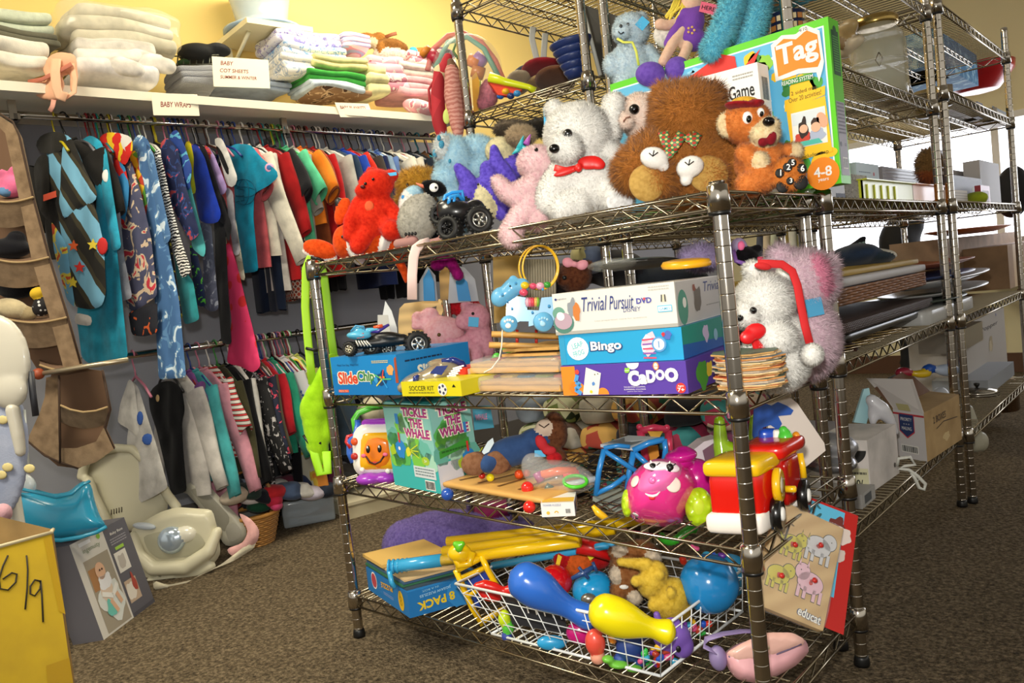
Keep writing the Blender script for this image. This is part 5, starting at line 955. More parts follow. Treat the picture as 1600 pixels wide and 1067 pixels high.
# -- wire basket
WWIRE=M('#e8ecee',.35)
cA=onz(768,990,Z4+.003); cB=onz(1032,1056,Z4+.003); cC=onz(1160,955,Z4+.003); cD=cA+(cC-cB)
hB=.105
def up_(p,c,f=1.22): q=c+(p-c)*f; return q+A3(0,0,hB)
cc=(cA+cB+cC+cD)/4
tA,tB,tC,tD=atZ(712,912,Z4+hB),W(1034,982,dZ(1032,1056,Z4)-.02),W(1160,890,dZ(1160,955,Z4)+.0),None
tD=tA+(tC-tB)
t=Thing('wire_basket','white wire basket heaped with toys on the bottom shelf','basket'); b=t.part('rim'); b.tube([tA,tB,tC,tD],.0034,WWIRE,8,closed=True)
b=t.part('wire_grid'); bot=[cA,cB,cC,cD]; top=[tA,tB,tC,tD]
for s in range(4):
    a0,a1,b0,b1=bot[s],bot[(s+1)%4],top[s],top[(s+1)%4]; n=12 if s%2==0 else 9
    for i in range(n+1):
        f=i/n; b.tube([a0+(a1-a0)*f,b0+(b1-b0)*f],.0012,WWIRE,5)
    for f in(.28,.56,.80): b.tube([a0+(b0-a0)*f,a1+(b1-a1)*f],.0012,WWIRE,5)
    b.tube([a0,a1],.003,WWIRE,6)
for i in range(1,12): f=i/12; b.tube([cA+(cB-cA)*f,cD+(cC-cD)*f],.0012,WWIRE,5)
for i in range(1,5): f=i/5; b.tube([cA+(cD-cA)*f,cB+(cC-cB)*f],.0012,WWIRE,5)
# -- contents
dm=lambda x,y,z:dZ(x,y,z)
def skit(name,label,P,mat,d,cat='toy'):
    t=Thing(name,label,cat); b=t.part('body'); soft(b,d,P,2.4,4); return t,b
dd=dZ(850,960,Z4+.09); BLP=PL('#2f6cd0',.22,.4)
def pin(label,P,mat,d):
    "moulded bowling pin along a photo-space axis with a smooth radius profile"
    t=Thing('toy_skittle',label,'toy'); b=t.part('body'); P=np.array(P,float); m=34; ts=np.linspace(0,len(P)-1,m); Q=np.array([[np.interp(q,range(len(P)),P[:,c]) for c in range(3)] for q in ts])
    for _ in range(7): Q[1:-1]=(Q[:-2]+2*Q[1:-1]+Q[2:])/4
    L_=np.concatenate([[0],np.cumsum(np.hypot(*np.diff(Q[:,:2],axis=0).T))]); 
    r0,r1=Q[0,2],Q[-1,2]; rr=[q[2]*min(1,math.sqrt(max(0,1-(1-min(1,l/r0))**2))+.02,math.sqrt(max(0,1-(1-min(1,(L_[-1]-l)/r1))**2))+.02) for q,l in zip(Q,L_)]
    b.ptube([(q[0],q[1],0) for q in Q],rr,d,mat,24); return t
pin('blue plastic bowling skittle lying across the front of the basket',[(797,893,22),(812,902,29),(830,914,33),(850,926,30),(872,940,20),(890,950,15),(906,958,19),(922,966,21),(934,972,16)],BLP,dd)
YLK=PL('#eedc10',.22,.4); dd2=dZ(980,990,Z4+.09)-.01
pin('yellow plastic bowling skittle lying over the basket front rim',[(921,945,22),(940,954,29),(962,964,32),(985,972,27),(1008,979,17),(1022,982,14),(1036,986,19),(1046,988,21),(1056,990,16)],YLK,dd2)
dm1=dZ(870,905,Z4+.13)+.03
b=one('toy_ball','shiny red plastic ball in the basket behind the blue skittle','ball'); b.pball(868,908,27,26,dm1+.02,PL('#c4101c',.1,.6),0,26)
b=one('toy_ball','cyan plastic ball at the middle of the basket','ball'); b.pball(926,920,33,28,dm1-.0,PL('#1c9cdc',.12,.6),0,30,20)
b=one('toy_ball','large light blue plastic ball at the right end of the basket','ball'); b.pball(1108,912,46,46,dZ(1108,950,Z4+.08)+.05,PL('#2088cc',.16,.5),0,44)
t=Thing('toy_bucket','light blue plastic bucket behind the big blue ball','toy'); b=t.part('bucket'); b.lathe(W(1130,890,dm1+.06),[(.036,-.05),(.044,.02),(.042,.022),(.034,-.045)],PL('#2a98cc',.3),24,(0,0,1))
t=toy('plush_fish','orange and red plush fish at the back of the basket'); b=t.part('body'); soft(b,dm1+.06,[E(FZ('#e86a28'),906,882,24,22,0,18),E(FZ('#c81c20'),884,874,20,16,-4,14),E(FZ('#c81c20'),932,868,26,22,-4,14)],3,3); b.fur(2500,.003,.001,seed=81); c=t.part('yellow_patch'); c.pslab([(916,866),(924,860),(932,868),(922,876)],dm1+.035,.003,M('#e8d41c')); c=t.part('yellow_patch'); c.pslab([(872,866),(878,870),(874,884),(868,884)],dm1+.04,.003,M('#e8c41c'))
b=one('toy_vehicle','dark red plastic toy sticking up under the third shelf','toy'); b.ptube([(902,852),(930,858),(964,872)],[13,12,8],dm1+.02,PL('#cc1818'),12)
t=Thing('toy_airplane','small dark blue toy aeroplane on the cyan ball','toy'); b=t.part('fuselage'); b.ptube([(893,904,40),(910,896,40),(930,884,36)],[3,5,3.4],dm1,PL('#2a4a80')); b=t.part('wing'); b.ptube([(904,886,40),(920,904,44)],2.6,dm1,PL('#2a4a80')); b.ptube([(926,878,40),(932,892,42)],2.6,dm1,PL('#2a4a80'))
t=toy('plush_monkey','brown and white patched plush lying on its back in the basket'); b=t.part('body'); PM=FZ('#b07848','#945a2e'); PW=FZ('#ecdcc4')
dk=dm1-.02; soft(b,dk,[E(PM,985,890,32,36,0,26),E(PM,1000,868,28,24,-4,22),E(PW,968,862,14,9,8,9,-10),E(PW,1018,872,15,13,12,10),E(PW,964,898,12,14,14,9),E(PW,992,934,11,11,16,9),E(PM,968,920,14,16,8),L(PM,[(958,862,8,4),(978,868,9,6)])],3,3); b.fur(9000,.005,.0011,seed=82); c=t.part('label'); p_,q_=b.surf(975,917); c.ell(p_,[RT*.010,UP*.005,FW*.002],WHITE,2)
t=toy('plush_bear','yellow plush bear lying face down over the basket edge'); b=t.part('body'); YP=FZ('#f0d050','#dcb838'); dk=dm1-.08; k=dk/FPX
soft(b,dk,[E(YP,1020,905,22,30,6,20,-25),E(YP,1046,935,28,34,4,24,-30),E(YP,1058,952,22,16,2,18),L(YP,[(1010,882,11,8),(990,880,8,8),(970,878,7,8)]),L(YP,[(1010,905,10,12),(994,908,9,16)]),L(YP,[(1040,948,11,14),(1022,946,10,18)]),E(YP,1030,898,9,8,22),E(YP,1048,926,8,9,24)],2.8,3); b.fur(9000,.003,.001,seed=83)
t=Thing('toy_telephone','black plastic toy phone piece in the basket front, with white marks','toy'); b=t.part('case'); b.pslab([(790,938),(880,955),(888,990),(800,975)],dZ(840,980,Z4+.03)+.02,.03,M('#26262a',.4)); b=t.part('white_marks')
for q in range(5): b.pslab([(822+q*13,948+q*2.4),(824+q*13,948+q*2.4),(827+q*13,958+q*2.4),(825+q*13,958+q*2.4)],dZ(840,980,Z4+.03)+.018,.001,WHITE)
def blk(lab,P,mat,d,cat='toy',name='toy_block',v=2.2): t=Thing(name,lab,cat); b=t.part(None); soft(b,d,P,v,2); return b
dL=dZ(850,1010,Z4+.02)+.03
blk('light blue plastic tag toy low at the basket front',[E(PL('#2ca0d8'),862,1004,24,12,0,10)],None,dL,name='toy_case'); 
blk('yellow and green plastic toy at the left corner of the basket',[E(PL('#c8e020'),788,966,10,14,0,9),E(PL('#5ac040'),794,980,10,12,0,9),E(PL('#3a4a9a'),792,994,9,9,0,8)],None,dZ(790,980,Z4+.03)+.02,name='toy_figure')
blk('red plastic chain toy draped at the left rim of the basket',[L(PL('#d8201c'),[(746,916,7),(758,914,9),(772,918,9),(786,924,7),(800,922,10)]),E(PL('#d8201c'),766,930,20,10,-4,8,-10)],None,dF-.045,name='toy_chain')
blk('magenta plastic brick between the two skittles',[E(PL('#d81c80'),906,988,22,18,0,14),E(PL('#d81c80'),912,974,16,10,0,12)],None,dZ(905,990,Z4+.04)+.02)
blk('clear red and orange toy rattle low in the basket',[E(PL('#e05040'),930,1004,16,22,0,14,10),E(PL('#e8a088'),934,1026,12,12,0,12),E(PL('#f09030'),958,996,8,10,4,8)],None,dZ(930,1030,Z4+.02)+.02,name='toy_rattle')
blk('navy blue plastic figure standing at the basket front',[E(PL('#203c80',.5),984,1010,22,24,0,16),E(PL('#203c80',.5),984,994,28,10,0,14),E(PL('#c8d0d8'),985,992,20,8,2,12),E(PL('#2a4a98',.5),1000,1032,10,10,0,10),E(PL('#2a4a98',.5),968,1030,10,10,0,10)],None,dZ(985,1035,Z4+.01)+.02,name='toy_figure')
blk('green leafy plastic toy at the bottom of the basket',[E(PL('#6ab838',.5),966,1038,16,6,0,12),E(PL('#6ab838',.5),990,1044,14,5,0,12),E(PL('#6ab838',.5),950,1030,10,6,0,10)],None,dZ(970,1042,Z4+.005)+.01,name='toy_leaf')
t=toy('plush_creature','purple smooth toy creature with stub ears in the right basket corner'); b=t.part('body'); soft(b,dZ(1050,1020,Z4+.03)+.03,[E(PL('#7a58b8',.5),1050,995,30,24,0,20),E(PL('#7a58b8',.5),1066,1008,18,20,0,16),L(PL('#7a58b8',.5),[(1026,960,6),(1030,975,7),(1036,985,8)]),E(PL('#7a58b8',.5),1050,972,14,8,-4)],2.8,3); c=t.part('eye'); c.pball(1060,1014,4,5,dZ(1050,1020,Z4+.03)+.0,BLACK,0,2)
rr=random.Random(12)
for i in range(46):
    x=rr.uniform(1000,1060) if i<16 else rr.uniform(870,1130); y=rr.uniform(1010,1036) if i<16 else rr.uniform(850,905)
    if i>=38: x=rr.uniform(1070,1110); y=rr.uniform(965,990)
    col=['#e03820','#2a5ac8','#e8b81c','#3ac050','#b8402c','#7a3ab0','#e85a90','#3aa8d0'][i%8]; dq=(dZ(1020,1040,Z4+.01)+.015+rr.uniform(0,.03)) if i<16 else dm1+rr.uniform(.05,.13)
    if i>=38: dq=dZ(1090,990,Z4+.02)+.03
    P=[E(PL(col),x,y,rr.uniform(5,9),rr.uniform(4,7),0,6,rr.uniform(0,90)),E(PL(col),x+rr.uniform(-7,7),y+rr.uniform(-5,5),rr.uniform(3,6),rr.uniform(3,6))]
    blk('small %s plastic toy piece %s'%({'#e03820':'red','#2a5ac8':'blue','#e8b81c':'yellow','#3ac050':'green','#b8402c':'brick red','#7a3ab0':'violet','#e85a90':'pink','#3aa8d0':'sky blue'}[col],'in the front basket corner' if i<16 else ('beside the purple toy' if i>=38 else 'heaped at the back of the basket')),P,None,dq,name='toy_piece'); THINGS[-1].group='small %s pieces in the basket'%THINGS[-1].label.split()[1]
t=Thing('toy_hose','bright green ribbed plastic hose at the back of the basket','toy'); b=t.part(None); Pq=[(1040,832),(1060,830),(1080,836),(1090,848),(1078,858)]
b.ptube([(1030+i*2.0,836+10*math.sin(i*.18)) for i in range(30)],[6+1.2*(i%2) for i in range(30)],dm1+.1,PL('#3cb42a'),10)
t=Thing('toy_mask','black and silver toy robot mask among the basket toys','toy'); b=t.part('mask'); soft(b,dm1-.04,[E(M('#9a9688',.25,.7),920,936,13,10,0,9),E(BLACK,934,946,12,8,-2,8)],2.2,2)
# -- pink handbag
t=Thing('handbag','pink child handbag with lilac strap on the bottom shelf by the front post','bag'); d=dZ(1190,1060,Z4)+.03; PKB=M('#dfa6ae',.35,coat=.3); LIL=M('#8a7aa8',.45)
b=t.part('bag_body'); panel(b,[(1130,1022),(1150,1006),(1200,992),(1240,992),(1260,1000),(1265,1018),(1244,1040),(1215,1056),(1184,1068),(1152,1062),(1138,1046)],lambda x,y:d+(y-1030)*-.0004,.035,PKB,.001,40,0,18.,6.); fl=t.part('flap'); panel(fl,[(1134,1020),(1160,1004),(1198,988),(1238,988),(1260,1000),(1254,1010),(1200,1030),(1152,1040)],lambda x,y:d-.024,.012,M('#e8b8ac',.35,coat=.3),0,40,0,10.,6.); c=t.part('flap_edge')
Pq=[]
for x,y in((1138,1026),(1150,1036),(1176,1034),(1200,1027),(1228,1016),(1252,1006)): p,q=fl.surf(x,y); Pq.append(p-FW*.001)
c.tube(Pq,.0016,M('#6a5a78'),6); c=t.part('clasp'); onto(c,fl,1196,1012,6,5,M('#d8c8a8',.3,.4),.003)
c=t.part('side_tab'); soft(c,d,[E(LIL,1122,1028,14,20,6,14,10)],2.4,2); c=t.part('strap'); ribbon(c,[(1120,1020,10),(1100,1010,6),(1104,998,4),(1130,990,0),(1160,986,-6),(1194,986,-10)],8,d,LIL,flat=.25,up=UP)
# -- peg puzzle board and red board
t=Thing('peg_puzzle','pale wooden peg puzzle with farm animals, wrapped in plastic, tilted at the right end','puzzle'); d=dZ(1240,985,Z4)
a,b_,c_,e_=W(1184,822,dZ(1200,900,Z4)+.06),W(1286,986,d-.03),W(1310,826,d+.06),None
BLp,BRp=W(1178,942,1.30),W(1286,986,1.34); TLp,TRp=W(1214,800,1.42),W(1318,826,1.46); u=BRp-BLp; v=TRp-BRp; n_=np.cross(u,v); n_=nrm(n_ if n_@FW<0 else -n_)
b=t.part('board'); b.obox(BLp,u,v,-n_*.012,M('#d0ad72',.55,0,'wood','#bf9a5e',sc=10)); P=t.part('animal_pieces'); F=Face(BLp,u,v,n_)
def animal(x,y,s,col,kind):
    m=M(col,.5); ol=M('#3a3428'); 
    for kk,mm,g in((1,ol,.02),(2,m,0)):
        F.disc(P,x,y,.088*s+g*.35,mm,kk+1,ry=.062*s+g*.35); F.disc(P,x+(.10 if kind!='pig' else -.09)*s*1.0,y+.05*s,.05*s+g*.35,mm,kk+1)
        for q in(-.10,-.04,.05,.11): F.rect(P,x+q*s-.012*s-g*.3,y-.10*s-g*.3,x+q*s+.018*s+g*.3,y-.03*s,mm,kk+1)
        if kind in('cat','pig'): 
            for q in(.02,.10): X=x+(.07+q if kind=='cat' else -.15+q)*s; F.poly(P,[(X-.02,y+.08*s),(X+.02,y+.08*s),(X,y+.125*s+g)],mm,kk+1)
        if kind=='cat': F.line(P,[(x-.10*s,y),(x-.18*s,y+.08*s)],.02+g*.8,mm,kk+1)
    F.disc(P,x+(.115 if kind!='pig' else -.11)*s,y+.055*s,.006,BLACK,5); F.disc(P,x,y,.020,M('#c02820'),6); 
animal(.68,.72,1.55,'#c8c8cc','sheep'); animal(.30,.64,1.3,'#c4b81c','cat'); animal(.22,.32,1.3,'#c4b828','dog'); animal(.68,.36,1.55,'#e0b4c4','pig')
F.text(P,'educat',.76,.08,.085,M('#3a4468'),3,.08,.36,-4); F.text(P,'educat',.76,.08,.08,WHITE,5,.02,.34,-4)
for q,(x,y) in enumerate(((.66,.72),(.30,.62),(.22,.30),(.68,.38))): c=t.part('peg'); p=F.p(x,y,4); c.lathe(p,[(.0025,0),(.0025,.006),(.005,.008),(.0045,.011),(.001,.012)],M('#c02820',.3),14,n_)
c=t.part('plastic_wrap'); c.rbox(BLp+u*.5+v*.5-n_*.006,nrm(u),nrm(v),n_,(np.linalg.norm(u)*.51,np.linalg.norm(v)*.51,.012),.008,M('#f2f4f4',.06,alpha=.13),14,.0025,30)
t=Thing('puzzle_board','red backed picture puzzle board standing behind the peg puzzle','puzzle'); o=-n_*.02; BL2,BR2,TR2_,TL2_=W(1240,960,1.40),W(1318,992,1.385),W(1341,806,1.50),W(1262,786,1.50)
u=BR2-BL2; v=TR2_-BR2; b=t.part('board'); b.obox(BL2,u,v,FW*.01,M('#b81a14',.4)); P=t.part('picture'); nn=np.cross(u,v); nn=nrm(nn if nn@FW<0 else -nn); F=Face(BL2,u,v,nn); F.rect(P,.0,.25,.72,.98,M('#5ab4d8'),1); F.blot(P,.6,.85,.07,M('#6a2a24'),2,2); F.blot(P,.72,.78,.08,M('#d8c8c0'),3,4); F.blot(P,.68,.60,.06,M('#c8b8b0'),3,5)
# ================================================================ racks behind: household goods
def pbox(name,label,A,Bp,h,dep,mat,cat='box',part='carton',group=None,lean=0.):
    return carton(name,label,A,Bp,h,dep,mat,cat,lean,group,None,part)
def lump(name,label,d,P,cat='fabric',v=4,sm=4,group=None,part=None):
    t=Thing(name,label,cat,group); b=t.part(part); soft(b,d,P,v,sm); return t,b
QT=[z+.037 for z in QZ]   # shelf tops
xe=-.075
def qy(px,py,X=xe): return atX(px,py,X)
# -- level 3 (z .98)
A=qy(1352,317); Bp=qy(1436,317)
t=Thing('plastic_tray','translucent lime yellow plastic tray, first of the two at the shelf edge','tray'); b=t.part('tray'); o=atX(1352,319,-.07); e=atX(1436,318,-.07); L_=e-o
def tray(b,o,L_,w,h,mat,fl=.012,flip=1):
    w=np.array(w,float); n=nrm(L_); wn=nrm(w); z=A3(0,0,1); q=.004
    for (p,uu) in((o,L_),(o+w,L_)): b.obox(p,uu,(0,0,h),wn*q,mat)
    for (p) in(o,o+L_): b.obox(p,w,(0,0,h),n*q,mat)
    b.obox(o,L_,w,(0,0,q),mat)
    for (p,uu,oo) in((o+z*h-wn*fl,L_,wn*fl),(o+w+z*h,L_,wn*fl),(o+z*h-n*fl,w,n*fl),(o+L_+z*h,w,n*fl)): b.obox(p,uu,oo,(0,0,.003),mat)
LT=M('#c2c62e',.3); OT=M('#e08a16',.3)
zt=QT[2]+.003; y0,y1,y2=qy(1358,300)[1],qy(1434,300)[1],qy(1482,300)[1]
tray(b,A3(-.09,y0,zt),A3(0,y1-y0,0),(-.2,0,0),.055,LT); 
for q in range(5): b.obox((-.089,y0+.03+q*.06,zt),(0,.02,0),(.003,0,0),(0,0,.045),M('#d0d448',.3))
t=Thing('plastic_tray','orange plastic tray beside the lime yellow one','tray'); tray(t.part('tray'),A3(-.09,y1+.005,zt),A3(0,y2-y1,0),(-.2,0,0),.055,OT)
def ybox(name,label,px0,px1,py,X,z,h,depx,mat,cat='box',group=None):
    "box whose long face looks to +x, from photo columns px0..px1"
    ya=atX(px0,py,X)[1]; yb=atX(px1,py,X)[1]; t=Thing(name,label,cat,group); b=t.part('carton'); b.obox((X,ya,z),(0,yb-ya,0),(0,0,h),(-depx,0,0),mat); P=t.part('printing'); return t,Face((X,ya,z),(0,yb-ya,0),(0,0,h),(1,0,0)),P,(ya,yb)
t,F,P,_=ybox('book_box','stack of grey glossy catalogues standing behind the trays',1378,1444,262,-.20,zt+.06,.075,.2,M('#77757a',.35),'catalogues')
for q in range(6): F.rect(P,0,.12+q*.15,1,.15+q*.15,M('#a8a6a8'),1)
t,F,P,_=ybox('cardboard_box','pale blue carton with a small red logo behind the newspapers',1337,1372,255,-.18,zt+.07,.06,.15,M('#b8cad8',.5)); F.greek(P,.1,.5,.6,.6,1,M('#5a6a88')); F.disc(P,.75,.5,.1,M('#c8303a'),2)
t,F,P,_=ybox('newspaper_wrapping','newspaper wrapped bundle at the near end of the tray shelf',1322,1356,300,-.10,zt,.07,.2,M('#b4b0aa',.8,0,'print','#8a867e','#d8d4cc',60.),'newspaper'); 
t,F,P,_=ybox('cardboard_box','white carton with a navy band under the green game box',1296,1320,300,-.085,zt,.055,.2,M('#d8dae4',.5)); F.rect(P,.4,0,1,.3,M('#20284a'),1)
t,F,P,_=ybox('cardboard_box','brown kraft carton beside the navy banded one',1322,1332,290,-.11,zt,.07,.12,M('#94703c',.8,0,'card'))
# R rack level 3
z=zt; t,F,P,_=ybox('moving_carton','large white carton with torn corner and open flap on the far rack',1478,1530,280,-.2,z,.16,.25,M('#b9b4b8',.7,0,'card')); b=t.part('flap'); yy=_[0]; b.obox((-.2,yy,z+.16),(0,.07,0),(-.05,.02,.07),(-.002,0,0),M('#8a7a6c',.8)); F.poly(P,[(.8,.9),(1,1),(.95,.75)],M('#8a6a50'),1)
t,F,P,_=ybox('foam_board','tall grey white board on edge, right of the torn carton',1532,1562,280,-.12,z,.19,.06,M('#a8a4a6',.6))
t,F,P,_=ybox('picture_frame','dark framed picture leaning against the white carton',1480,1534,285,-.10,z+.03,.075,.02,M('#3a2a2c',.5),'picture'); F.rect(P,.04,.06,.96,.9,M('#8f93a4'),1); F.blot(P,.7,.35,.2,M('#8a8a50'),2,3)
t,b=lump('tea_towel','crumpled lime green cloth beside the white paper stack',dX(1522,312,-.07),[E(CL('#a4b428'),1522,312,14,12,0,30)],v=3)
t,F,P,_=ybox('paper_stack','stack of white paperback books at the start of the far rack',1484,1512,310,-.07,z,.045,.2,M('#d4ccc4',.7),'books')
for q in range(4): F.rect(P,0,.2*q+.15,1,.2*q+.19,M('#8a827a'),1)
t,F,P,_=ybox('biscuit_tin','small red bordered tin leaning at the far shelf edge',1534,1548,318,-.05,z-.01,.075,.02,M('#9a2430',.4),'tin'); F.rect(P,.15,.1,.85,.75,M('#c8bcc4'),1)
t,b=lump('wig','blond shaggy wig or toy hair between the racks',dY(1450,250,1.8),[E(FZ('#9a7444'),1452,255,16,22),E(FZ('#a85c34'),1450,272,12,12)],'wig',v=4); b.fur(2500,.02,.003,seed=91)
t,b=lump('office_chair','black office chair back far behind the racks',dY(1405,380,4.1),[E(M('#121214',.8),1405,378,30,40,0,30),E(M('#121214',.8),1420,350,20,30,0,30),L(M('#121214',.8),[(1410,410,9),(1414,570,9)]),E(M('#121214',.8),1414,592,26,8,0,26),L(M('#121214',.8),[(1414,570,8),(1414,592,8)])],'chair',v=6)
t,b=lump('jacket','black jacket hanging by the window at the far right',dY(1580,300,3.6),[E(M('#101014',.8),1582,300,22,42,0,30),E(M('#101014',.8),1562,305,12,30)],'jacket',v=5)
# -- level 2 (z .612)
z=QT[1]
t,b=lump('fabric_heap','dark navy and black rumpled clothes on top of the platters',dX(1350,405,-.2),[E(CL('#26344a'),1332,400,34,18,0,60,10),E(CL('#26323c'),1360,404,30,12,4,50),L(CL('#14141a'),[(1336,385,8),(1350,372,5)]),E(CL('#8fb0a8'),1344,385,10,8,2),E(CL('#c8c4b8'),1374,398,22,7,8,40,-14)],v=3.5)
def stackbox(lab,px0,px1,pyt,pyb,X,mat,dep=.28,nm='serving_dish',cat='dish'):
    a=atX(px0,pyb,X); c=atX(px1,pyb,X); tz=atX((px0+px1)/2,pyt,X)[2]; zz=(a[2]+c[2])/2; h=tz-zz
    t=Thing(nm,lab,cat); b=t.part(None); b.rbox((X-dep/2,(a[1]+c[1])/2,zz+h/2),(0,1,0),(-1,0,0),(0,0,1),((c[1]-a[1])/2,dep/2,h/2),min(.012,h*.45),mat,5); return t,b
stackbox('flat mustard yellow box lid on the white serving boxes',1302,1438,413,423,-.10,M('#a98a36',.6),nm='box_lid',cat='box')
stackbox('white gift box in the middle of the stack above the wicker tray',1300,1450,423,437,-.09,M('#b6b2b2',.6),nm='gift_box',cat='box')
stackbox('pale blue white gift box directly on the wicker tray',1308,1446,438,452,-.10,M('#b8bcd0',.6),nm='gift_box',cat='box')
t=Thing('wicker_tray','brown woven wicker tray under the white boxes','tray'); b=t.part('weave'); a=atX(1304,480,-.085); c=atX(1448,478,-.085)
ya,yb=a[1],c[1]; zz=a[2]; WK=M('#8c5a30',.6,0,'wood',sc=50)
for q in range(6):
    P_=[(-.085+.004*math.sin(i*1.57+q*3.14),ya+(yb-ya)*i/40,zz+.003+q*.0065) for i in range(41)]; b.tube(P_,.0042,WK,6)
b.obox((-.09,ya,zz-.003),(0,yb-ya,0),(-.24,0,0),(0,0,.012),WK)
for q in range(5): b.tube([(-.085-.012*i+0,ya,zz+.003+q*.007) for i in range(20)],.004,WK,6)
stackbox('dark brown rattan tray under the wicker one',1308,1462,484,500,-.08,M('#3c2418',.6,0,'weave',sc=60),nm='rattan_tray',cat='tray')
stackbox('black oval roasting dish on the second shelf',1312,1460,500,512,-.09,M('#151212',.3),nm='roasting_dish')
t=Thing('coat_hangers','bundle of gold wire clothes hangers lying at the shelf edge','hangers'); b=t.part('wires'); GW=M('#b8a070',.25,.9)
rr=random.Random(5)
for q in range(12):
    ya_=.62+.05*q+rr.uniform(-.01,.01); zz_=QT[1]+.006+.003*(q%5); b.tube([A3(-.30,ya_-.05,zz_),A3(-.09,ya_+.02,zz_+.004),A3(-.075,ya_+.10,zz_+.002),A3(-.28,ya_+.22,zz_)],.0014,GW,5)
for q in range(6):
    c_=A3(-.10-.012*(q%2),.70+.075*q,QT[1]+.015); b.tube([c_,c_+A3(0,0,.02)]+[c_+A3(0,.014-.014*math.cos(v),.022+.016*math.sin(v)) for v in np.linspace(.2,3.6,9)],.0013,GW,5)
t,b=lump('hat','dark brown felt hat at the near end beside the gold hangers',dX(1322,548,-.12),[E(FZ('#3a2418'),1322,548,16,16,0,30)],'hat',v=3)
stackbox('shiny black oval plastic platter behind the gold hangers',1330,1440,520,532,-.2,M('#0e0d10',.2),nm='platter')
# platters on far rack level2
def platter(lab,px0,px1,py,X,mat,th=.02,ri=.0):
    a=atX(px0,py,X); c=atX(px1,py,X); t=Thing('platter',lab,'dish'); b=t.part(None); m=(a+c)/2; R=(c[1]-a[1])/2
    n=36; V=[];F=[]
    for r_,h_ in((.55,0),(.6,.0),(1,th),(1.0,th+.004),(.58,.006),(.0,.006)):
        for j in range(n): an=2*math.pi*j/n; V.append((m[0]-.12+.16*r_*math.cos(an)*1.0,m[1]+R*r_*math.sin(an),m[2]+h_))
    for i in range(5):
        for j in range(n): F.append([i*n+j,i*n+(j+1)%n,(i+1)*n+(j+1)%n,(i+1)*n+j])
    F.append(list(range(n))[::-1]); b.add(V,F,mat); return t
platter('white porcelain platter, topmost on the far rack',1448,1562,440,-.07,M('#b4b4b6',.2),.025)
platter('blue rimmed tray below the terracotta dish on the far rack',1446,1535,432,-.09,M('#24386a',.3),.012)
platter('white oval platter below the topmost one',1470,1555,456,-.08,M('#a4a4a2',.25),.018)
platter('terracotta brown tray lying above the platters',1446,1535,415,-.16,M('#8a4a2c',.5),.02)
platter('dark green shallow dish on a white casserole',1450,1516,470,-.07,M('#2c3a30',.3),.012)
t,b=stackbox('white casserole dish with ribbed sides on the far rack',1452,1524,472,498,-.06,M('#a8a8a6',.35),nm='casserole_dish')
# big brown cartons on far rack
t,F,P,_=ybox('cardboard_box','large brown cardboard carton on the far rack with a stamped square mark',1470,1600,420,-.30,QT[1],.26,.2,M('#8a7058',.8,0,'card')); F.text(P,'THIS END',.55,.62,.07,M('#5a4434'),2,0,.25); F.text(P,'HANDLE WITH CARE',.5,.75,.05,M('#6a5444'),2,0,.4); F.rect(P,.60,.18,.82,.50,M('#6a5a4c'),2); F.rect(P,.62,.20,.80,.48,M('#8a7058'),3); 
for q in range(3): F.rect(P,.64+q*.055,.24,.675+q*.055,.36,M('#2a221c'),4)
t,F,P,_=ybox('cardboard_box','brown taped carton at the far right frame edge',1575,1640,400,-.12,QT[1],.20,.3,M('#9a7a5a',.8,0,'card')); F.rect(P,.1,0,.3,1,M('#b89a70'),1)
platter('rust orange plastic tray on top of the brown carton',1520,1590,360,-.2,M('#a8521c',.4),.02)
# -- level 1 (z .237)
z=QT[0]+.002
def rotbox(name,label,P0,P1,P2,z,h,mat,cat='box'):
    "P0-P1 near end, P1-P2 long side; floor corners as (x,y)"
    P0,P1,P2=[A3(*q,z) for q in(P0,P1,P2)]; t=Thing(name,label,cat); t.part('carton').obox(P0,P1-P0,(0,0,h),P2-P1,mat); e_=P1-P0; s_=P2-P1
    ne=nrm(A3(e_[1],-e_[0],0)); ns_=nrm(A3(s_[1],-s_[0],0)); return t,Face(P0,e_,(0,0,h),ne if ne[1]<0 else -ne),Face(P1,s_,(0,0,h),ns_ if ns_[0]>0 else -ns_),t.part('printing')
ya,yb=.848,1.056
t,Fe,F,P=rotbox('cardboard_box','off white cardboard carton with a black round cutout and a price label on its end',(-.215,.83),(-.085,.848),(-.076,1.056),z+.012,.135,M('#cfc8c4',.6,0,'card'))
Fe.disc(P,.62,.80,.34,M('#141412'),2,ry=.28,a0=180,a1=360); Fe.rect(P,.45,.06,.98,.46,M('#c8c4a0'),3); Fe.text(P,'4 10/-',.74,.18,.14,BLACK,6,.02,.36); Fe.greek(P,.50,.32,.95,.42,1,M('#5a5848'),6); F.disc(P,.85,.22,.05,M('#4a4642'),2)
t=Thing('cardboard_box','printed white carton with a small picture, below the price labelled carton','box'); b=t.part('carton'); b.obox((-.10,ya-.01,z),(0,.20,0),(0,0,.010),(-.2,0,0),M('#a8a49c',.6)); b=t.part('lid'); b.obox((-.075,ya-.1,z),(0,.1,0),(0,0,.035),(-.15,0,0),M('#9c9a98',.6)); F=Face((-.075,ya-.1,z),(0,.1,0),(0,0,.035),(1,0,0)); F.rect(t.part('picture'),.2,.2,.7,.8,M('#4a4e52'),1)
ya2,yb2=1.24,1.55
t,Fe,F,P=rotbox('mailing_carton','open postal carton with a blue shield mark and torn brown tape',(-.150,1.292),(-.052,1.236),(-.030,1.548),z,.142,M('#b09262',.8,0,'card','#96784a'))
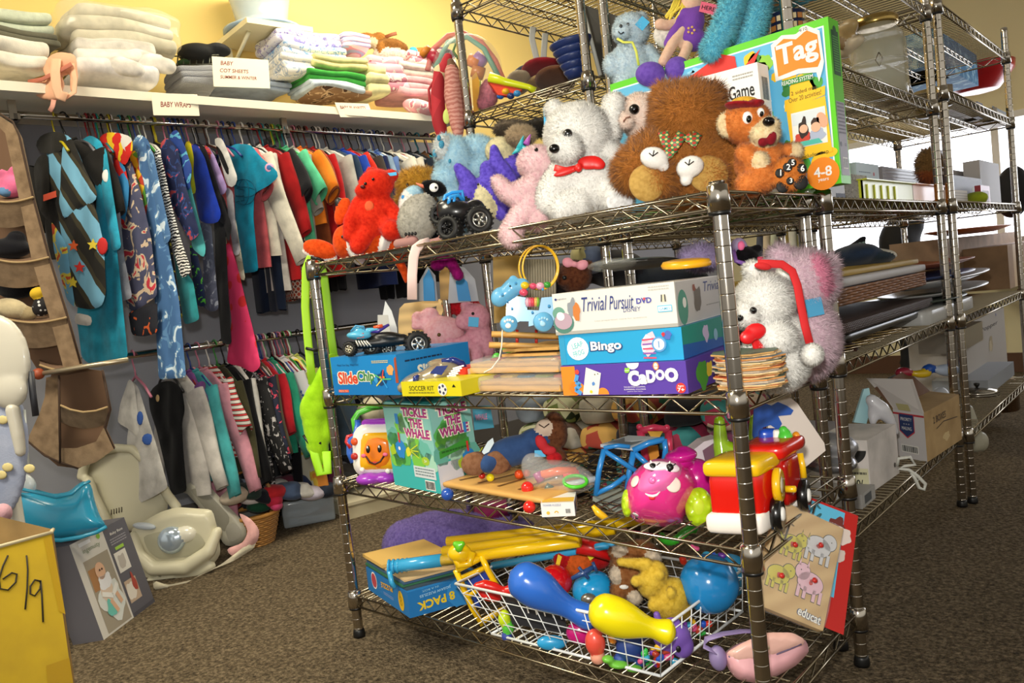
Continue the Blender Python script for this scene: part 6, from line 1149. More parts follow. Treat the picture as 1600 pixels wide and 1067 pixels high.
P2=P; Fe.rect(P2,0,0,1,1,M('#d0cccc',.6),1); Fe.rect(P2,0,.90,1,.94,M('#b8303a'),2); Fe.poly(P2,[(.18,.93),(.18,.56),(.43,.42),(.68,.56),(.68,.93)],M('#c0404a'),3); Fe.poly(P2,[(.20,.92),(.20,.58),(.43,.45),(.66,.58),(.66,.92)],M('#2a3c6a'),4); Fe.text(P2,'PRIORITY',.43,.82,.07,WHITE,5,0,.36); Fe.text(P2,'* * *',.43,.72,.03,WHITE,5,0,.2); Fe.text(P2,'MAILING',.43,.63,.07,WHITE,5,0,.32); Fe.barcode(P2,.2,.12,.75,.28); F.text(P,'2 BOXES',.4,.75,.14,M('#4a3828'),2,.01,.35); F.line(P,[(.3,.55),(.5,.62),(.9,.55)],.02,M('#4a3828'),2); F.blot(P,.55,.28,.22,M('#c8b080'),1,4,.1)
z0_=z+.142; w_=A3(-.150,1.292,z0_); q_=A3(-.052,1.236,z0_)
b=t.part('open_flap'); up1=A3(-.035,.05,.085); b.slab([w_,q_,q_+up1*1.05,w_+up1+A3(-.05,0,0)],(0,.002,0),M('#c8c2be',.6)); b=t.part('tape'); b.slab([w_+(q_-w_)*.2+A3(0,-.003,0),w_+(q_-w_)*.6+A3(0,-.003,0),w_+(q_-w_)*.5+up1+A3(0,-.003,0),w_+(q_-w_)*.05+up1+A3(0,-.003,0)],(0,-.001,0),M('#b0a878',.4))
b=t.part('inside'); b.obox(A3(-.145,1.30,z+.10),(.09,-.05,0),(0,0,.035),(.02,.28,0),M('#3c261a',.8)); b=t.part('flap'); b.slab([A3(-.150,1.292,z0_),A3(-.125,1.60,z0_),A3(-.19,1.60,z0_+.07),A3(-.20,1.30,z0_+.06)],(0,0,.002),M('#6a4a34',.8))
d=dX(1472,630,-.13); t,b=lump('milk_jug','white plastic jug poking out of the postal carton',d,[E(M('#b4b8c0',.3),1470,622,14,18,0,14),E(M('#b4b8c0',.3),1462,638,12,8)],'jug',v=3)
d=dX(1375,640,-.12); t,b=lump('plastic_bag','glossy white plastic packaging curling down beside the postal carton',d,[L(M('#c0c0c6',.15,coat=.5),[(1362,625,10,0),(1376,640,14,2),(1390,655,9,2),(1400,675,5,0)]),E(M('#c0c0c6',.15,coat=.5),1364,644,8,22)],'packaging',v=3)
t=Thing('clear_folder','translucent pale blue plastic sheet standing behind the white carton','folder'); t.part(None).pslab([(1334,660),(1350,608),(1358,606),(1362,630),(1354,662)],dX(1350,640,-.16),.01,M('#9cc4cc',.2))
t=Thing('power_cord','coiled white electric cord hanging over the bottom shelf rim','cord'); b=t.part(None); d=dX(1420,735,-.03); b.ptube([(1402,728,-6),(1404,716,0),(1422,714,4),(1430,726,4),(1414,728,6),(1404,732,4),(1420,734,8),(1434,744,10),(1446,756,10),(1444,765,8),(1436,762,8),(1430,748,8),(1424,738,8)],2.6,d,M('#c4c4bc',.4),8)
t,b=lump('toy_heap','mixed red, yellow and blue plastic toys above the postal carton',dX(1420,580,-.18),[E(PL('#8a2034'),1412,582,14,9),E(PL('#c8a81c'),1440,584,16,7,4),E(PL('#1c4a9c'),1452,576,12,8),E(M('#a8b4c8'),1480,578,20,10,4)],'toys',v=3)
t,b=lump('steel_bowl','steel mixing bowls nested under the white whale board',dX(1295,710,-.12),[E(M('#8c8c90',.25,.7),1295,722,38,16,0,60,6),E(M('#a0a0a4',.3,.5),1298,694,36,20,-4,60)],'bowls',v=4)
t,F,P,_=ybox('cardboard_box','grey carton end between the whale board and the rack post',1296,1330,720,-.25,z,.12,.2,M('#8e8a8c',.7))
d=dX(1560,640,-.06)
# far rack level1 : popper box, pots, grey jug
t,F,P,_=ybox('popper_box','white popcorn maker carton with a picture of popcorn on the far rack',1508,1578,620,-.20,z,.27,.2,M('#a8a29c',.6)); F.text(P,'Crazy Popper',.42,.78,.09,M('#2c2a34'),2,.005,.78); F.blot(P,.62,.5,.14,M('#9a8c70'),2,4); F.blot(P,.6,.46,.1,M('#b4a68a'),3,6); F.disc(P,.78,.93,.03,M('#2a3a8a'),2,n=5); Fe=F
def pot(lab,px,py,R,h,mat,X=-.14,lid=True):
    c=atX(px,py,X); t=Thing('saucepan',lab,'saucepan'); b=t.part('pan'); b.lathe(c,[(R*.96,0),(R,.006),(R,h),(R*1.03,h+.003)],mat,28)
    if lid: l=t.part('lid'); l.lathe(c+A3(0,0,h+.003),[(R*1.03,0),(R*.9,.014),(R*.3,.022),(.001,.023)],mat,28); k=t.part('knob'); k.lathe(c+A3(0,0,h+.025),[(.006,0),(.012,.012),(.012,.018),(.001,.02)],BLACK,14)
    k=t.part('handle'); k.tube([c+A3(.0,-R,h*.8),c+A3(.02,-R-.03,h*.8),c+A3(.02,-R-.03,h*.7),c+A3(0,-R,h*.7)],.004,mat,8)
STL=M('#a09a90',.2,.9)
pot('stainless steel saucepan at the near end of the far bottom shelf',1530,650,.075,.09,STL); pot('taller steel stock pot in a bronze tone, right of the saucepan',1560,640,.085,.13,M('#7a6248',.2,.9),-.18);  # stock pot has one even bronze base colour
t,F,P,_=ybox('cardboard_box','small grey steel tin box stacked on the saucepans',1500,1540,575,-.16,z+.19,.08,.14,M('#9a948c',.3,.6))
d=dX(1520,690,-.07); t,b=lump('food_blender','cream kitchen blender body lying by the double posts',d,[L(M('#9a9684',.4),[(1512,640,9),(1518,670,13),(1522,694,14)]),E(M('#9a9684',.4),1534,690,10,16)],'appliance',v=3)
t,F,P,_=ybox('steel_box','white lidded tub at the right end of the far bottom shelf',1548,1590,655,-.1,z,.06,.2,M('#8e9298',.5),'tub')
# -- upper right: level z 1.255 and 1.30 rows
z=QT[3]; 
c=atX(1376,136,-.145); t=Thing('drink_dispenser','big glass drink dispenser jar with a brass lid and silver tap','jar'); b=t.part('jar'); GL=M('#cfcbb4',.08,alpha=.45,coat=.8); R=.078; jz=QT[3]+.003
b.lathe((c[0],c[1],jz),[(R*.72,0),(R*.93,.008),(R,.03),(R,.165),(R*.93,.19),(R*.76,.207),(R*.72,.212),(R*.72,.228)],GL,40); b.lathe((c[0],c[1],jz+.012),[(R*.68,0),(R*.88,.01),(R*.95,.03),(R*.95,.15),(R*.9,.175)],M('#b8b49c',.1,alpha=.35),40); b=t.part('lid'); b.lathe((c[0],c[1],jz+.222),[(R*.78,0),(R*.80,.004),(R*.80,.02),(R*.74,.026),(.001,.028)],M('#b89c5c',.25,.9),32)
kk=t.part('embossed_band'); kk.lathe((c[0],c[1],jz+.11),[(R*1.004,0),(R*1.02,.003),(R*1.004,.006)],GL,40)
b=t.part('bail_wire'); qa=A3(c[0],c[1],jz)+A3(.3,-.95,0)*R; b.tube([qa+A3(0,0,.13),qa+A3(-.01,-.004,.11),qa+A3(0,-.004,.09),qa+A3(.01,-.004,.11),qa+A3(0,0,.13)],.0015,STL,6); b=t.part('tap'); tp=A3(c[0],c[1],jz)+nrm(A3(.55,.75,0))*R+A3(0,0,.03); o_=nrm(A3(.55,.75,0)); b.tube([tp-o_*.004,tp+o_*.024,tp+o_*.03-A3(0,0,.022)],.006,M('#d8d8dc',.1,1.),10); b.tube([tp+o_*.02,tp+o_*.02+A3(0,0,.03)],.0045,M('#d8d8dc',.1,1.),8)
def mug(lab,px,py,X,mat,R=.04,h=.085,hs=1,z=None,nm='mug'):
    c=atX(px,py,X); c=A3(c[0],c[1],z if z else c[2]); t=Thing(nm,lab,'mug'); b=t.part('cup'); b.lathe(c,[(R*.85,0),(R,.01),(R,h),(R*.94,h),(R*.92,.012)],mat,26); k=t.part('handle'); k.tube([c+A3(.0,hs*R*.95,h*.8),c+A3(.0,hs*(R+.028),h*.75),c+A3(0,hs*(R+.028),h*.3),c+A3(0,hs*R*.95,h*.22)],.0045,mat,8)
mug('tan and dark banded mug behind the double rack posts',1450,150,-.14,M('#7a6a44',.4),.045,.09,-1,z+.003); mug('striped brown mug right of the rack posts',1472,150,-.12,M('#8a7a64',.3),.035,.07,1,QT[3]+.045)
zR=1.30+.037
for i,(a0,a1,h_,c_) in enumerate(((1486,1509,.062,'#b8b0a4'),(1510,1530,.052,'#b0a898'))): t,F,P,_=ybox('white_canister','%s white ceramic canister on the far upper shelf'%('larger' if i==0 else 'smaller'),a0,a1,165,-.12,zR+.002,h_,.08,M(c_,.4),'canister')
t,F,P,_=ybox('tea_box','small navy carton with red picture by the white canisters',1528,1536,170,-.10,zR+.002,.06,.06,M('#3a4a78',.4)); F.disc(P,.5,.7,.2,M('#c83a28'),2)
mug('white mug beside the navy carton',1545,178,-.10,M('#b8b0a8',.3),.03,.05,-1,zR+.002)
t,F,P,_=ybox('tin','yellow tin with a dark green lid at the end of the far upper shelf',1552,1574,180,-.08,zR+.002,.05,.12,M('#a8882c',.4),'tin'); F.rect(P,-.05,.85,1.05,1.1,M('#20382c'),1)
# top right shelf 1.545/1.57
zT=1.57+.037
t,F,P,_=ybox('gift_box','large blue carton with pale swirls on the top far shelf',1462,1524,60,-.26,zT+.002,.15,.25,M('#3a78a8',.5,0,'print','#6aa0c4','#9cc4d8',18.)); 
c=atX(1522,70,-.30); t=Thing('plastic_bowl','large red plastic bowl behind the blue carton','bowl'); b=t.part(None); b.lathe((c[0]-.0,c[1],zT),[(.08,0),(.10,.004),(.17,.09),(.175,.13),(.168,.13),(.1,.01)],PL('#c01c22'),36)
t,F,P,_=ybox('gift_box','dark blue carton left of the swirl patterned one',1452,1480,60,-.3,zT+.002,.14,.2,M('#1c2848',.5))
# left: blue box above jars, top Q shelf
zz=1.545+.037
t,F,P,_=ybox('gift_box','sky blue floral carton on the upper shelf above the green game box',1205,1322,10,-.16,zz+.002,.10,.25,M('#3f9cc0',.5,0,'print','#6cc0dc','#d8a878',22.))
# patterned navy pots on Q level 1.255 beside tinsel
for i,(x0,y0,x1,y1) in enumerate(((1128,18,1166,62),(1208,25,1254,52))):
    t=Thing('patterned_bowl',('left' if i==0 else 'right')+' navy bowl with square tan motifs behind the tinsel arms','bowl'); d=dY((x0+x1)/2,(y0+y1)/2,.56); b=t.part('bowl'); c=W((x0+x1)/2,y1+12,d); R=(x1-x0)*.62*d/FPX
    b.lathe(c,[(R*.7,0),(R*.85,.012),(R,.055),(R*.95,.055),(R*.8,.02)],M('#1a2444',.4),28); m_=t.part('motifs')
    for q in range(7):
        an=math.radians(205+q*20); 
        for hh in(.018,.036): p=c+A3(R*.93*math.cos(an+.5),R*.93*math.sin(an+.5),hh); rd=nrm(A3(math.cos(an+.5),math.sin(an+.5),-.2)); tt=np.cross(A3(0,0,1),rd); m_.obox(p+rd*.004-tt*.006,tt*.011,(0,0,.011),rd*.002,M('#c8b48c' if (q+int(hh*100))%2 else '#a86a30',.5))
t=Thing('white_bowl','plain white bowl between the two patterned navy bowls','bowl'); c=W(1196,62,dY(1196,45,.55)); t.part(None).lathe(c,[(.02,0),(.035,.03),(.038,.045),(.034,.045)],M('#d8d8e0',.3),24)
# heap of small goods behind the jar
t,b=lump('ornament_heap','assorted gold and white ornaments behind the glass jar',dX(1322,70,-.22),[E(M('#b89c6c',.4),1320,50,14,14,0,40),E(M('#d0c0a8',.5),1330,74,12,12,0,40),E(M('#9a7c54',.5),1312,66,10,12),E(M('#d8d0c4',.5),1340,90,12,12)],'ornaments',v=3)
# -- Q/P upper shelf: bear, doll, tinsel
d=dY(990,90,.49); t=toy('teddy_bear','powder blue bear with a yellow ribbon, sitting on the shelf above the toys'); b=t.part('body'); PB_=FZ('#dfeef6','#c8dfee')
soft(b,d,[E(PB_,986,48,28,26,0,24),E(PB_,972,50,14,12,18,12),E(PB_,1002,28,9,9),E(PB_,968,32,6,6),E(PB_,986,104,34,38,0,28),E(PB_,956,102,13,18,6),L(PB_,[(1012,82,12,8),(1024,96,11,10)]),E(PB_,976,128,16,14,10)],3,4); b.fur(14000,.006,.0012,.3,.5,101); eyes(t,b,[(981,38,2.4),(970,41,2.6)])
c=t.part('smile'); c.ptube([(966,49,40),(970,53,40),(975,50,40)],.8,d,BLACK,6); tag(t,b,1003,38,14,16,TAGB,-40); c=t.part('yellow_ribbon'); ribbon(c,[(964,60,26),(974,66,28),(988,66,30),(994,80,32),(998,102,32)],2,d,M('#dce060',.5),flat=.3)
d=dY(1060,80,.47); t=toy('rag_doll','rag doll in a purple dress with yellow hair and purple shoes, legs dangling','doll'); SK=FZ('#f2cdb4','#e8bda2'); PD=CL('#7a4aa8','#65389a')
b=t.part('body'); soft(b,d,[E(SK,1080,8,18,16),L(SK,[(1066,48,10,8),(1050,70,9,14),(1036,96,8,20)]),L(SK,[(1078,60,10,8),(1070,84,9,14),(1060,104,8,20)]),E(SK,1032,38,10,9,8),L(SK,[(1060,36,9,4),(1040,40,8,8)])],2.6,3)
b=t.part('dress'); soft(b,d,[E(PD,1080,38,20,28,4,18,-20),E(PD,1082,62,24,18,4,20,-10),L(PD,[(1070,24,12,4),(1054,52,10,8),(1044,68,8,8)]),E(PD,1086,20,14,14)],3,4)
b=t.part('hair'); 
for q in range(26): a0=R_.uniform(-1,1); b.ptube([(1076+a0*22,-4),(1072+a0*24,10,8),(1060+a0*18+R_.uniform(-8,8),30+R_.uniform(-6,6),10)],2,d,M('#ecd24a',.7),5)
for x,y,rx in((1016,116,23),(1058,108,19)): b=t.part('shoe'); soft(b,d,[E(FZ('#7d5cc4','#6c4cb4'),x,y,rx,19,22,18)],2.5,3)
b=t.part('sign'); F=Face(W(1092,18,d-.045),W(1118,24,d-.045)-W(1092,18,d-.045),W(1096,2,d-.045)-W(1092,18,d-.045),-FW); F.poly(b,[(0,0),(1,0),(1,1),(0,1)],M('#ec6a84',.6),0); F.text(b,'HERE',.5,.5,.4,BLACK,1,.01,.8)
b=t.part('dress_emblem'); 
for q in range(5): b.pball(1080+5*math.cos(q*1.256),47+5*math.sin(q*1.256),2,2,d-.034,M('#d8a860'),0,.6)
t=Thing('cushion','small white round cushion behind the rag doll','cushion'); b=t.part(None); soft(b,d+.03,[E(FZ('#f2ece6'),1046,55,26,22,0,12)],3,3)
for i,(P0,lab) in enumerate((([(1152,-20,17,0),(1144,12,17,0),(1130,50,18,4),(1112,78,15,6)],'left'),([(1186,-20,17,0),(1184,12,17,0),(1178,40,17,4),(1166,64,15,4)],'right'))):
    t=Thing('plush_limb_toy','turquoise shaggy plush limb hanging from above, the %s of the pair'%lab,'soft toy'); b=t.part(None); d=dY(1150,40,.47); TQ=FZ('#8ce4f6','#58c8ea'); soft(b,d,[L(TQ,P0)],3,2); b.fur(12000,.012,.0018,.6,.5,110+i)
# dark board + blue bowls on P/Q shelves
t=Thing('chalk_board','dark grey board with a pale edge standing on the middle upper shelf','board'); b=t.part('board'); p0=[W(912,8,2.05),W(980,30,1.95),W(1000,130,1.95),W(940,118,2.05)]; b.slab(p0,FW*.01,M('#35332f',.6)); b=t.part('edge'); b.tube([W(909,8,2.04),W(938,118,2.04)],.006,M('#b8b8b0',.5),6)
P1=1.335+.037
c=atY(905,132,.62); t=Thing('lamp_shade','navy blue ribbed bowls nested and tipped on the upper shelf','bowls'); ax=nrm(RT*-.25+UP*.97+FW*-.1)
for q in range(5): b=t.part('bowl'); b.lathe(W(900-q*1.5,122-q*11,2.02),[(.020+.006*q,0),(.028+.007*q,.018),(.028+.007*q,.022),(.020+.006*q,.006)],PL('#1c2e62',.4),30,ax)
t=Thing('ribbon','grey satin ribbon loop hanging from the top rack shelf','ribbon'); b=t.part(None); ribbon(b,[(833,42,0),(831,60,0),(838,90,2),(844,102,4),(849,92,2),(852,52,0)],5,dY(840,70,.75),M('#b0b0ac',.4),flat=.12)
r=random.Random(3)
for i,(x,y,w_,h_,c_,lab) in enumerate(((850,112,46,9,'#8a1c28','dark red'),(830,122,40,9,'#3e4658','slate grey'),(868,124,42,9,'#6a4430','brown patterned'),(860,133,50,7,'#b09468','tan'),(810,130,26,6,'#c8b89c','pale'))):
    d=dY(x,y,.80+.05*(i%2)); t,b=lump('folded_clothing',lab+' folded garment in the pile on the upper left shelf',d,[E(CL(c_),x,y,w_*.8,h_,0,60,r.uniform(-5,5)),E(CL(c_),x+10,y-3,w_*.5,h_*.8,4,50)],'clothing',v=3,group='folded clothes on the upper rack shelf')
# play gym bag with colourful arcs
t=Thing('play_gym','clear bag holding a baby play gym with pink and teal arches','toy'); d=dY(740,120,.66); b=t.part('bag'); soft(b,d,[E(M('#e8e4e0',.05,alpha=.16,coat=.6),730,112,56,58,0,50)],5,2)
b=t.part('arch'); b.ptube([(668,110),(676,78),(700,56),(724,52),(752,66),(774,95),(786,125)],4.5,d,M('#e8807c',.4,alpha=.7),10); b=t.part('arch'); b.ptube([(680,106,6),(700,66,8),(730,58,8),(756,76,8),(778,118,6)],4,d,M('#7cc8b4',.4,alpha=.7),10)
for c_,P_ in (('#e8842c',[(732,92),(748,100)]),('#a878b8',[(742,88),(757,100)]),('#c87828',[(738,110),(756,116)]),('#303038',[(690,84),(700,88)]),('#b01838',[(672,84),(690,96)]),('#e89030',[(662,78),(668,84)])): b=t.part('hanging_toy'); b.ptube(P_,10,d,PL(c_,.4),10)
t=Thing('toy_paddle','orange and green striped fabric leaf standing on the upper left shelf','toy'); d=dY(748,150,.6); b=t.part('panel'); b.pslab([(740,176),(737,120),(744,112),(754,140),(756,165),(746,178)],d,.012,M('#d8a030',.6)); b=t.part('panel'); b.pslab([(748,174),(750,122),(756,150),(756,166)],d-.004,.01,M('#7c9a34',.6))
t,b=lump('plush_pink_toy','pink shaggy toy crouched on the upper left shelf',dY(765,150,.6),[E(FZ('#e898a8'),764,146,14,22,0,18),E(FZ('#e898a8'),756,160,10,12)],'soft toy',v=3); b.fur(2500,.006,.0012,seed=5)
b=one('toy_bat','neon yellow plastic bat lying across the upper left shelf','toy'); b.ptube([(764,120),(790,128),(826,136),(836,142)],[8,6,4.5,6],dY(800,130,.58),PL('#d8e020'),12)
b=one('toy_fan','red orange pleated toy below the yellow bat','toy'); b.pslab([(762,126),(784,132),(816,140),(800,150),(778,148)],dY(790,140,.57),.02,M('#e0401c',.5))
for x,y,c_ in((782,150,'#2a6ac0'),(790,143,'#e8b020'),(798,150,'#2a3a70'),(808,146,'#3a8ac8'),(775,140,'#c02a50')): b=one('toy_piece','small %s toy piece beneath the yellow bat'%{'#2a6ac0':'blue','#e8b020':'amber','#2a3a70':'navy','#3a8ac8':'light blue','#c02a50':'crimson'}[c_],'toy',); b.pball(x,y,6,5,dY(x,y,.57),PL(c_))
# hanging fabric bags on the left post
d=dY(700,150,.50); t=Thing('gift_bag','red Christmas print fabric bag hanging from the left upper post','bag'); b=t.part('bag'); XM=M('#a01c28',.7,0,'multi','#b82834','#dccfa0',16.); soft(b,d,[L(XM,[(686,110,9),(684,150,12),(686,190,12),(690,208,10)]),L(XM,[(700,90,8),(692,110,9)])],3,3); b=t.part('handle'); b.ptube([(686,112),(670,140),(672,170),(684,205)],2,d,M('#a01c28',.6),8)
t=Thing('gift_bag','dusty pink zigzag striped fabric bag hanging in front of the red one','bag'); b=t.part('bag'); soft(b,d-.03,[L(M('#b06a60',.7,0,'zebra','#c89084',sc=26.),[(706,112,12),(708,150,15),(714,190,13),(716,208,9)]),L(M('#6a4a34',.7),[(704,96,6),(708,110,10)])],3,3); b=t.part('drawstring'); b.ptube([(712,68,4),(708,80,6),(716,92,6)],2,d-.03,M('#5a7a4a'),6)
b=one('cloth_tag','light green fabric tag hanging between the two fabric bags','tag'); b.pball(698,182,6,12,d-.035,M('#c8d870',.7),0,3)
t,b=lump('fabric_heap','pale printed fabric under the play gym at the shelf end',dY(690,100,.7),[E(CL('#e8d8d0'),690,95,20,12,0,40)],v=4)
t,b=lump('fabric_heap','brown fur collar draped on the rack behind the blue dog',dY(800,205,.60),[E(FZ('#8a7a66'),800,202,30,8,0,40),E(FZ('#3e3830'),850,200,34,8,0,40)],v=4); b.fur(4000,.012,.002,seed=77)
# -- shelves behind the front rack: fabrics at mid height
FB_=[('#b84a3a','#3a7a5a','#d8a858','red and green floral'),('#98a4b4',None,None,'pale grey blue'),('#d85a48','#c84a30','#e8d0a8','coral patterned'),('#2c2a30',None,None,'black'),('#7a8a48','#2c3a20','#d8d8b0','olive leaf print'),('#5a5048',None,None,'grey brown'),('#a83050','#d8c0a8','#3a8a8a','crimson and teal print'),('#c8c0b0',None,None,'oatmeal'),('#24406a',None,None,'navy'),('#8a4a6a',None,None,'plum')]
for i in range(6):
    xc=-.93+i*.118+(.02 if i>3 else 0)
    for j in range(4):
        c1,c2,c3,nm_=FB_[(i*3+j*7)%10]; m_=M(c1,.85,0,'multi',c2,c3,22.) if c2 else CL(c1)
        b=one('folded_fabric','%s folded fabric, %s in the %s low pile from left'%(nm_,('lowest','second','third','topmost')[j],('first','second','third','fourth','fifth','sixth','seventh','eighth')[i]),'fabric','folded fabrics on the low shelf behind the toys')
        b.rbox((xc+R_.uniform(-.01,.01),.64,.239+.004+.036+.074*j),(1,0,0),(0,1,0),(0,0,1),(.054,.11,.036),.03,m_,7,.012,14.)
b=one('wooden_hoop','brown arched wooden hoop handle behind the plush monkey','handle'); b.ptube([(870,656),(896,668),(916,690),(930,716)],8,dY(900,690,.56),M('#5a3c28',.6,0,'wood'),8)
t,b=lump('denim_clothing','grey blue jeans folded on the rack behind the left post',dY(545,650,.9),[E(CL('#5a6880'),546,640,24,24,0,60),E(CL('#1c2230'),545,690,22,26,0,60)],'clothing')
t,b=lump('folded_fabric','cream knitted blanket on the rack behind the green handle',dY(580,640,.9),[E(CL('#d8cfb4'),580,645,22,26,0,50)],v=4)
t,b=lump('fabric_heap','dark clothes heap on the rack shelf behind the beads and boxes',dY(900,560,.9),[E(CL('#2a2428'),860,440,60,30,0,60),E(CL('#1c1a20'),960,420,50,30,0,60),E(CL('#20242c'),1040,440,70,30,0,60)],v=6)
t=Thing('book','yellow paperback standing on the back rack beside the chrome posts','book'); t.part(None).pslab([(974,388),(982,388),(985,407),(976,407)],dY(980,400,.52),.03,M('#c8cc20',.5))
t,b=lump('fabric_heap','slate blue garments behind the brown bear with the pink bow',dY(925,405,.9),[E(CL('#5a6684'),925,405,22,24,0,50),E(CL('#b0a878'),903,400,12,20,4,40)],v=5)
b=one('clothes_rail','short clothes rail far behind the second shelf','rail'); b.tube([atY(1170,355,2.4),atY(1275,352,2.4)],.012,CHROME,10); b.tube([atY(1220,354,2.4),atY(1220,354,2.4)*A3(1,1,0)],.012,CHROME,10)
for i,(x,c_,lab) in enumerate(((1198,'#c8b8a0','beige'),(1210,'#b8bca8','sage'),(1226,'#c0a860','mustard'),(1240,'#c8c8c0','light grey'),(1252,'#7a7440','olive'),(1188,'#4a4e5c','charcoal'))):
    t,b=lump('hanging_clothing',lab+' garment hanging far behind the second shelf',dY(x,385,2.4),[L(CL(c_),[(x,352,6),(x,372,7),(x+1,395,8),(x+2,440,8)])],'clothing',v=4,group='clothes far behind the racks')
# ================================================================ clothes wall
RZ=1.645
def rl(px,z=RZ,off=.33,py=185):
    "rail point seen in photo column px"
    r=ray(px,py); p0=wl_(off,0); # intersect with vertical plane through the rail line
    n=WN; t=((p0-CP)@n)/(r@n); p=CP+t*r; return A3(p[0],p[1],z)
SHW=M('#efe8d4',.5)
t=Thing('wall_shelf','long white shelf above the clothes rail, loaded with folded bedding','shelf'); b=t.part('board'); o=wl_(.01,-.95); b.obox(o+A3(0,0,1.69),WN*.45,WE*2.62,(0,0,.032),SHW)
for px in(20,440):
    p=rl(px); k=t.part('bracket'); k.obox(p-A3(0,0,.02)+WE*-.012,WE*.024,WN*.02,(0,0,.07),CHROME); k.obox(p-A3(0,0,.02)-WN*.32,WN*.34,WE*.02,(0,0,.02),CHROME)
b=one('clothes_rail','chrome clothes rail under the wall shelf','rail'); p0,p1=rl(20),rl(700); b.tube([p0-WE*.1,p1+WE*.1],.0125,CHROME,14)
b=one('clothes_rail','lower chrome clothes rail behind the backpack','rail'); p0,p1=rl(150,.775,.40,575),rl(560,.775,.40,520); b.tube([p0,p1+WE*.1],.0125,CHROME,14)
HC={'black':'#141416','white':'#d8d4cc','red':'#8a1620','yellow':'#b8a81c','green':'#3a8a3a','blue':'#24408a','pink':'#c87890','brown':'#4a2a20','teal':'#1e7a88','grey':'#6a6a70'}
def hanger(p,col,a,lab,grp,hw=.17):
    t=Thing('clothes_hanger',' '.join(lab.split()[:16]),'hanger',grp); m=M(HC[col],.35); b=t.part('hook'); z=A3(0,0,1)
    P=[p+a*(.02*math.cos(q))+z*(.018*math.sin(q)) for q in np.linspace(-.2,math.pi*1.0,8)]; P+=[p-a*.012-z*.03,p-z*.055,p-z*.08]; b.tube(P,.003,m,6)
    b=t.part('shoulder_bar'); b.tube([p-z*.15-a*hw,p-z*.11-a*hw*.6,p-z*.078,p-z*.11+a*hw*.6,p-z*.15+a*hw],.0048,m,6)
def folds(x,v,ph,amp): return amp*(.3+v)*math.sin(x*5.3+ph+1.5*math.sin(v*2.1+ph))+amp*.5*v*math.sin(x*11+ph*2)
def body_tube(b,O,a,t_,rows,mat,ph,amp,n=26):
    "rows: (z drop, centre offset, half width, half thickness)"
    V=[];z=A3(0,0,1); m=len(rows)
    for i,(dz,cx,hw,ht) in enumerate(rows):
        v=i/(m-1)
        for j in range(n):
            q=2*math.pi*j/n; x=math.cos(q); y=math.sin(q); x=math.copysign(abs(x)**.75,x)
            off=folds(x,v,ph,amp); V.append(O-z*(dz+.004*math.sin(x*4+ph)*v)+a*(cx+hw*x)+t_*(ht*y+off))
    F=[[i*n+j,(i+1)*n+j,(i+1)*n+(j+1)%n,i*n+(j+1)%n] for i in range(m-1) for j in range(n)]
    F.append(list(range(n))); b.add(V,F,mat); return V[-n:]
def sleeve(b,S,dirv,ln,r0,r1,t_,mat,ph,n=14,cuff=None):
    dirv=nrm(dirv); w=nrm(np.cross(t_,dirv)); V=[];m=7
    for i in range(m):
        f=i/(m-1); rr=r0+(r1-r0)*f
        for j in range(n):
            q=2*math.pi*j/n; V.append(S+dirv*ln*f+A3(0,0,-.03*f*f)+w*rr*math.cos(q)+t_*(rr*.42*math.sin(q)+.006*math.sin(f*5+ph)))
    base=[np.array(v) for v in V[-n:]]; c=sum(base)/n
    V+=[c+(v-c)*.86 for v in base]; V+=[c+(v-c)*.8-dirv*.03 for v in base]; m+=2
    F=[[i*n+j,(i+1)*n+j,(i+1)*n+(j+1)%n,i*n+(j+1)%n] for i in range(m-1) for j in range(n)]
    F.append([(m-1)*n+j for j in range(n)]); b.add(V,F,mat)
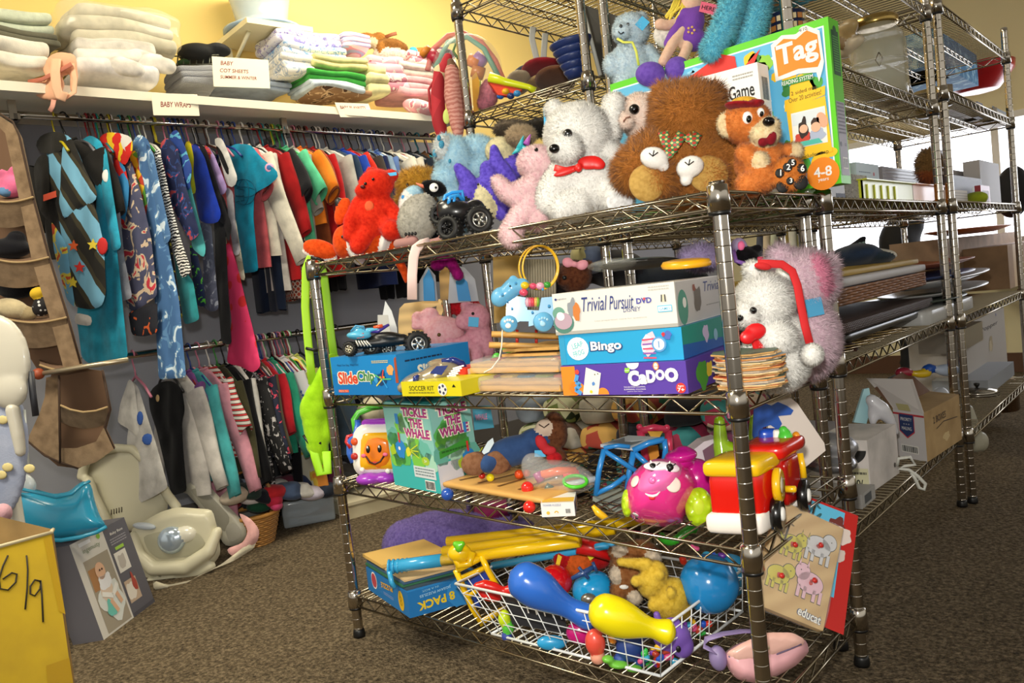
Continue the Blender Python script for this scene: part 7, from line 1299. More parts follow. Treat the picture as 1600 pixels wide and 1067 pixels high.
def garment(p,name,label,kind,mat,L=.42,hw=.17,sl=.14,mat2=None,yaw=0.,hc='black',grp=None,cat='clothing',extra=None,tk=.018,short=''):
    c,s_=math.cos(math.radians(yaw)),math.sin(math.radians(yaw)); a=WN*c+WE*s_; t_=-WN*s_+WE*c; z=A3(0,0,1); ph=R_.uniform(0,6); q=A3(*p)
    hanger(q,hc,a,'%s hanger holding the %s'%(hc,short or label.split(',')[0]),'clothes hangers',hw*.92)
    t=Thing(name,label,cat,None); O=q-z*.085; m2=mat2 or mat
    if kind in('top','dress','onesie'):
        b=t.part('body'); fl=1.0 if kind!='dress' else 1.35
        rows=[(0.0,0,.045,.010),(.012,0,.075,.016),(.035,0,hw*.72,tk*.8),(.062,0,hw*.96,tk),(.10,0,hw*.98,tk)]+[(.10+(L-.10)*f,0,hw*(.93+(fl-.93)*f),tk*(1+.5*f)) for f in np.linspace(.12,1,9)]
        if kind=='onesie': rows=[r for r in rows if r[0]<L*.55]
        body_tube(b,O,a,t_,rows,mat,ph,.008)
        if kind=='onesie':
            for sg in(-1,1):
                lg=t.part('leg'); h=rows[-1][0]; body_tube(lg,O,a,t_,[(h-.03,sg*hw*.48,hw*.50,tk*1.3)]+[(h+(L-h)*f,sg*hw*(.5-.05*f),hw*(.46-.12*f),tk*1.2) for f in np.linspace(.1,1,6)],m2,ph+sg,.008,16)
        if sl>0:
            for sg in(-1,1):
                s2=t.part('sleeve'); S=O-z*.075+a*sg*hw*.80; dv=a*sg*(.62 if sl<.2 else .36)-z*(.8 if sl<.2 else 1.)+t_*R_.uniform(-.08,.08); sleeve(s2,S,dv,sl,.062,.052 if sl<.2 else .040,t_,m2,ph)
        nk=t.part('neckline'); nk.tube([O+a*.05*math.cos(r)+t_*.014*math.sin(r)+z*(.004-.012*abs(math.sin(r))) for r in np.linspace(0,6.283,17)[:-1]],.005,m2,6,closed=True)
    elif kind=='trousers':
        b=t.part('waist'); body_tube(b,O,a,t_,[(.05,0,hw*.8,.02),(.08,0,hw*.82,.022),(L*.35,0,hw*.86,.026)],mat,ph,.006)
        for sg in(-1,1):
            lg=t.part('leg'); h=L*.33; body_tube(lg,O,a,t_,[(h,sg*hw*.42,hw*.44,.024)]+[(h+(L-h)*f,sg*hw*.42,hw*(.40-.08*f),.022) for f in np.linspace(.15,1,6)],mat,ph+sg,.006,16)
    elif kind=='skirt':
        b=t.part('body'); body_tube(b,O,a,t_,[(.05,0,hw*.75,.02)]+[(.05+(L-.05)*f,0,hw*(.75+.35*f),.026) for f in np.linspace(.1,1,6)],mat,ph,.010)
    if extra: extra(t,O,a,t_,z)
    return t
def badge(u,dz,r,mat,w=None):
    def f(t,O,a,t_,z): b=t.part('print'); b.ell(O+a*u-z*dz-t_*.024,[a*r,z*(w or r),t_*.008],mat,3)
    return f
C=lambda h,h2=None: CL(h,h2)
PR=lambda a,b_,c,sc=26.: M(a,.85,0,'print',b_,c,sc)
MU=lambda a,b_,c,sc=24.: M(a,.85,0,'multi',b_,c,sc)
G=[ # px, name, label, kind, mat, L, hw, sleeve, mat2, yaw, hanger
(98,'hooded_top','charcoal hood collar of a jacket behind the striped pyjama suit','top',C('#2a2826'),.40,.17,.2,None,25,'black'),
(362,'t_shirt','salmon pink top showing inside the turquoise T-shirt','top',C('#d8646c'),.50,.16,.14,None,4,'blue'),
(374,'sweater','cream white long sleeved sweater right of the turquoise T-shirt','top',C('#e4ddcc'),.46,.18,.42,None,6,'white'),
(386,'jeans','dark navy jeans hanging below the turquoise T-shirt','trousers',C('#1a2438'),.68,.17,0,None,0,'black'),
(392,'top','white ribbed long top between the cream sweater and the red one','top',C('#d8d4cc'),.60,.15,.3,None,0,'grey'),
(402,'sweater','crimson red long sleeved sweater','top',C('#a81a1e'),.56,.18,.30,None,6,'red'),
(414,'t_shirt','black T-shirt with a wide sleeve right of the crimson sweater','top',C('#202024'),.50,.18,.17,None,4,'black'),
(424,'skirt','red and white plaid skirt low on the rail','skirt',M('#c05038',.85,0,'plaid','#dcc8b8','#7a3a34',14.),.64,.15,0,None,0,'green'),
(432,'t_shirt','mint green T-shirt between the black and the orange ones','top',C('#5cc494'),.42,.18,.17,None,4,'green'),
(444,'top','pale grey knitted long top behind the mint T-shirt','top',C('#b8b4ac'),.60,.15,.2,None,0,'white'),
(454,'t_shirt','orange T-shirt with white scribble on the chest','top',C('#ee8428','#dc7018'),.34,.18,.16,None,4,'pink'),
(464,'top','rust brown top edge between the orange and the bright red','top',C('#8a4424'),.46,.17,.17,None,0,'brown'),
(474,'sweater','bright red long top left of the grey henley','top',C('#b8181c'),.56,.18,.26,None,4,'red'),
(486,'jeans','black trousers hanging below the red sweater','trousers',C('#131318'),.62,.16,0,None,0,'black'),
(494,'henley_top','light grey henley top with a buttoned neck','top',C('#aeaba4'),.46,.18,.34,None,8,'white'),
(508,'sweater','slate navy top behind the grey henley','top',C('#2c3e58'),.44,.17,.22,None,4,'black'),
(520,'t_shirt','royal blue T-shirt with one red shoulder','top',C('#1f48b0'),.40,.18,.22,C('#2a50c0'),6,'blue'),
(532,'t_shirt','scarlet T-shirt edge left of the dark grey one','top',C('#d02c1c'),.20,.17,.08,None,2,'red'),
(544,'t_shirt','dark grey brown T-shirt','top',C('#4c4440'),.40,.18,.20,None,6,'black'),
(556,'sweatshirt','navy blue sweatshirt hem hanging low','top',C('#14204a'),.62,.18,.3,None,0,'black'),
(562,'top','light denim blue top','top',C('#8fa8c4'),.42,.18,.30,None,4,'blue'),
(574,'top','periwinkle blue top right of the denim one','top',C('#5c78b0'),.46,.17,.2,None,2,'white'),
(586,'jeans','charcoal trousers hanging low behind the red plush bear','trousers',C('#1c1c24'),.68,.17,0,None,0,'black'),
(594,'shirt','cream shirt with an open collar','top',C('#dcd6c8'),.48,.18,.3,None,8,'white'),
(608,'shirt','second cream shirt, right of the open collared one','top',C('#cfc9bc'),.50,.18,.3,None,4,'white'),
(622,'jacket','dark bottle navy jacket with cream lapel','top',C('#1a2230'),.42,.18,.3,C('#1a2230'),8,'grey'),
(636,'hooded_top','black hooded top before the brown fur one','top',C('#0e0e12'),.62,.17,.3,None,2,'black'),
(648,'fur_costume','brown and cream furry costume hood at the right rail end','top',C('#5a3a22'),.36,.12,.12,None,0,'black'),
(662,'coat','black coat at the right end of the upper rail','top',C('#0b0b0f'),.60,.17,.3,None,0,'black')]
PG_=[
(82,'pyjama_jacket','light blue, black and olive diagonal striped pyjama jacket at the left rail end',[('body',[(72,236),(80,214),(100,208),(112,216),(128,250),(140,300),(152,335),(162,380),(166,455),(160,478),(142,484),(118,480),(108,430),(98,380),(90,330),(80,300),(72,290)],('diag',2.6)),('sleeve',[(98,224),(112,214),(132,262),(153,303),(150,314),(122,326),(100,343),(92,318),(94,280)],('diag',3.2)),('sleeve',[(52,262),(60,244),(74,238),(78,290),(74,345),(62,330),(56,300)],'#23211e'),('hood',[(54,228),(62,212),(82,205),(102,208),(104,226),(90,240),(66,240)],'#2c2a26'),('trouser_leg',[(80,345),(104,380),(112,440),(118,482),(104,468),(92,420),(84,390)],('print','#6aa8cc','#d8c84a','#c8502c',12.)),('cuff',[(118,488),(144,494),(143,510),(116,506)],'#e0dcd8')],'yellow'),
(122,'sleepsuit','turquoise sleepsuit with a long left leg, second garment from the left',[('body',[(124,222),(140,210),(158,220),(168,250),(176,330),(186,420),(200,558),(172,571),(145,572),(128,560),(120,500),(122,470),(150,450),(134,320),(124,260)],'#2a9fbe'),('sleeve',[(152,222),(166,232),(176,300),(190,388),(176,394),(164,330),(154,260)],'#35a9c8')],'grey'),
(138,'t_shirt','plain light grey top behind the turquoise sleepsuit',[('body',[(160,226),(172,232),(184,290),(194,400),(207,466),(188,471),(182,420),(170,320),(162,260)],'#a0a0ac')],'brown'),
(146,'shirt','red, yellow and white cartoon print shirt near the left rail end',[('body',[(154,214),(168,206),(188,208),(206,214),(208,234),(196,260),(186,252),(176,240),(160,236)],('multi','#d02018','#ecc020','#dcd8d0',22.))],'red'),
(150,'top','sky blue top with a small red print below the cartoon shirt',[('body',[(178,240),(196,262),(202,292),(200,320),(194,352),(186,350),(182,300),(176,262)],('multi','#2c80b8','#2c80b8','#c81c18',16.))],'teal'),
(158,'pyjamas','grey blue pyjamas printed with cream dogs and small red hearts',[('body',[(192,262),(204,248),(220,300),(236,370),(246,462),(224,478),(205,488),(196,470),(186,390),(188,320)],('print','#4a4c68','#d4bca0','#c03040',15.)),('print_hem',[(200,488),(224,480),(246,472),(246,520),(226,526),(206,524)],('print','#1c1c26','#1c1c26','#d8602c',20.))],'black'),
(168,'shirt','yellow and green jungle print shirt between the dog pyjamas and the denim sleepsuit',[('body',[(202,238),(212,232),(222,270),(230,320),(226,360),(218,330),(208,280)],('multi','#5a9a3a','#e0b020','#b83820',30.))],'yellow'),
(172,'sleepsuit','denim blue sleepsuit with white dinosaur doodles, the longest garment on the rail',[('body',[(206,222),(216,208),(232,218),(244,262),(254,330),(266,400),(280,470),(291,590),(248,593),(244,520),(240,430),(226,340),(212,270)],('print','#41699a','#5c88b4','#cfe0ec',17.)),('sleeve',[(228,222),(240,240),(252,300),(268,372),(258,384),(244,330),(232,270)],('print','#4a72a2','#6a92bc','#d4e2ee',17.))],'white'),
(186,'pyjamas','black pyjamas with tiny yellow bug print beside the denim sleepsuit',[('body',[(244,250),(256,300),(266,370),(276,440),(286,500),(270,492),(262,430),(250,330)],('print','#14161a','#14161a','#c8b838',34.))],'black'),
(190,'pyjamas','black and white zebra striped top with a long narrow sleeve',[('sleeve',[(240,236),(248,230),(258,270),(268,320),(282,372),(300,424),(284,436),(272,396),(260,340),(248,284)],('zebra',30.))],'black'),
(200,'sleepsuit','teal green sleepsuit hem below the zebra sleeve',[('body',[(270,380),(288,420),(302,440),(312,500),(288,508),(278,450)],'#2f8a90')],'green'),
(208,'jacket','navy jacket printed with toy cars, right of the zebra sleeve',[('body',[(250,222),(262,214),(278,232),(290,290),(308,350),(312,366),(298,378),(280,346),(264,310),(254,262)],('print','#15204a','#24407a','#b84850',24.))],'blue'),
(216,'jacket','blue jacket with aqua lining at the middle left of the rail',[('body',[(264,210),(276,200),(288,226),(300,262),(296,300),(286,290),(272,250)],('print','#1d3f8c','#5aa8c8','#1d3f8c',16.))],'green'),
(224,'t_shirt','aqua T-shirt with a rolled hem beside the navy car print jacket',[('body',[(278,222),(290,228),(298,290),(310,340),(322,388),(319,404),(300,388),(296,340),(286,290)],'#57b8bc')],'white'),
(236,'dress','navy and lime dotted dress among the dark prints',[('body',[(296,380),(308,394),(318,440),(322,480),(306,478),(300,430)],('print','#122048','#122048','#5ab838',30.))],'black'),
(240,'t_shirt','bright yellow T-shirt edge left of the royal blue T-shirt',[('body',[(288,222),(297,217),(303,246),(302,270),(307,302),(300,306),(294,270)],'#d8c01c')],'yellow'),
(262,'t_shirt','royal blue T-shirt with a wide sleeve right of the yellow edge',[('body',[(296,230),(306,222),(320,246),(332,290),(346,334),(342,348),(326,350),(312,346),(304,300)],'#1b38a8')],'blue'),
(268,'leggings','grey leggings with a pale scribble print below the royal blue T-shirt',[('body',[(312,346),(330,350),(336,420),(342,484),(330,488),(314,478),(318,420)],('print','#5c6078','#70748c','#b8bccc',22.))],'black'),
(276,'jacket','plain black jacket between the royal blue T-shirt and the lavender top',[('body',[(310,222),(322,232),(334,270),(350,320),(362,350),(358,380),(350,364),(338,330),(322,280)],'#19181c'),('lower_hem',[(334,340),(352,352),(356,440),(362,540),(346,536),(338,440)],'#17161a')],'black'),
(290,'top','lavender top with an orange striped neck',[('body',[(324,226),(334,240),(346,270),(356,296),(346,308),(336,286),(328,256)],'#a890c8'),('striped_neck',[(318,224),(328,232),(334,252),(326,250)],('stripes','#d86a30','#c8307a',30.))],'pink'),
(300,'hooded_top','white and black panelled hooded top left of the turquoise T-shirt',[('body',[(334,216),(346,214),(358,240),(372,280),(364,296),(354,290),(346,258)],'#dcdad6'),('black_panel',[(336,224),(346,236),(360,270),(356,276),(344,250)],'#141418'),('lower_body',[(352,290),(364,298),(368,350),(376,398),(366,402),(358,350)],'#a4a2ac')],'black'),
(306,'jacket','dark charcoal jacket with a rolled sleeve, below the lavender top',[('sleeve',[(336,296),(350,308),(362,348),(360,362),(346,366),(340,336)],'#26252a')],'black'),
(318,'dress','hot pink dress with red spots, hanging low',[('body',[(346,390),(358,376),(372,420),(384,470),(398,525),(408,572),(396,584),(376,572),(354,568),(362,500),(354,440)],('dots','#ea3a70','#dc2a30',12.))],'brown'),
(322,'top','cream long top with a narrow hem left of the turquoise T-shirt',[('body',[(360,330),(368,340),(376,390),(384,440),(376,438),(366,390)],'#ded8c4')],'white'),
(345,'t_shirt','turquoise blue T-shirt with a ball print and pink shoulder badge',[('body',[(355,232),(368,224),(392,226),(408,246),(434,268),(436,276),(420,290),(397,302),(396,340),(404,424),(372,428),(368,360),(366,290)],'#1390b4')],'blue'),
]
def mspec(m):
    if isinstance(m,str): return C(m)
    k=m[0]
    if k=='diag': return M('#78b4d4',.85,0,'diag','#3a3524','#1c1a16',m[1])
    if k=='zebra': return M('#ece8e2',.8,0,'zebra','#141212',sc=m[1])
    if k=='stripes': return M(m[1],.85,0,'stripes',m[2],sc=m[3])
    if k=='dots': return M(m[1],.85,0,'dots',m[2],sc=m[3])
    return M(m[1],.85,0,k,m[2],m[3],m[4])
def pgarment(px,nm,lab,parts,hc,p,hs=.15):
    d0=(p-CP)@FW; pxr=800+FPX*((p-CP)@RT)/d0; k=d0/FPX
    hanger(p,hc,WN,'%s hanger holding the %s'%(hc,lab),'clothes hangers',hs)
    t=Thing(nm,lab,'clothing'); sd=R_.uniform(0,6)
    for i,(pn,pts,m) in enumerate(parts):
        b=t.part(pn); off=-.012 if pn in('sleeve','hood','cuff','black_panel') else (.004 if i==0 else -.004)
        panel(b,[tuple(q) for q in pts],lambda x,y:d0-(x-pxr)*k*1.0+off,.014,mspec(m),.007,20.+R_.uniform(-4,6),R_.uniform(-14,-2),12.,6.,sd+i)
    return t,d0,pxr,k
for g in PG_:
    t,d0,pxr,k=pgarment(*g,rl(g[0]))
    if 'ball print' in g[2]:
        bd=t.parts[0][1]; c=t.part('ball_print'); 
        for rx,ry in((19,20),(19,8),(8,20)): c.tube([bd.surf(381+rx*math.cos(q),300+ry*math.sin(q))[0]-FW*.002 for q in np.linspace(0,6.28,26)[:-1]],.0016,M('#0c6a88',.8),5,closed=True)
        c=t.part('sleeve_badge'); p_,q_=bd.surf(421,262); c.ell(p_,[RT*7*k,UP*7*k,FW*.004],M('#e8a8c8',.8),2); c.ell(p_-FW*.003,[RT*4*k,UP*4*k,FW*.003],M('#3a70b0',.8),2)
    if 'turquoise sleepsuit with' in g[2]:
        bd=t.parts[0][1]; b2=t.parts[1][1]
        c=t.part('eye'); p_,q_=bd.surf(133,260); c.ell(p_-FW*.002,[RT*5*k,UP*9*k,FW*.004],M('#e8c030',.7),2); c.ell(p_-FW*.006,[RT*2.4*k,UP*5*k,FW*.003],BLACK,2); c=t.part('sewn_label'); p_,q_=b2.surf(166,275); c.ell(p_-FW*.002,[RT*6*k,UP*10*k,FW*.003],WHITE,2)
    if 'olive diagonal' in g[2]:
        bd=t.parts[0][1]
        for u,dz,c_ in((148,383,'#e0c83a'),(98,384,'#e0602c'),(127,418,'#c82c24'),(94,440,'#e0c83a')):
            b=t.part('sewn_star'); p_=bd.surf(u,dz)[0]-FW*.012; P=[p_+RT*(9 if q%2==0 else 4)*k*math.cos(q*.628+.3)+UP*(9 if q%2==0 else 4)*k*math.sin(q*.628+.3) for q in range(10)]; b.slab(P,FW*.003,M(c_,.8))
        b=t.part('red_patch'); p_=bd.surf(162,385)[0]-FW*.008; b.ell(p_,[RT*8*k,UP*13*k,FW*.004],M('#c02020',.8),2); b=t.part('orange_patch'); p_=bd.surf(85,312)[0]-FW*.02; b.obox(p_-RT*12*k-UP*4*k,RT*24*k+UP*8*k,UP*10*k,FW*.003,M('#e0583c',.8))
for g in G:
    px,nm,lab,kd,mt,L_,hw_,sl_,m2,yw,hc=g; ex=None
    if 'ball print' in lab:
        def ex(t,O,a,t_,z):
            b=t.part('ball_print'); 
            for q in range(3): P=[O+a*(.03)-z*.26-t_*.032+a*.045*math.cos(r)*(1,.5,1)[q]+z*.045*math.sin(r)*(1,1,.4)[q] for r in np.linspace(0,6.28,20)[:-1]]; b.tube(P,.0022,M('#0c6684',.8),5,closed=True)
            b=t.part('sleeve_badge'); b.ell(O-z*.15+a*.20-t_*.03,[a*.022,z*.022,t_*.006],M('#e8a0c0',.8),2)
    if 'white scribble' in lab: ex=badge(.04,.13,.03,C('#f0d8c0'))
    if 'cartoon face' in lab:
        def ex(t,O,a,t_,z):
            b=t.part('eye'); b.ell(O+a*-.05-z*.12-t_*.026,[a*.016,z*.026,t_*.004],M('#e8c030',.7),2); b.ell(O+a*-.05-z*.12-t_*.030,[a*.008,z*.014,t_*.004],BLACK,2); b=t.part('sewn_label'); b.ell(O+a*.10-z*.16-t_*.030,[a*.02,z*.03,t_*.003],WHITE,2)
    if 'olive diagonal' in lab:
        def ex(t,O,a,t_,z):
            for u,dz,c_ in((.05,.42,'#e0c83a'),(-.04,.48,'#d8542c'),(.08,.53,'#c82c24'),(-.08,.6,'#e0c83a')):
                b=t.part('sewn_star'); P=[O+a*(u+.022*(1 if q%2==0 else .45)*math.cos(q*.628))-z*(dz+.022*(1 if q%2==0 else .45)*math.sin(q*.628))-t_*.036 for q in range(10)]; b.slab(P,-t_*.003,M(c_,.8))
            b=t.part('collar'); b.ell(O-z*.03-t_*.012,[a*.085,z*.05,t_*.03],C('#26241f'),3)
    if 'lilac' in lab: mt=M('#e4e2ee',.9,0,'print','#9a90cc','#f0eee8',26.)
    if 'beside the card' in lab: mt=M('#e0dcd4',.9,0,'print','#a8b4c8','#f0ece4',20.)
    if 'stack, upper' in lab: mt=M('#ecd8e4',.9,0,'stripes','#d898b4','#a8b8e0',24.)
    if 'dotted' in lab: pass
    if 'red spots' in lab: pass
    if 'henley' in nm:
        def ex(t,O,a,t_,z):
            b=t.part('button'); 
            b.ell(O-z*.06-t_*.02,[a*.004,z*.004,t_*.004],BLACK,1)
    if 'cream lapel' in lab: ex=badge(.10,.16,.03,C('#d8d4cc'),.10)
    garment(rl(px),nm,lab,kd,mt,L_,hw_,sl_,m2,yw,hc,extra=ex)
# spare hangers crowding the rail between garments
r=random.Random(21); cols=list(HC)
for i,px in enumerate(range(134,690,17)):
    col=cols[r.randrange(len(cols))]; p=rl(px+r.uniform(-4,4)); a=nrm(WN+WE*r.uniform(-.12,.12)); hanger(p,col,a,'%s empty looking hanger wedged among the clothes on the upper rail'%col,'%s hangers wedged on the upper rail'%col,.14)
# lower rail
LZ=.775
def rl2(px): return rl(px,LZ,.40,560)
G2=[
(272,'cardigan','cream cardigan behind the black dress','top',C('#d0cac4'),.46,.15,.34,None,6,'blue'),
(286,'top','purple slip edge between cream and aqua tops','top',C('#7a4a8c'),.30,.13,.05,None,0,'red'),
(296,'top','aqua long sleeved top','top',C('#4aa8ac'),.42,.16,.38,None,6,'blue'),
(310,'sleepsuit','long pale pink sleepsuit reaching the floor pile','onesie',C('#dc98a8'),.62,.16,.38,None,8,'pink'),
(326,'t_shirt','white striped T-shirt with red marks','top',M('#dcd6cc',.85,0,'stripes','#3a3634','#c03030',16.),.34,.15,.18,None,2,'white'),
(338,'jacket','olive green jacket on the lower rail','top',C('#45422c'),.40,.16,.34,None,4,'green'),
(350,'coat','black coat left of the glove','top',C('#0d0d11'),.56,.16,.36,None,4,'black'),
(360,'top','white long sleeved top between the black coats','top',C('#cfccc8'),.40,.15,.34,None,0,'white'),
(372,'costume','black costume with thin white skeleton lines','top',PR('#0c0c10','#0c0c10','#b8b4b4',50.),.50,.16,.34,None,4,'grey'),
(386,'jumper','dark navy jumper with red and white flecks','top',PR('#141c34','#141c34','#c84058',30.),.38,.16,.30,None,4,'red'),
(396,'top','olive brown striped long top','top',C('#544c38'),.34,.15,.28,None,0,'white'),
(405,'top','cherry red top with white collar','top',C('#b8202c'),.28,.16,.2,None,2,'blue'),
(416,'jacket','teal green jacket on the lower rail','top',C('#2a9274'),.38,.16,.30,None,2,'white'),
(426,'trousers','black trousers at the middle of the lower rail','trousers',C('#111116'),.52,.16,0,None,0,'black'),
(434,'t_shirt','pale grey T-shirt with a blue ring graphic','top',PR('#c8c8cc','#c8c8cc','#3a5aa0',14.),.36,.17,.2,None,4,'red'),
(446,'dress','white dress with big yellow orange flowers','dress',M('#e2dcc4',.85,0,'print','#ecc84a','#e8943a',9.),.56,.14,0,C('#d8d4a8'),10,'pink'),
(456,'top','lime and grey top by the backpack straps','top',C('#b8c060'),.34,.16,.2,None,2,'green'),
(470,'trousers','grey trousers right of the flower dress','trousers',C('#6a6e78'),.50,.15,0,None,0,'black'),
(500,'jacket','steel blue garment behind the front rack left post','top',C('#3a4a5c'),.44,.16,.30,None,2,'black'),
(530,'skirt','navy skirt behind the toy lantern','skirt',C('#161c34'),.50,.16,0,None,0,'black')]
for g in ((208,'sleepsuit','white towelling sleepsuit with blue patches hanging apart at the left',[('body',[(204,592),(216,604),(230,650),(246,700),(263,762),(240,776),(214,788),(204,750),(198,690),(204,640)],'#d8d4ce'),('sleeve',[(202,590),(210,600),(216,650),(220,690),(204,672),(183,660),(188,630)],'#e0dcd4')],'pink'),
(258,'dress','black dress with a small gold badge at the chest',[('body',[(238,606),(252,596),(268,594),(284,606),(289,640),(284,660),(286,700),(292,768),(268,775),(256,720),(244,670),(234,640),(232,618)],'#0b0b0f')],'black')):
    t,d0,pxr,k=pgarment(*g,rl2(g[0]))
    bd=t.parts[0][1]
    if 'white' in g[2]:
        for x,y,rx,ry in((220,653,5,11),(232,686,9,9)): c=t.part('blue_patch'); p_=bd.surf(x,y)[0]-FW*.006; c.ell(p_,[RT*rx*k,UP*ry*k,FW*.004],M('#3a62b4',.8),2)
    else: c=t.part('gold_badge'); p_=bd.surf(247,622)[0]-FW*.004; c.ell(p_,[RT*3*k,UP*6*k,FW*.003],M('#c8a878',.6),2)
for g in G2:
    px,nm,lab,kd,mt,L_,hw_,sl_,m2,yw,hc=g; garment(rl2(px),nm,lab,kd,mt,L_,hw_,sl_,m2,yw,hc)
for i in range(14):
    col=['red','white','blue','pink','green','black'][i%6]; p=rl2(402+i*4.2+R_.uniform(-2,2)); hanger(p,col,nrm(WN+WE*R_.uniform(-.1,.1)),'%s hanger wedged at the right of the lower rail'%col,'%s hangers on the lower rail'%col,.13)
# ---- bedding on the wall shelf
ST=1.724
def sh(px,py=130,off=.25): 
    r=ray(px,py); p0=wl_(off,0); t=((p0-CP)@WN)/(r@WN); return CP+t*r
def onshelf(name,label,px0,px1,pyt,pyb,col,off=.26,layers=3,dep=.17,seed=0,cat='bedding',group=None,mat=None,tilt=0,nz=.020):
    a=sh(px0,pyb,off); c=sh(px1,pyb,off); tp=sh((px0+px1)/2,pyt,off); m=(a+c)/2; h=max(.012,(tp[2]-m[2])/2); hw=np.linalg.norm((c-a)[:2])/2
    t=Thing(name,label,cat,group); b=t.part(None); cloth_pile(b,(m[0],m[1],m[2]+h),WE+A3(0,0,tilt),(hw,dep,h),mat or CL(col),layers,seed,nz); return t
onshelf('bed_sheet','white folded sheets at the left end of the wall shelf',-40,62,86,128,'#e8e2d4',.24,2,.2,1)
onshelf('bed_sheet','dark grey folded blanket edge on the left sheet pile',-30,78,64,84,'#6a6858',.22,2,.16,2,tilt=-.12)
onshelf('bed_sheet','mint trimmed white pillow case on top at the far left',-40,72,36,66,'#dce4cc',.2,2,.16,3)
onshelf('bed_sheet','flat dotted white sheet in front on the shelf',98,236,110,138,'#efeae6',.30,1,.14,4)
onshelf('bed_sheet','rumpled white sheets above the dotted one',106,240,76,112,'#eae4da',.24,2,.15,5,nz=.02)
t_=Thing('bedding_bag','large clear bag of cream quilts on top of the white sheets','bedding'); b=t_.part('quilt'); a=sh(82,84,.2); c=sh(270,90,.2); m=(a+c)/2; cloth_pile(b,(m[0],m[1],m[2]+.06),WE,(np.linalg.norm((c-a)[:2])/2*.9,.16,.065),CL('#e2dac2'),3,7,.02); b=t_.part('plastic'); b.rbox((m[0],m[1],m[2]+.068),WE,WN,(0,0,1),(np.linalg.norm((c-a)[:2])/2*.98,.175,.082),.05,M('#f4f0e0',.08,alpha=.20,coat=.6),14,.014,14)
for i,(x0,y0,x1,y1) in enumerate(((162,72,245,108),(190,88,275,112),(150,92,225,118))):
    t,b=lump('bed_sheet',('upper','right hand','lower')[i]+' roll of bundled white towelling in the middle of the shelf',dpl((x0+x1)/2,(y0+y1)/2,0,-2.42+.05*i),[L(CL('#efe9e0'),[(x0+14,(y0+y1)/2+2,14),((x0+x1)/2,(y0+y1)/2-2,16),(x1-12,(y0+y1)/2+4,13)])],'bedding',v=4)
onshelf('crochet_blanket','grey crocheted blanket beside the card sign',272,332,112,142,'#b8b8bc',.32,3,.1,8,mat=M('#b4b6bc',.9,0,'weave',sc=90))
onshelf('bed_sheet','blue grey folded sheets under the card sign',332,440,136,149,'#9ca8bc',.20,2,.12,9)
# peach fabric hanging over the shelf edge
d=dX(95,120,-2.30); t=Thing('baby_carrier','peach pink fabric sling dangling over the shelf edge','clothing'); b=t.part('fabric'); PH=M('#eab08c',.7); soft(b,d,[E(PH,96,100,24,18,0,14,10),E(PH,70,142,24,14,2,6,-20),L(PH,[(110,92,9),(116,120,6),(114,140,5)]),L(PH,[(78,110,10),(88,130,12),(86,150,8)])],3,3); b=t.part('strap'); ribbon(b,[(88,92,16),(86,112,18),(88,136,18),(92,148,16),(104,152,14)],8,d,M('#f0bc98',.7),flat=.15); b=t.part('strap'); ribbon(b,[(44,128,10),(66,124,14),(90,112,16),(112,100,12)],3.5,d,M('#b86a54',.7),flat=.3); b=t.part('strap'); ribbon(b,[(112,100,6),(117,124,6),(116,144,8),(104,152,10),(92,142,14)],4,d,M('#f0bc98',.7),flat=.2)
b=t.part('loose_end'); ribbon(b,[(84,156,8),(82,166,8),(78,174,6)],4,d,M('#d89a88',.7),flat=.2)
# wire basket + black garment
t=Thing('wire_tray','dark wire basket with black clothing on the shelf behind the card sign','basket'); d=dX(320,95,-2.46); b=t.part('wires'); 
for q in range(7): x=276+q*10; b.ptube([(x+2,86),(x,112+q*.6)],1.1,d,M('#5a5a50',.3,.7),5)
for y in(84,98,112): b.ptube([(272,y+4),(342,y+2)],1.2,d,M('#5a5a50',.3,.7),5)
b=t.part('contents'); soft(b,d+.04,[E(M('#101012',.8),312,86,34,16,0,30),E(M('#1c1c22',.8),342,78,18,9,0,20)],3,3)
t,b=lump('green_bag','dark green bag strap under the black clothing',d+.02,[E(M('#2a4a24',.7),288,98,14,6,0,10,20)],'bag',v=3)
# bracket board + baby bath
t=Thing('small_shelf','small white bracket shelf above the bedding','shelf'); b=t.part('board'); a=atX(336,50,-2.70); o=wl_(.01,sh(340,50,.05)[1]); y_a,y_b=sh(352,50,.1)[1],sh(452,60,.1)[1]; zz=sh(400,58,.2)[2]; b.obox(wl_(.01,y_a)+A3(0,0,zz),WN*.34,WE*(y_b-y_a),(0,0,.022),M('#f2e8c0',.5))
for f in(.15,.85): k=t.part('bracket'); k.obox(wl_(.01,y_a+(y_b-y_a)*f)+A3(0,0,zz-.12),WN*.014,WE*.02,(0,0,.12),M('#e8e0c0',.5)); k.tube([wl_(.02,y_a+(y_b-y_a)*f)+A3(0,0,zz-.11),wl_(.26,y_a+(y_b-y_a)*f)+A3(0,0,zz-.004)],.008,M('#e8e0c0',.5),8)
t=Thing('baby_bath','translucent pale blue baby bath standing on the small bracket shelf','bath'); b=t.part('tub'); c=wl_(.18,(y_a+y_b)/2)+A3(0,0,zz+.024); BT=M('#c4d4dc',.12,alpha=.75,coat=.5); b.lathe(c,[(.15,0),(.155,.012),(.13,.03),(.11,.05),(.125,.13),(.145,.2),(.15,.21)],BT,32); b=t.part('foot_ring'); b.lathe(c,[(.152,.001),(.17,.004),(.17,.014),(.155,.016)],M('#a8c4e0',.15,alpha=.8),32)
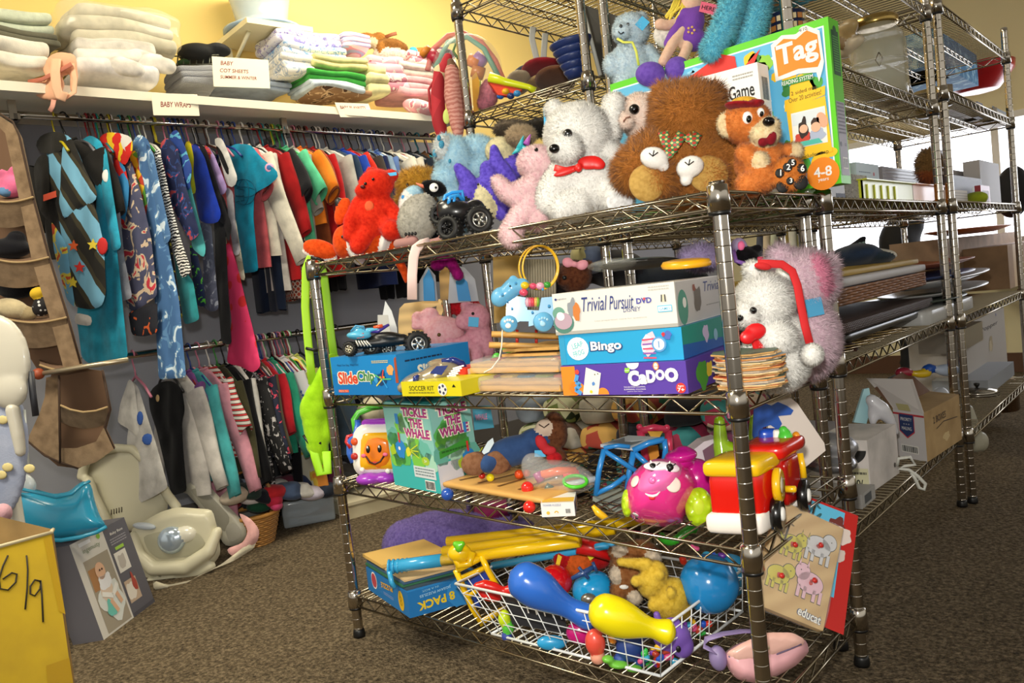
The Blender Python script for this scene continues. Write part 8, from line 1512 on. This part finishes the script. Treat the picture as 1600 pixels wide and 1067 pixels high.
# signs
def card(label,pts,X,lines,col='#8a2420'):
    t=Thing('sign_card',label,'sign'); P=[atX(x,y,X) for x,y in pts]; b=t.part('card'); o,u,v=P[3],P[2]-P[3],P[0]-P[3]; n=np.cross(u,v); n=nrm(n if n@FW<0 else -n); b.obox(o,u,v,-n*.0012,M('#f4ecd4',.7)); F=Face(o,u,v,n); L2=t.part('handwriting')
    for s_,x,y,h,w in lines: F.text(L2,s_,x,y,h*1.25,M(col,.7),1,.012,w,0,.15)
    return t
card('white card reading BABY COT SHEETS SUMMER & WINTER on the wire tray',[(331,88),(420,92),(422,138),(334,135)],-2.262,(('BABY',.25,.80,.11,.22),('COT SHEETS',.37,.55,.10,.50),('SUMMER & WINTER',.44,.33,.09,.64)))
card('white card reading BABY WRAPS pinned to the shelf edge',[(236,145),(308,153),(312,181),(240,180)],-2.27,(('BABY WRAPS',.5,.5,.2,.66),))
card('white card reading BABY BLANKETS pinned to the shelf edge',[(523,160),(578,165),(584,184),(532,183)],-2.19,(('BABY BLANKETS',.48,.68,.18,.76),))
# right half of the shelf : blankets
B_=[('lilac crocheted blanket on top left of the blanket pile',416,520,64,84,'#c4c0e0',.24,2),('pale blue dotted blanket below the crocheted one',430,530,84,98,'#c0d0e0',.26,2),('white and grey blanket pile beside the card',424,475,98,126,'#d0ccc4',.30,3),
('cream yellow folded blanket',470,556,96,116,'#e8dc9c',.32,2),('bright green folded towel',464,556,122,140,'#3c9a3c',.34,2),('pale blue edged folded towel under the green one',466,552,138,150,'#c8d4dc',.34,2),('brown patterned towel at the very bottom of the pile',470,560,149,155,'#9a7450',.33,1),
('lemon folded sheet hanging right of the green towel',556,592,112,156,'#e4dca4',.33,3),('pink and white blanket stack, upper',516,566,66,84,'#e0c4d4',.24,3),('pink patterned blanket in the middle of the pile',560,620,100,150,'#e0b0bc',.30,4),('white folded blanket at right of the pile',600,690,112,132,'#e8dcd0',.30,2),('rose pink folded blanket at the right end',600,690,132,160,'#e0a8ac',.32,3),('striped pink top blanket at right',620,690,94,112,'#e8b8bc',.28,2)]
for i,(lab,x0,x1,y0,y1,c_,off,ly) in enumerate(B_):
    mt=None
    if 'patterned' in lab or 'striped' in lab: mt=M(c_,.9,0,'print','#e8dcd4' if 'brown' not in lab else '#d8b890','#c07888' if 'brown' not in lab else '#5a3a20',14.)
    if 'lilac' in lab: mt=M('#e4e2ee',.9,0,'print','#9a90cc','#f0eee8',26.)
    if 'beside the card' in lab: mt=M('#e0dcd4',.9,0,'print','#a8b4c8','#f0ece4',20.)
    if 'stack, upper' in lab: mt=M('#ecd8e4',.9,0,'stripes','#d898b4','#a8b8e0',24.)
    if 'dotted' in lab: mt=M('#d8dce4',.9,0,'print','#7aa4d4','#e8eef4',30.)
    onshelf('folded_blanket',lab,x0,x1,y0,y1,c_,off,ly,.12,20+i,mat=mt)
t,b=lump('folded_blanket','pink print fabric spilling over the shelf end',dX(640,165,-2.2),[E(M('#e0a0a8',.9,0,'print','#e8d8d0','#c87888',16.),655,168,28,12,0,20,-12)],'bedding',v=4)
d=dX(600,85,-2.36); t=toy('plush_dog','brown and white plush dogs lying on top of the pink blankets'); b=t.part('body'); soft(b,d,[E(FZ('#b87c38'),572,64,13,13,0,12),E(FZ('#b87c38'),592,60,12,9,0,10),E(FZ('#e8d8b0'),582,68,9,8,8),E(FZ('#a06c34'),614,74,24,12,0,18,-8),E(FZ('#f0e4d4'),610,90,30,14,4,18),E(FZ('#b87c38'),596,80,6,16,12,8)],3,3); b.fur(6000,.006,.0014,seed=130)
b=t.part('ribbon_bow'); ribbon(b,[(602,58,8),(612,54,8),(620,52,8)],3,d,M('#8a4a24',.6),flat=.2)
t,b=lump('toy_piece','teal toy block beside the plush dogs',dX(560,58,-2.4),[E(PL('#2a94b0'),560,58,6,5)],'toy',v=2)
t,b=lump('soft_book','orange and blue cloth toy right of the plush dogs',dX(655,82,-2.35),[E(M('#e86a28',.8),658,82,18,8),E(M('#3aa0c0',.8),645,82,7,10,6)],'toy',v=3)
t,b=lump('garment_roll','dark purple and red rolled garments at the shelf end',dX(690,88,-2.3),[E(CL('#5a3a5a'),690,84,24,8,0,20,-8),E(CL('#a01c38'),680,94,20,5,0,16,-14)],'clothing',v=3)
# ---- organiser (hanging shelf unit) at left
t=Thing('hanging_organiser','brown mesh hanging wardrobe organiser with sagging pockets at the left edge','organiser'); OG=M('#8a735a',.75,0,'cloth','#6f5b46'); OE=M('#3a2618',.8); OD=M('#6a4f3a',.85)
d=dX(60,350,-2.05)
lft=[(-40,150),(-42,300),(-34,400),(-20,490),(20,560),(45,585)]; 
b=t.part('side_panel'); b.slab([W(x,y,d) for x,y in((0,182),(22,196),(32,215),(52,310),(76,400),(104,490),(128,575),(100,578),(78,498),(50,408),(30,312),(8,208),(0,200))],FW*.01,OG)
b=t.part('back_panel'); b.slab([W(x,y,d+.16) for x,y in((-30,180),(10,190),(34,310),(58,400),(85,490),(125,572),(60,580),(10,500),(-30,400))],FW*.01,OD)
b=t.part('piping'); b.ptube([(0,178),(20,190),(30,212),(52,310),(76,400),(104,490),(128,575)],1.8,d-.004,OE,6)
for i,(y,x1,x0) in enumerate(((306,52,-30),(400,76,-20),(494,104,0),(570,128,62))):
    b=t.part('shelf_pocket'); P=[];n=14
    for q in range(n+1):
        f=q/n; x=x0+(x1-x0)*f; P.append((x,y+8*math.sin(math.pi*f)+ (2 if i<3 else 0)))
    top=[W(x,yy,d-.01) for x,yy in P]; bot=[W(x,yy+(40 if i<3 else 6),d+.03) for x,yy in P]; n2=len(P)
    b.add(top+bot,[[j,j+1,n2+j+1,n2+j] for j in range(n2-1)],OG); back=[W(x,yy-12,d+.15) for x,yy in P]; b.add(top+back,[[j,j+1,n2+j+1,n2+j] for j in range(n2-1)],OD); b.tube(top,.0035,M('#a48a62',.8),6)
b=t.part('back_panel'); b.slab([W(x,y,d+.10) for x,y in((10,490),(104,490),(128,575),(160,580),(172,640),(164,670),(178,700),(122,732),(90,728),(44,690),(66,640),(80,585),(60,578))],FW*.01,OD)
b=t.part('lower_panel'); b.slab([W(x,y,d+.02) for x,y in((72,590),(90,586),(92,722),(44,692),(46,680),(62,645),(70,620))],FW*.01,OG)
b=t.part('lower_pocket'); P=[(92,632),(110,640),(130,644),(150,642),(168,636)]; n2=5; top=[W(x,y,d) for x,y in P]; bot=[W(x,y+26,d+.04) for x,y in P]; b.add(top+bot,[[j,j+1,n2+j+1,n2+j] for j in range(n2-1)],OG); b.tube(top,.0035,M('#a48a62',.8),6)
b=t.part('lower_pocket'); b.add([W(x,y,d+.01) for x,y in((94,722),(120,732),(150,722),(178,702),(162,668),(150,690),(120,700),(94,700))],[list(range(8))],OG)
b=t.part('piping'); b.ptube([(92,586),(93,640),(94,724)],1.6,d-.002,OE,6); b.ptube([(44,690),(70,712),(94,722),(122,732)],1.6,d-.0,OE,6); b.ptube([(160,578),(172,640),(163,668),(178,702)],1.6,d+.02,OE,6)
b=t.part('support_rail'); b.ptube([(62,584,8),(130,573,8),(200,562,8)],4,d,M('#b8aa90',.3,.7),10); b=t.part('rail_knob'); b.pball(60,584,9,9,d,M('#a04a2c',.5),8)
t,b=lump('plush_bear','pink knitted soft toy in the top organiser pocket',d+.06,[E(CL('#e0709a'),18,292,22,18,0,16),E(CL('#e0709a'),22,268,8,9),E(CL('#e0709a'),4,272,8,8),E(M('#5a84b0',.8),8,300,10,8,10)],'soft toy',v=3)
t,b=lump('black_clothing','black garment stuffed in the second organiser pocket',d+.06,[E(CL('#16161c'),14,388,34,16,0,20),E(CL('#16161c'),26,372,14,12)],'clothing',v=3)
t,b=lump('knitted_hat','cream knitted hat in the third organiser pocket',d+.05,[E(CL('#c8b894'),18,482,26,16,4,18,-14),E(CL('#b8a47c'),40,490,18,12)],'hat',v=3)
t,b=lump('yellow_hat','yellow and white spotted black hat beside the cream one',d+.05,[E(M('#d8b020',.8),60,458,13,10,6,12,20),E(M('#141014',.8,0,'dots','#d8d8d8',sc=70.),66,478,14,18,2,12,-30)],'hat',v=3)
t,b=lump('black_clothing','black garment behind the hats in the third pocket',d+.12,[E(CL('#0c0c12'),24,446,34,22,0,16)],'clothing',v=4)
# ---- things on the floor at left
# cardboard box 6/9
t=Thing('cardboard_box','big yellow cardboard box marked 6/9 at the bottom left corner','box'); d=1.62
yb=M('#c9a818',.6,0,'card','#b8981a'); P0,P1=W(-60,870,1.48),W(80,832,1.62); Q0,Q1=None,W(118,1100,1.50); Q0=P0+(Q1-P1)
nv=nrm(np.cross(P1-P0,Q0-P0)); nv=nv if nv@FW>0 else -nv
b=t.part('front_panel'); b.slab([P0,P1,Q1,Q0],nv*.006,yb); B0,B1=W(-60,793,1.60),W(83,827,1.74); bk=B1-P1; bk[2]=0
b=t.part('side_panel'); b.slab([P1,B1,Q1+bk,Q1],-RT*.006,M('#b08c50',.8,0,'card')); b=t.part('back_panel'); b.slab([B0,B1,Q1+bk,Q0+(B0-P0)*A3(1,1,0)],nv*.006,M('#a88854',.8,0,'card')); b=t.part('rim'); b.tube([P0,P1],.004,M('#cfc2a0',.7),6); b.tube([P1,B1],.004,M('#cfc2a0',.7),6)
F=Face(Q0,Q1-Q0,P0-Q0,-nv); hw_=t.part('handwriting')
def pxline(P,w=.008): 
    pts=[]
    for x,y in P: r_=ray(x,y); tt=((P0-CP)@nv)/(r_@nv); pts.append(CP+tt*r_-nv*.001)
    hw_.tube(pts,.0016,M('#2a2418',.7),6)
pxline([(12,868),(4,885),(-2,905),(0,920),(12,922),(24,910),(26,897),(18,895),(4,905)]); pxline([(41,868),(43,890),(42,920),(39,952)]); pxline([(62,908),(54,906),(47,916),(47,928),(54,931),(62,920),(63,907),(65,930),(67,972)])
b=t.part('tape'); 
def pxpoly(part,P,m,e=.001):
    pts=[]
    for x,y in P: r_=ray(x,y); tt=((P0-CP)@nv)/(r_@nv); pts.append(CP+tt*r_-nv*e)
    part.add(pts,[list(range(len(pts)))],m,False)
pxpoly(b,[(68,842),(80,836),(102,960),(92,955)],M('#b8941c',.35)); b=t.part('tape'); pxpoly(b,[(72,1040),(108,1028),(114,1067),(74,1067)],M('#b08c18',.35))
# baby seat product box
A=atZ(116,1012,.0); 
t=Thing('product_box','grey and white baby chair box with a baby photo, standing on the carpet','box')
bl_,br_=atZ(162,1000,0),atZ(242,940,0); tl_=W(108,852,dZ(162,1000,0)+.0); 
up_=tl_-bl_; lf_=atZ(114,1008,0)
u=br_-bl_; v=up_; w=(lf_-bl_); b=t.part('carton'); b.obox(bl_,u,v,w,M('#5a5860',.5)); P=t.part('printing'); n_=np.cross(u,v); n_=nrm(n_ if n_@FW<0 else -n_); F=Face(bl_,u,v,n_)
F.rect(P,0,0,.56,1,M('#d4d0c8',.5)); F.rect(P,.10,.02,.53,.78,M('#a09684'),2); F.rect(P,.12,.45,.30,.68,M('#a87848'),3); F.blot(P,.33,.30,.20,M('#d8dcd8'),4,4,.22); F.blot(P,.30,.40,.10,M('#dcc8b4'),5,3,.11); F.disc(P,.30,.62,.075,M('#dcb090'),6,ry=.09); F.blot(P,.32,.50,.10,M('#e8e8ec'),6,5,.08); F.line(P,[(.20,.40),(.36,.33),(.48,.42)],.05,M('#ecebe6'),7); F.blot(P,.27,.22,.07,M('#6cc0b4'),7,7,.08); F.line(P,[(.30,.3),(.36,.16)],.05,M('#dcb090'),8); F.line(P,[(.42,.34),(.46,.22)],.05,M('#dcb090'),8); F.disc(P,.29,.63,.012,M('#4a3020'),8); F.disc(P,.33,.63,.012,M('#4a3020'),8)
F.text(P,'ingenuity',.30,.87,.06,M('#7a8a6a'),3,0,.30); F.disc(P,.46,.95,.03,M('#8cc040'),3); F.rect(P,.12,.93,.32,.97,M('#f4f4f4',.3),3)
F.text(P,'Baby Base',.78,.90,.035,WHITE,2,0,.24); F.greek(P,.62,.78,.92,.86,3,M('#9a98a0')); F.rect(P,.66,.72,.82,.755,M('#9cc844'),2); F.rect(P,.60,.48,.82,.70,M('#dedad2'),2); F.blot(P,.70,.59,.06,M('#b8b0a8'),3,5,.08); F.rect(P,.60,.14,.82,.38,M('#c0a890'),2); F.blot(P,.68,.26,.07,M('#e4dcd0'),3,6,.10); F.blot(P,.77,.32,.04,M('#a84030'),4,7,.09); F.rect(P,.58,.0,1,.04,M('#4a4850'),2)
nl=np.cross(w,v); nl=nrm(nl if nl@RT<0 else -nl); 
Fs=Face(bl_+w,-w,v,nl); Fs.greek(P,.3,.45,.9,.75,6,M('#74727c'),1)
# potty
d=(dZ(108,995,0)+dZ(162,1000,0))/2+.06; t=Thing('potty','bright blue baby potty with a white splash guard resting on the grey box','potty'); PB2=PL('#2a9cc4',.25,.4); d=dZ(162,1000,0)+.04
b=t.part('shell'); k=d/FPX; panel(b,[(12,778),(14,764),(30,758),(56,764),(84,772),(108,768),(124,754),(136,750),(143,758),(148,782),(156,806),(167,822),(150,832),(120,840),(86,845),(66,842),(40,830),(20,812),(12,798)],lambda x,y:d+.01+(y-800)*-.0003,.052,PB2,0,22,0,34.,6.,0,1.4)
b=t.part('rim'); b.ptube([(14,770,10),(34,764,24),(60,770,34),(88,777,36),(112,772,34),(128,758,24),(140,752,12)],2.6,d,PB2,8); b=t.part('base_flange'); b.ptube([(22,816,10),(44,832,22),(72,843,28),(96,844,30),(126,839,26),(152,831,16),(166,823,6)],3.4,d,PB2,8)
b=t.part('splash_guard'); soft(b,d,[E(M('#d4dce0',.2,coat=.4),38,756,20,16,4,9,-35),E(M('#d4dce0',.2,coat=.4),28,766,12,14,2,8)],2.5,3)
# high chair parts: booster seats
SEAT=M('#cfc9ae',.4,coat=.15); t=Thing('high_chair','cream plastic baby booster chair with high curved back by the wall','chair'); d=dZ(300,905,0)+.08
b=t.part('backrest'); panel(b,[(122,744),(126,726),(146,708),(172,698),(206,699),(226,712),(246,744),(262,772),(262,800),(230,830),(170,828),(158,800),(146,772),(140,754)],lambda x,y:d+.10,.02,SEAT,0,22,0,16.,7.)
soft(b,d+.06,[L(SEAT,[(128,744,8,0),(132,724,8,0),(150,708,8,0),(176,700,8,-6),(206,701,7,-10)]),L(SEAT,[(138,752,9,4),(146,776,9,4),(160,802,9,2),(172,828,9,0)]),L(SEAT,[(206,701,7,-10),(236,730,7,-6),(262,774,8,0),(276,792,8,4)])],3,4)
b=t.part('seat_base'); panel(b,[(204,826),(250,800),(276,792),(332,796),(341,830),(345,866),(330,886),(300,902),(262,912),(236,916),(220,890),(210,860)],lambda x,y:d,.03,SEAT,0,22,0,18.,7.)
soft(b,d-.02,[L(SEAT,[(210,836,8,0),(218,868,10,10),(240,888,12,14),(290,886,12,14),(326,862,11,10),(340,830,8,0)]),L(SEAT,[(236,908,8,4),(280,908,9,6),(330,884,8,4)])],3,4)
b=t.part('seat_hollow_shade'); panel(b,[(222,838),(250,830),(310,832),(322,850),(300,868),(250,874),(232,862)],lambda x,y:d-.034,.004,M('#a8a48c',.5),0,22,0,14.,7.)  # shade of the seat cavity, painted as a darker panel on the solid base
b=t.part('slot_marks'); 
for q in range(5): b.ptube([(174+q*4,796-q*1),(174+q*4,804-q*1)],1,d-.0,M('#6a6450'),5)
t=Thing('toy_mobile','foil wrapped blue and silver bundle lying in the cream baby chair','bundle'); b=t.part(None); soft(b,d-.02,[E(M('#b8c8d8',.15,.5,coat=.6),268,844,22,22,6,14),E(M('#e0dccc',.3,coat=.5),292,834,18,14,2,12),E(M('#c0c8d0',.3),226,822,20,6,4,8,-6)],3,2)
t=Thing('high_chair_tray','grey cream folding high chair tray leaning right of the booster seat','tray'); b=t.part('frame'); d2=dZ(380,855,0)-.06; S2=M('#b4b0a0',.4); panel(b,[(286,764),(292,754),(306,751),(324,756),(350,784),(378,812),(386,828),(384,842),(370,853),(352,853),(342,838),(318,800)],lambda x,y:d2,.018,S2,0,22,0,8.,6.); b=t.part('inner_face'); panel(b,[(296,764),(316,762),(340,786),(360,808),(352,834),(344,826),(322,796)],lambda x,y:d2-.019,.003,M('#8e8a7c',.5),0,22,0,6.,6.); b=t.part('cup_well'); panel(b,[(350,822),(364,814),(378,828),(376,842),(358,848)],lambda x,y:d2-.019,.004,M('#a09c90',.5),0,22,0,6.,6.)
t=Thing('seat_cover','cream and pink padded cloth seat cover spread under the booster seats','cloth'); b=t.part('cloth'); d3=dZ(300,912,0)+.02; panel(b,[(238,906),(262,914),(300,906),(345,882),(384,852),(402,838),(398,856),(366,876),(312,898),(290,912),(252,922),(241,924)],lambda x,y:d3+(x-300)*.0006,.016,CL('#dcd2b8'),.005,26,30,8.,6.); b=t.part('pink_lining'); panel(b,[(372,800),(392,810),(406,828),(403,846),(386,860),(362,870),(352,858),(380,848),(388,830)],lambda x,y:d3+.06,.014,CL('#dca8a4'),.004,24,40,8.,6.)
# white plastic high chair parts at left edge
t=Thing('high_chair','white plastic high chair back and stem at the left photo edge','chair'); d=dX(30,620,-1.75); b=t.part('backrest'); WP=M('#cfcabc',.35,coat=.2); soft(b,d,[E(WP,-4,560,52,72,0,14,10),E(WP,14,610,30,30,4,12)],4,4); b=t.part('stem'); soft(b,d-.01,[L(WP,[(20,640,11),(28,680,10),(32,706,8)])],3,2); b=t.part('leg'); q_=W(12,720,d+.05); b.tube([q_,A3(q_[0],q_[1],.01)],.018,WP,10); b=t.part('foot'); b.rbox(A3(q_[0],q_[1],.012),(1,0,0),(0,1,0),(0,0,1),(.05,.05,.012),.01,WP,4); b=t.part('dark_rim'); b.ptube([(48,580,-4),(52,620,-6),(56,650,-6)],5,d,M('#2a2c34',.5),8)
t=Thing('padded_seat','pale blue quilted seat pad printed with yellow teddy bears, at the left edge','cushion'); b=t.part('pad'); d=dX(20,720,-1.78); soft(b,d,[E(CL('#a8b0c8','#96a0bc'),0,700,46,110,0,12)],4,3); b=t.part('teddy_print')
for x,y in((4,656),(12,730),(46,732),(2,742)): p_,q_=(W(x,y,d-.022),0); kk=d/FPX; b.ell(p_,[RT*9*kk,UP*7*kk,FW*.003],M('#d8c88c',.8),2)
b=t.part('edge'); b.ptube([(38,640),(42,700),(46,740)],2,d,M('#c8ccc8'),6)
t,b=lump('pink_cloth','pale pink cloth behind the yellow cardboard box',dX(6,800,-1.6),[E(CL('#d8a8b4'),4,802,14,16)],'clothing',v=3)
# wicker basket with socks
t=Thing('wicker_basket','small honey wicker basket with an arched handle full of socks','basket'); c=atZ(400,848,0); b=t.part('weave')
for q in range(13):
    h=.004+q*.0085; R=.068+.028*q/12; m_=36; b.tube([(c[0]+R*math.cos(2*math.pi*j/m_)*(1+.03*(-1)**(j+q)),c[1]+R*math.sin(2*math.pi*j/m_)*(1+.03*(-1)**(j+q)),h) for j in range(m_)],.0048,M('#c08a48',.55,0,'wood',sc=20),5,closed=True)
b=t.part('rim'); b.tube([(c[0]+.098*math.cos(q),c[1]+.098*math.sin(q),.118) for q in np.linspace(0,6.283,30)[:-1]],.008,M('#b8823c',.55),7,closed=True)
b=t.part('handle'); a=nrm(A3(.8,.6,0)); b.tube([c+a*.10*math.cos(q)+A3(0,0,.115+.17*math.sin(q)) for q in np.linspace(0,math.pi,16)],.007,M('#9a6a34',.55),8)
d=np.dot(c-CP,FW); 
for x,y,rx,ry,c_,lab in((392,778,22,11,'#e8dcd8','white sock bundle with pink spots'),(385,765,20,10,'#1c1c22','black sock bundle'),(404,792,20,9,'#1e4a34','dark green striped sock bundle'),(428,782,14,12,'#c02a44','crimson sock bundle'),(368,786,10,10,'#8a1c28','dark red sock at the basket edge'),(432,790,10,8,'#d84a78','pink sock')): t,b=lump('socks',lab+' in the wicker basket',d-.02,[E(CL(c_),x,y,rx,ry,0,14)],'socks',v=3)
# clear tub of clothing
t=Thing('storage_tub','clear plastic storage tub packed with blue grey clothing','tub'); A=atZ(444,828,0); Bq=atZ(526,812,0); u=Bq-A; w=nrm(A3(-u[1],u[0],0))*.2; w=w if w@FW>0 else -w; b=t.part('tub'); b.rbox(A+u*.5+w*.5+A3(0,0,.055),nrm(u),nrm(w),(0,0,1),(np.linalg.norm(u)*.5,.10,.055),.012,M('#ccd4d8',.1,alpha=.4,coat=.5),8); b=t.part('clothing'); cloth_pile(b,A+u*.5+w*.5+A3(0,0,.055),nrm(u),(np.linalg.norm(u)*.46,.09,.05),M('#5a6c7c',.9,0,'print','#6c8090','#3a3c48',14.),3,3)
t=Thing('storage_tub','low white platform box behind the front rack left post','box'); A=atZ(545,812,0); Bq=atZ(640,786,0); u=Bq-A; w=nrm(A3(-u[1],u[0],0))*.3; w=w if w@FW>0 else -w; t.part('box').obox(A,u,w,(0,0,.055),M('#cfc4a4',.6)); t.part('lid').obox(A+A3(0,0,.056)-w*.02,u,w*1.04,(0,0,.012),M('#dcd2b4',.6))
# heaps of clothing on a low shelf along the wall
r=random.Random(8); hc_=[('#3a4450','slate'),('#8a94a4','grey blue'),('#14161c','black'),('#b8b4b0','off white'),('#5a2434','burgundy'),('#23305a','navy'),('#a8a8b4','silver grey'),('#7a3a5c','plum'),('#c8b8a4','beige'),('#2a3a34','dark green'),('#1a1a22','jet black'),('#c02830','scarlet'),('#4a5a78','denim blue'),('#d8d4cc','white'),('#c8c0d0','pale lilac'),('#303848','charcoal blue')]
for i,(c_,nm_) in enumerate(hc_):
    x=372+(i%8)*20+r.uniform(-5,5); y=(752 if i<8 else 772)+r.uniform(-7,7); rx,ry=r.uniform(18,28),r.uniform(8,13)
    d=dX(x,y,-2.26+.10*(i//8))
    t,b=lump('heaped_garment',nm_+' crumpled garment in the heap under the lower rail',d,[E(CL(c_),x,y,rx,ry,0,28,r.uniform(-25,25)),E(CL(c_),x+r.uniform(-8,8),y-ry*.6,rx*.6,ry*.6,6,18)],'clothing',v=4,sm=2,group='garments heaped under the lower rail')
p0,p1=rl(350,0,.30,780),rl(560,0,.30,780)
t=Thing('low_bench','low grey shelf carrying the heap of garments along the wall','bench'); p0[2]=p1[2]=0; t.part('top').obox(p0+A3(0,0,.09)-WN*.26,p1-p0,WN*.42,(0,0,.02),M('#7a7670',.7)); 
for f in(.02,.5,.96): t.part('leg').obox(p0+(p1-p0)*f-WN*.2,WE*.03,WN*.3,(0,0,.09),M('#5a5650',.7))
for _t in THINGS: _t.done()
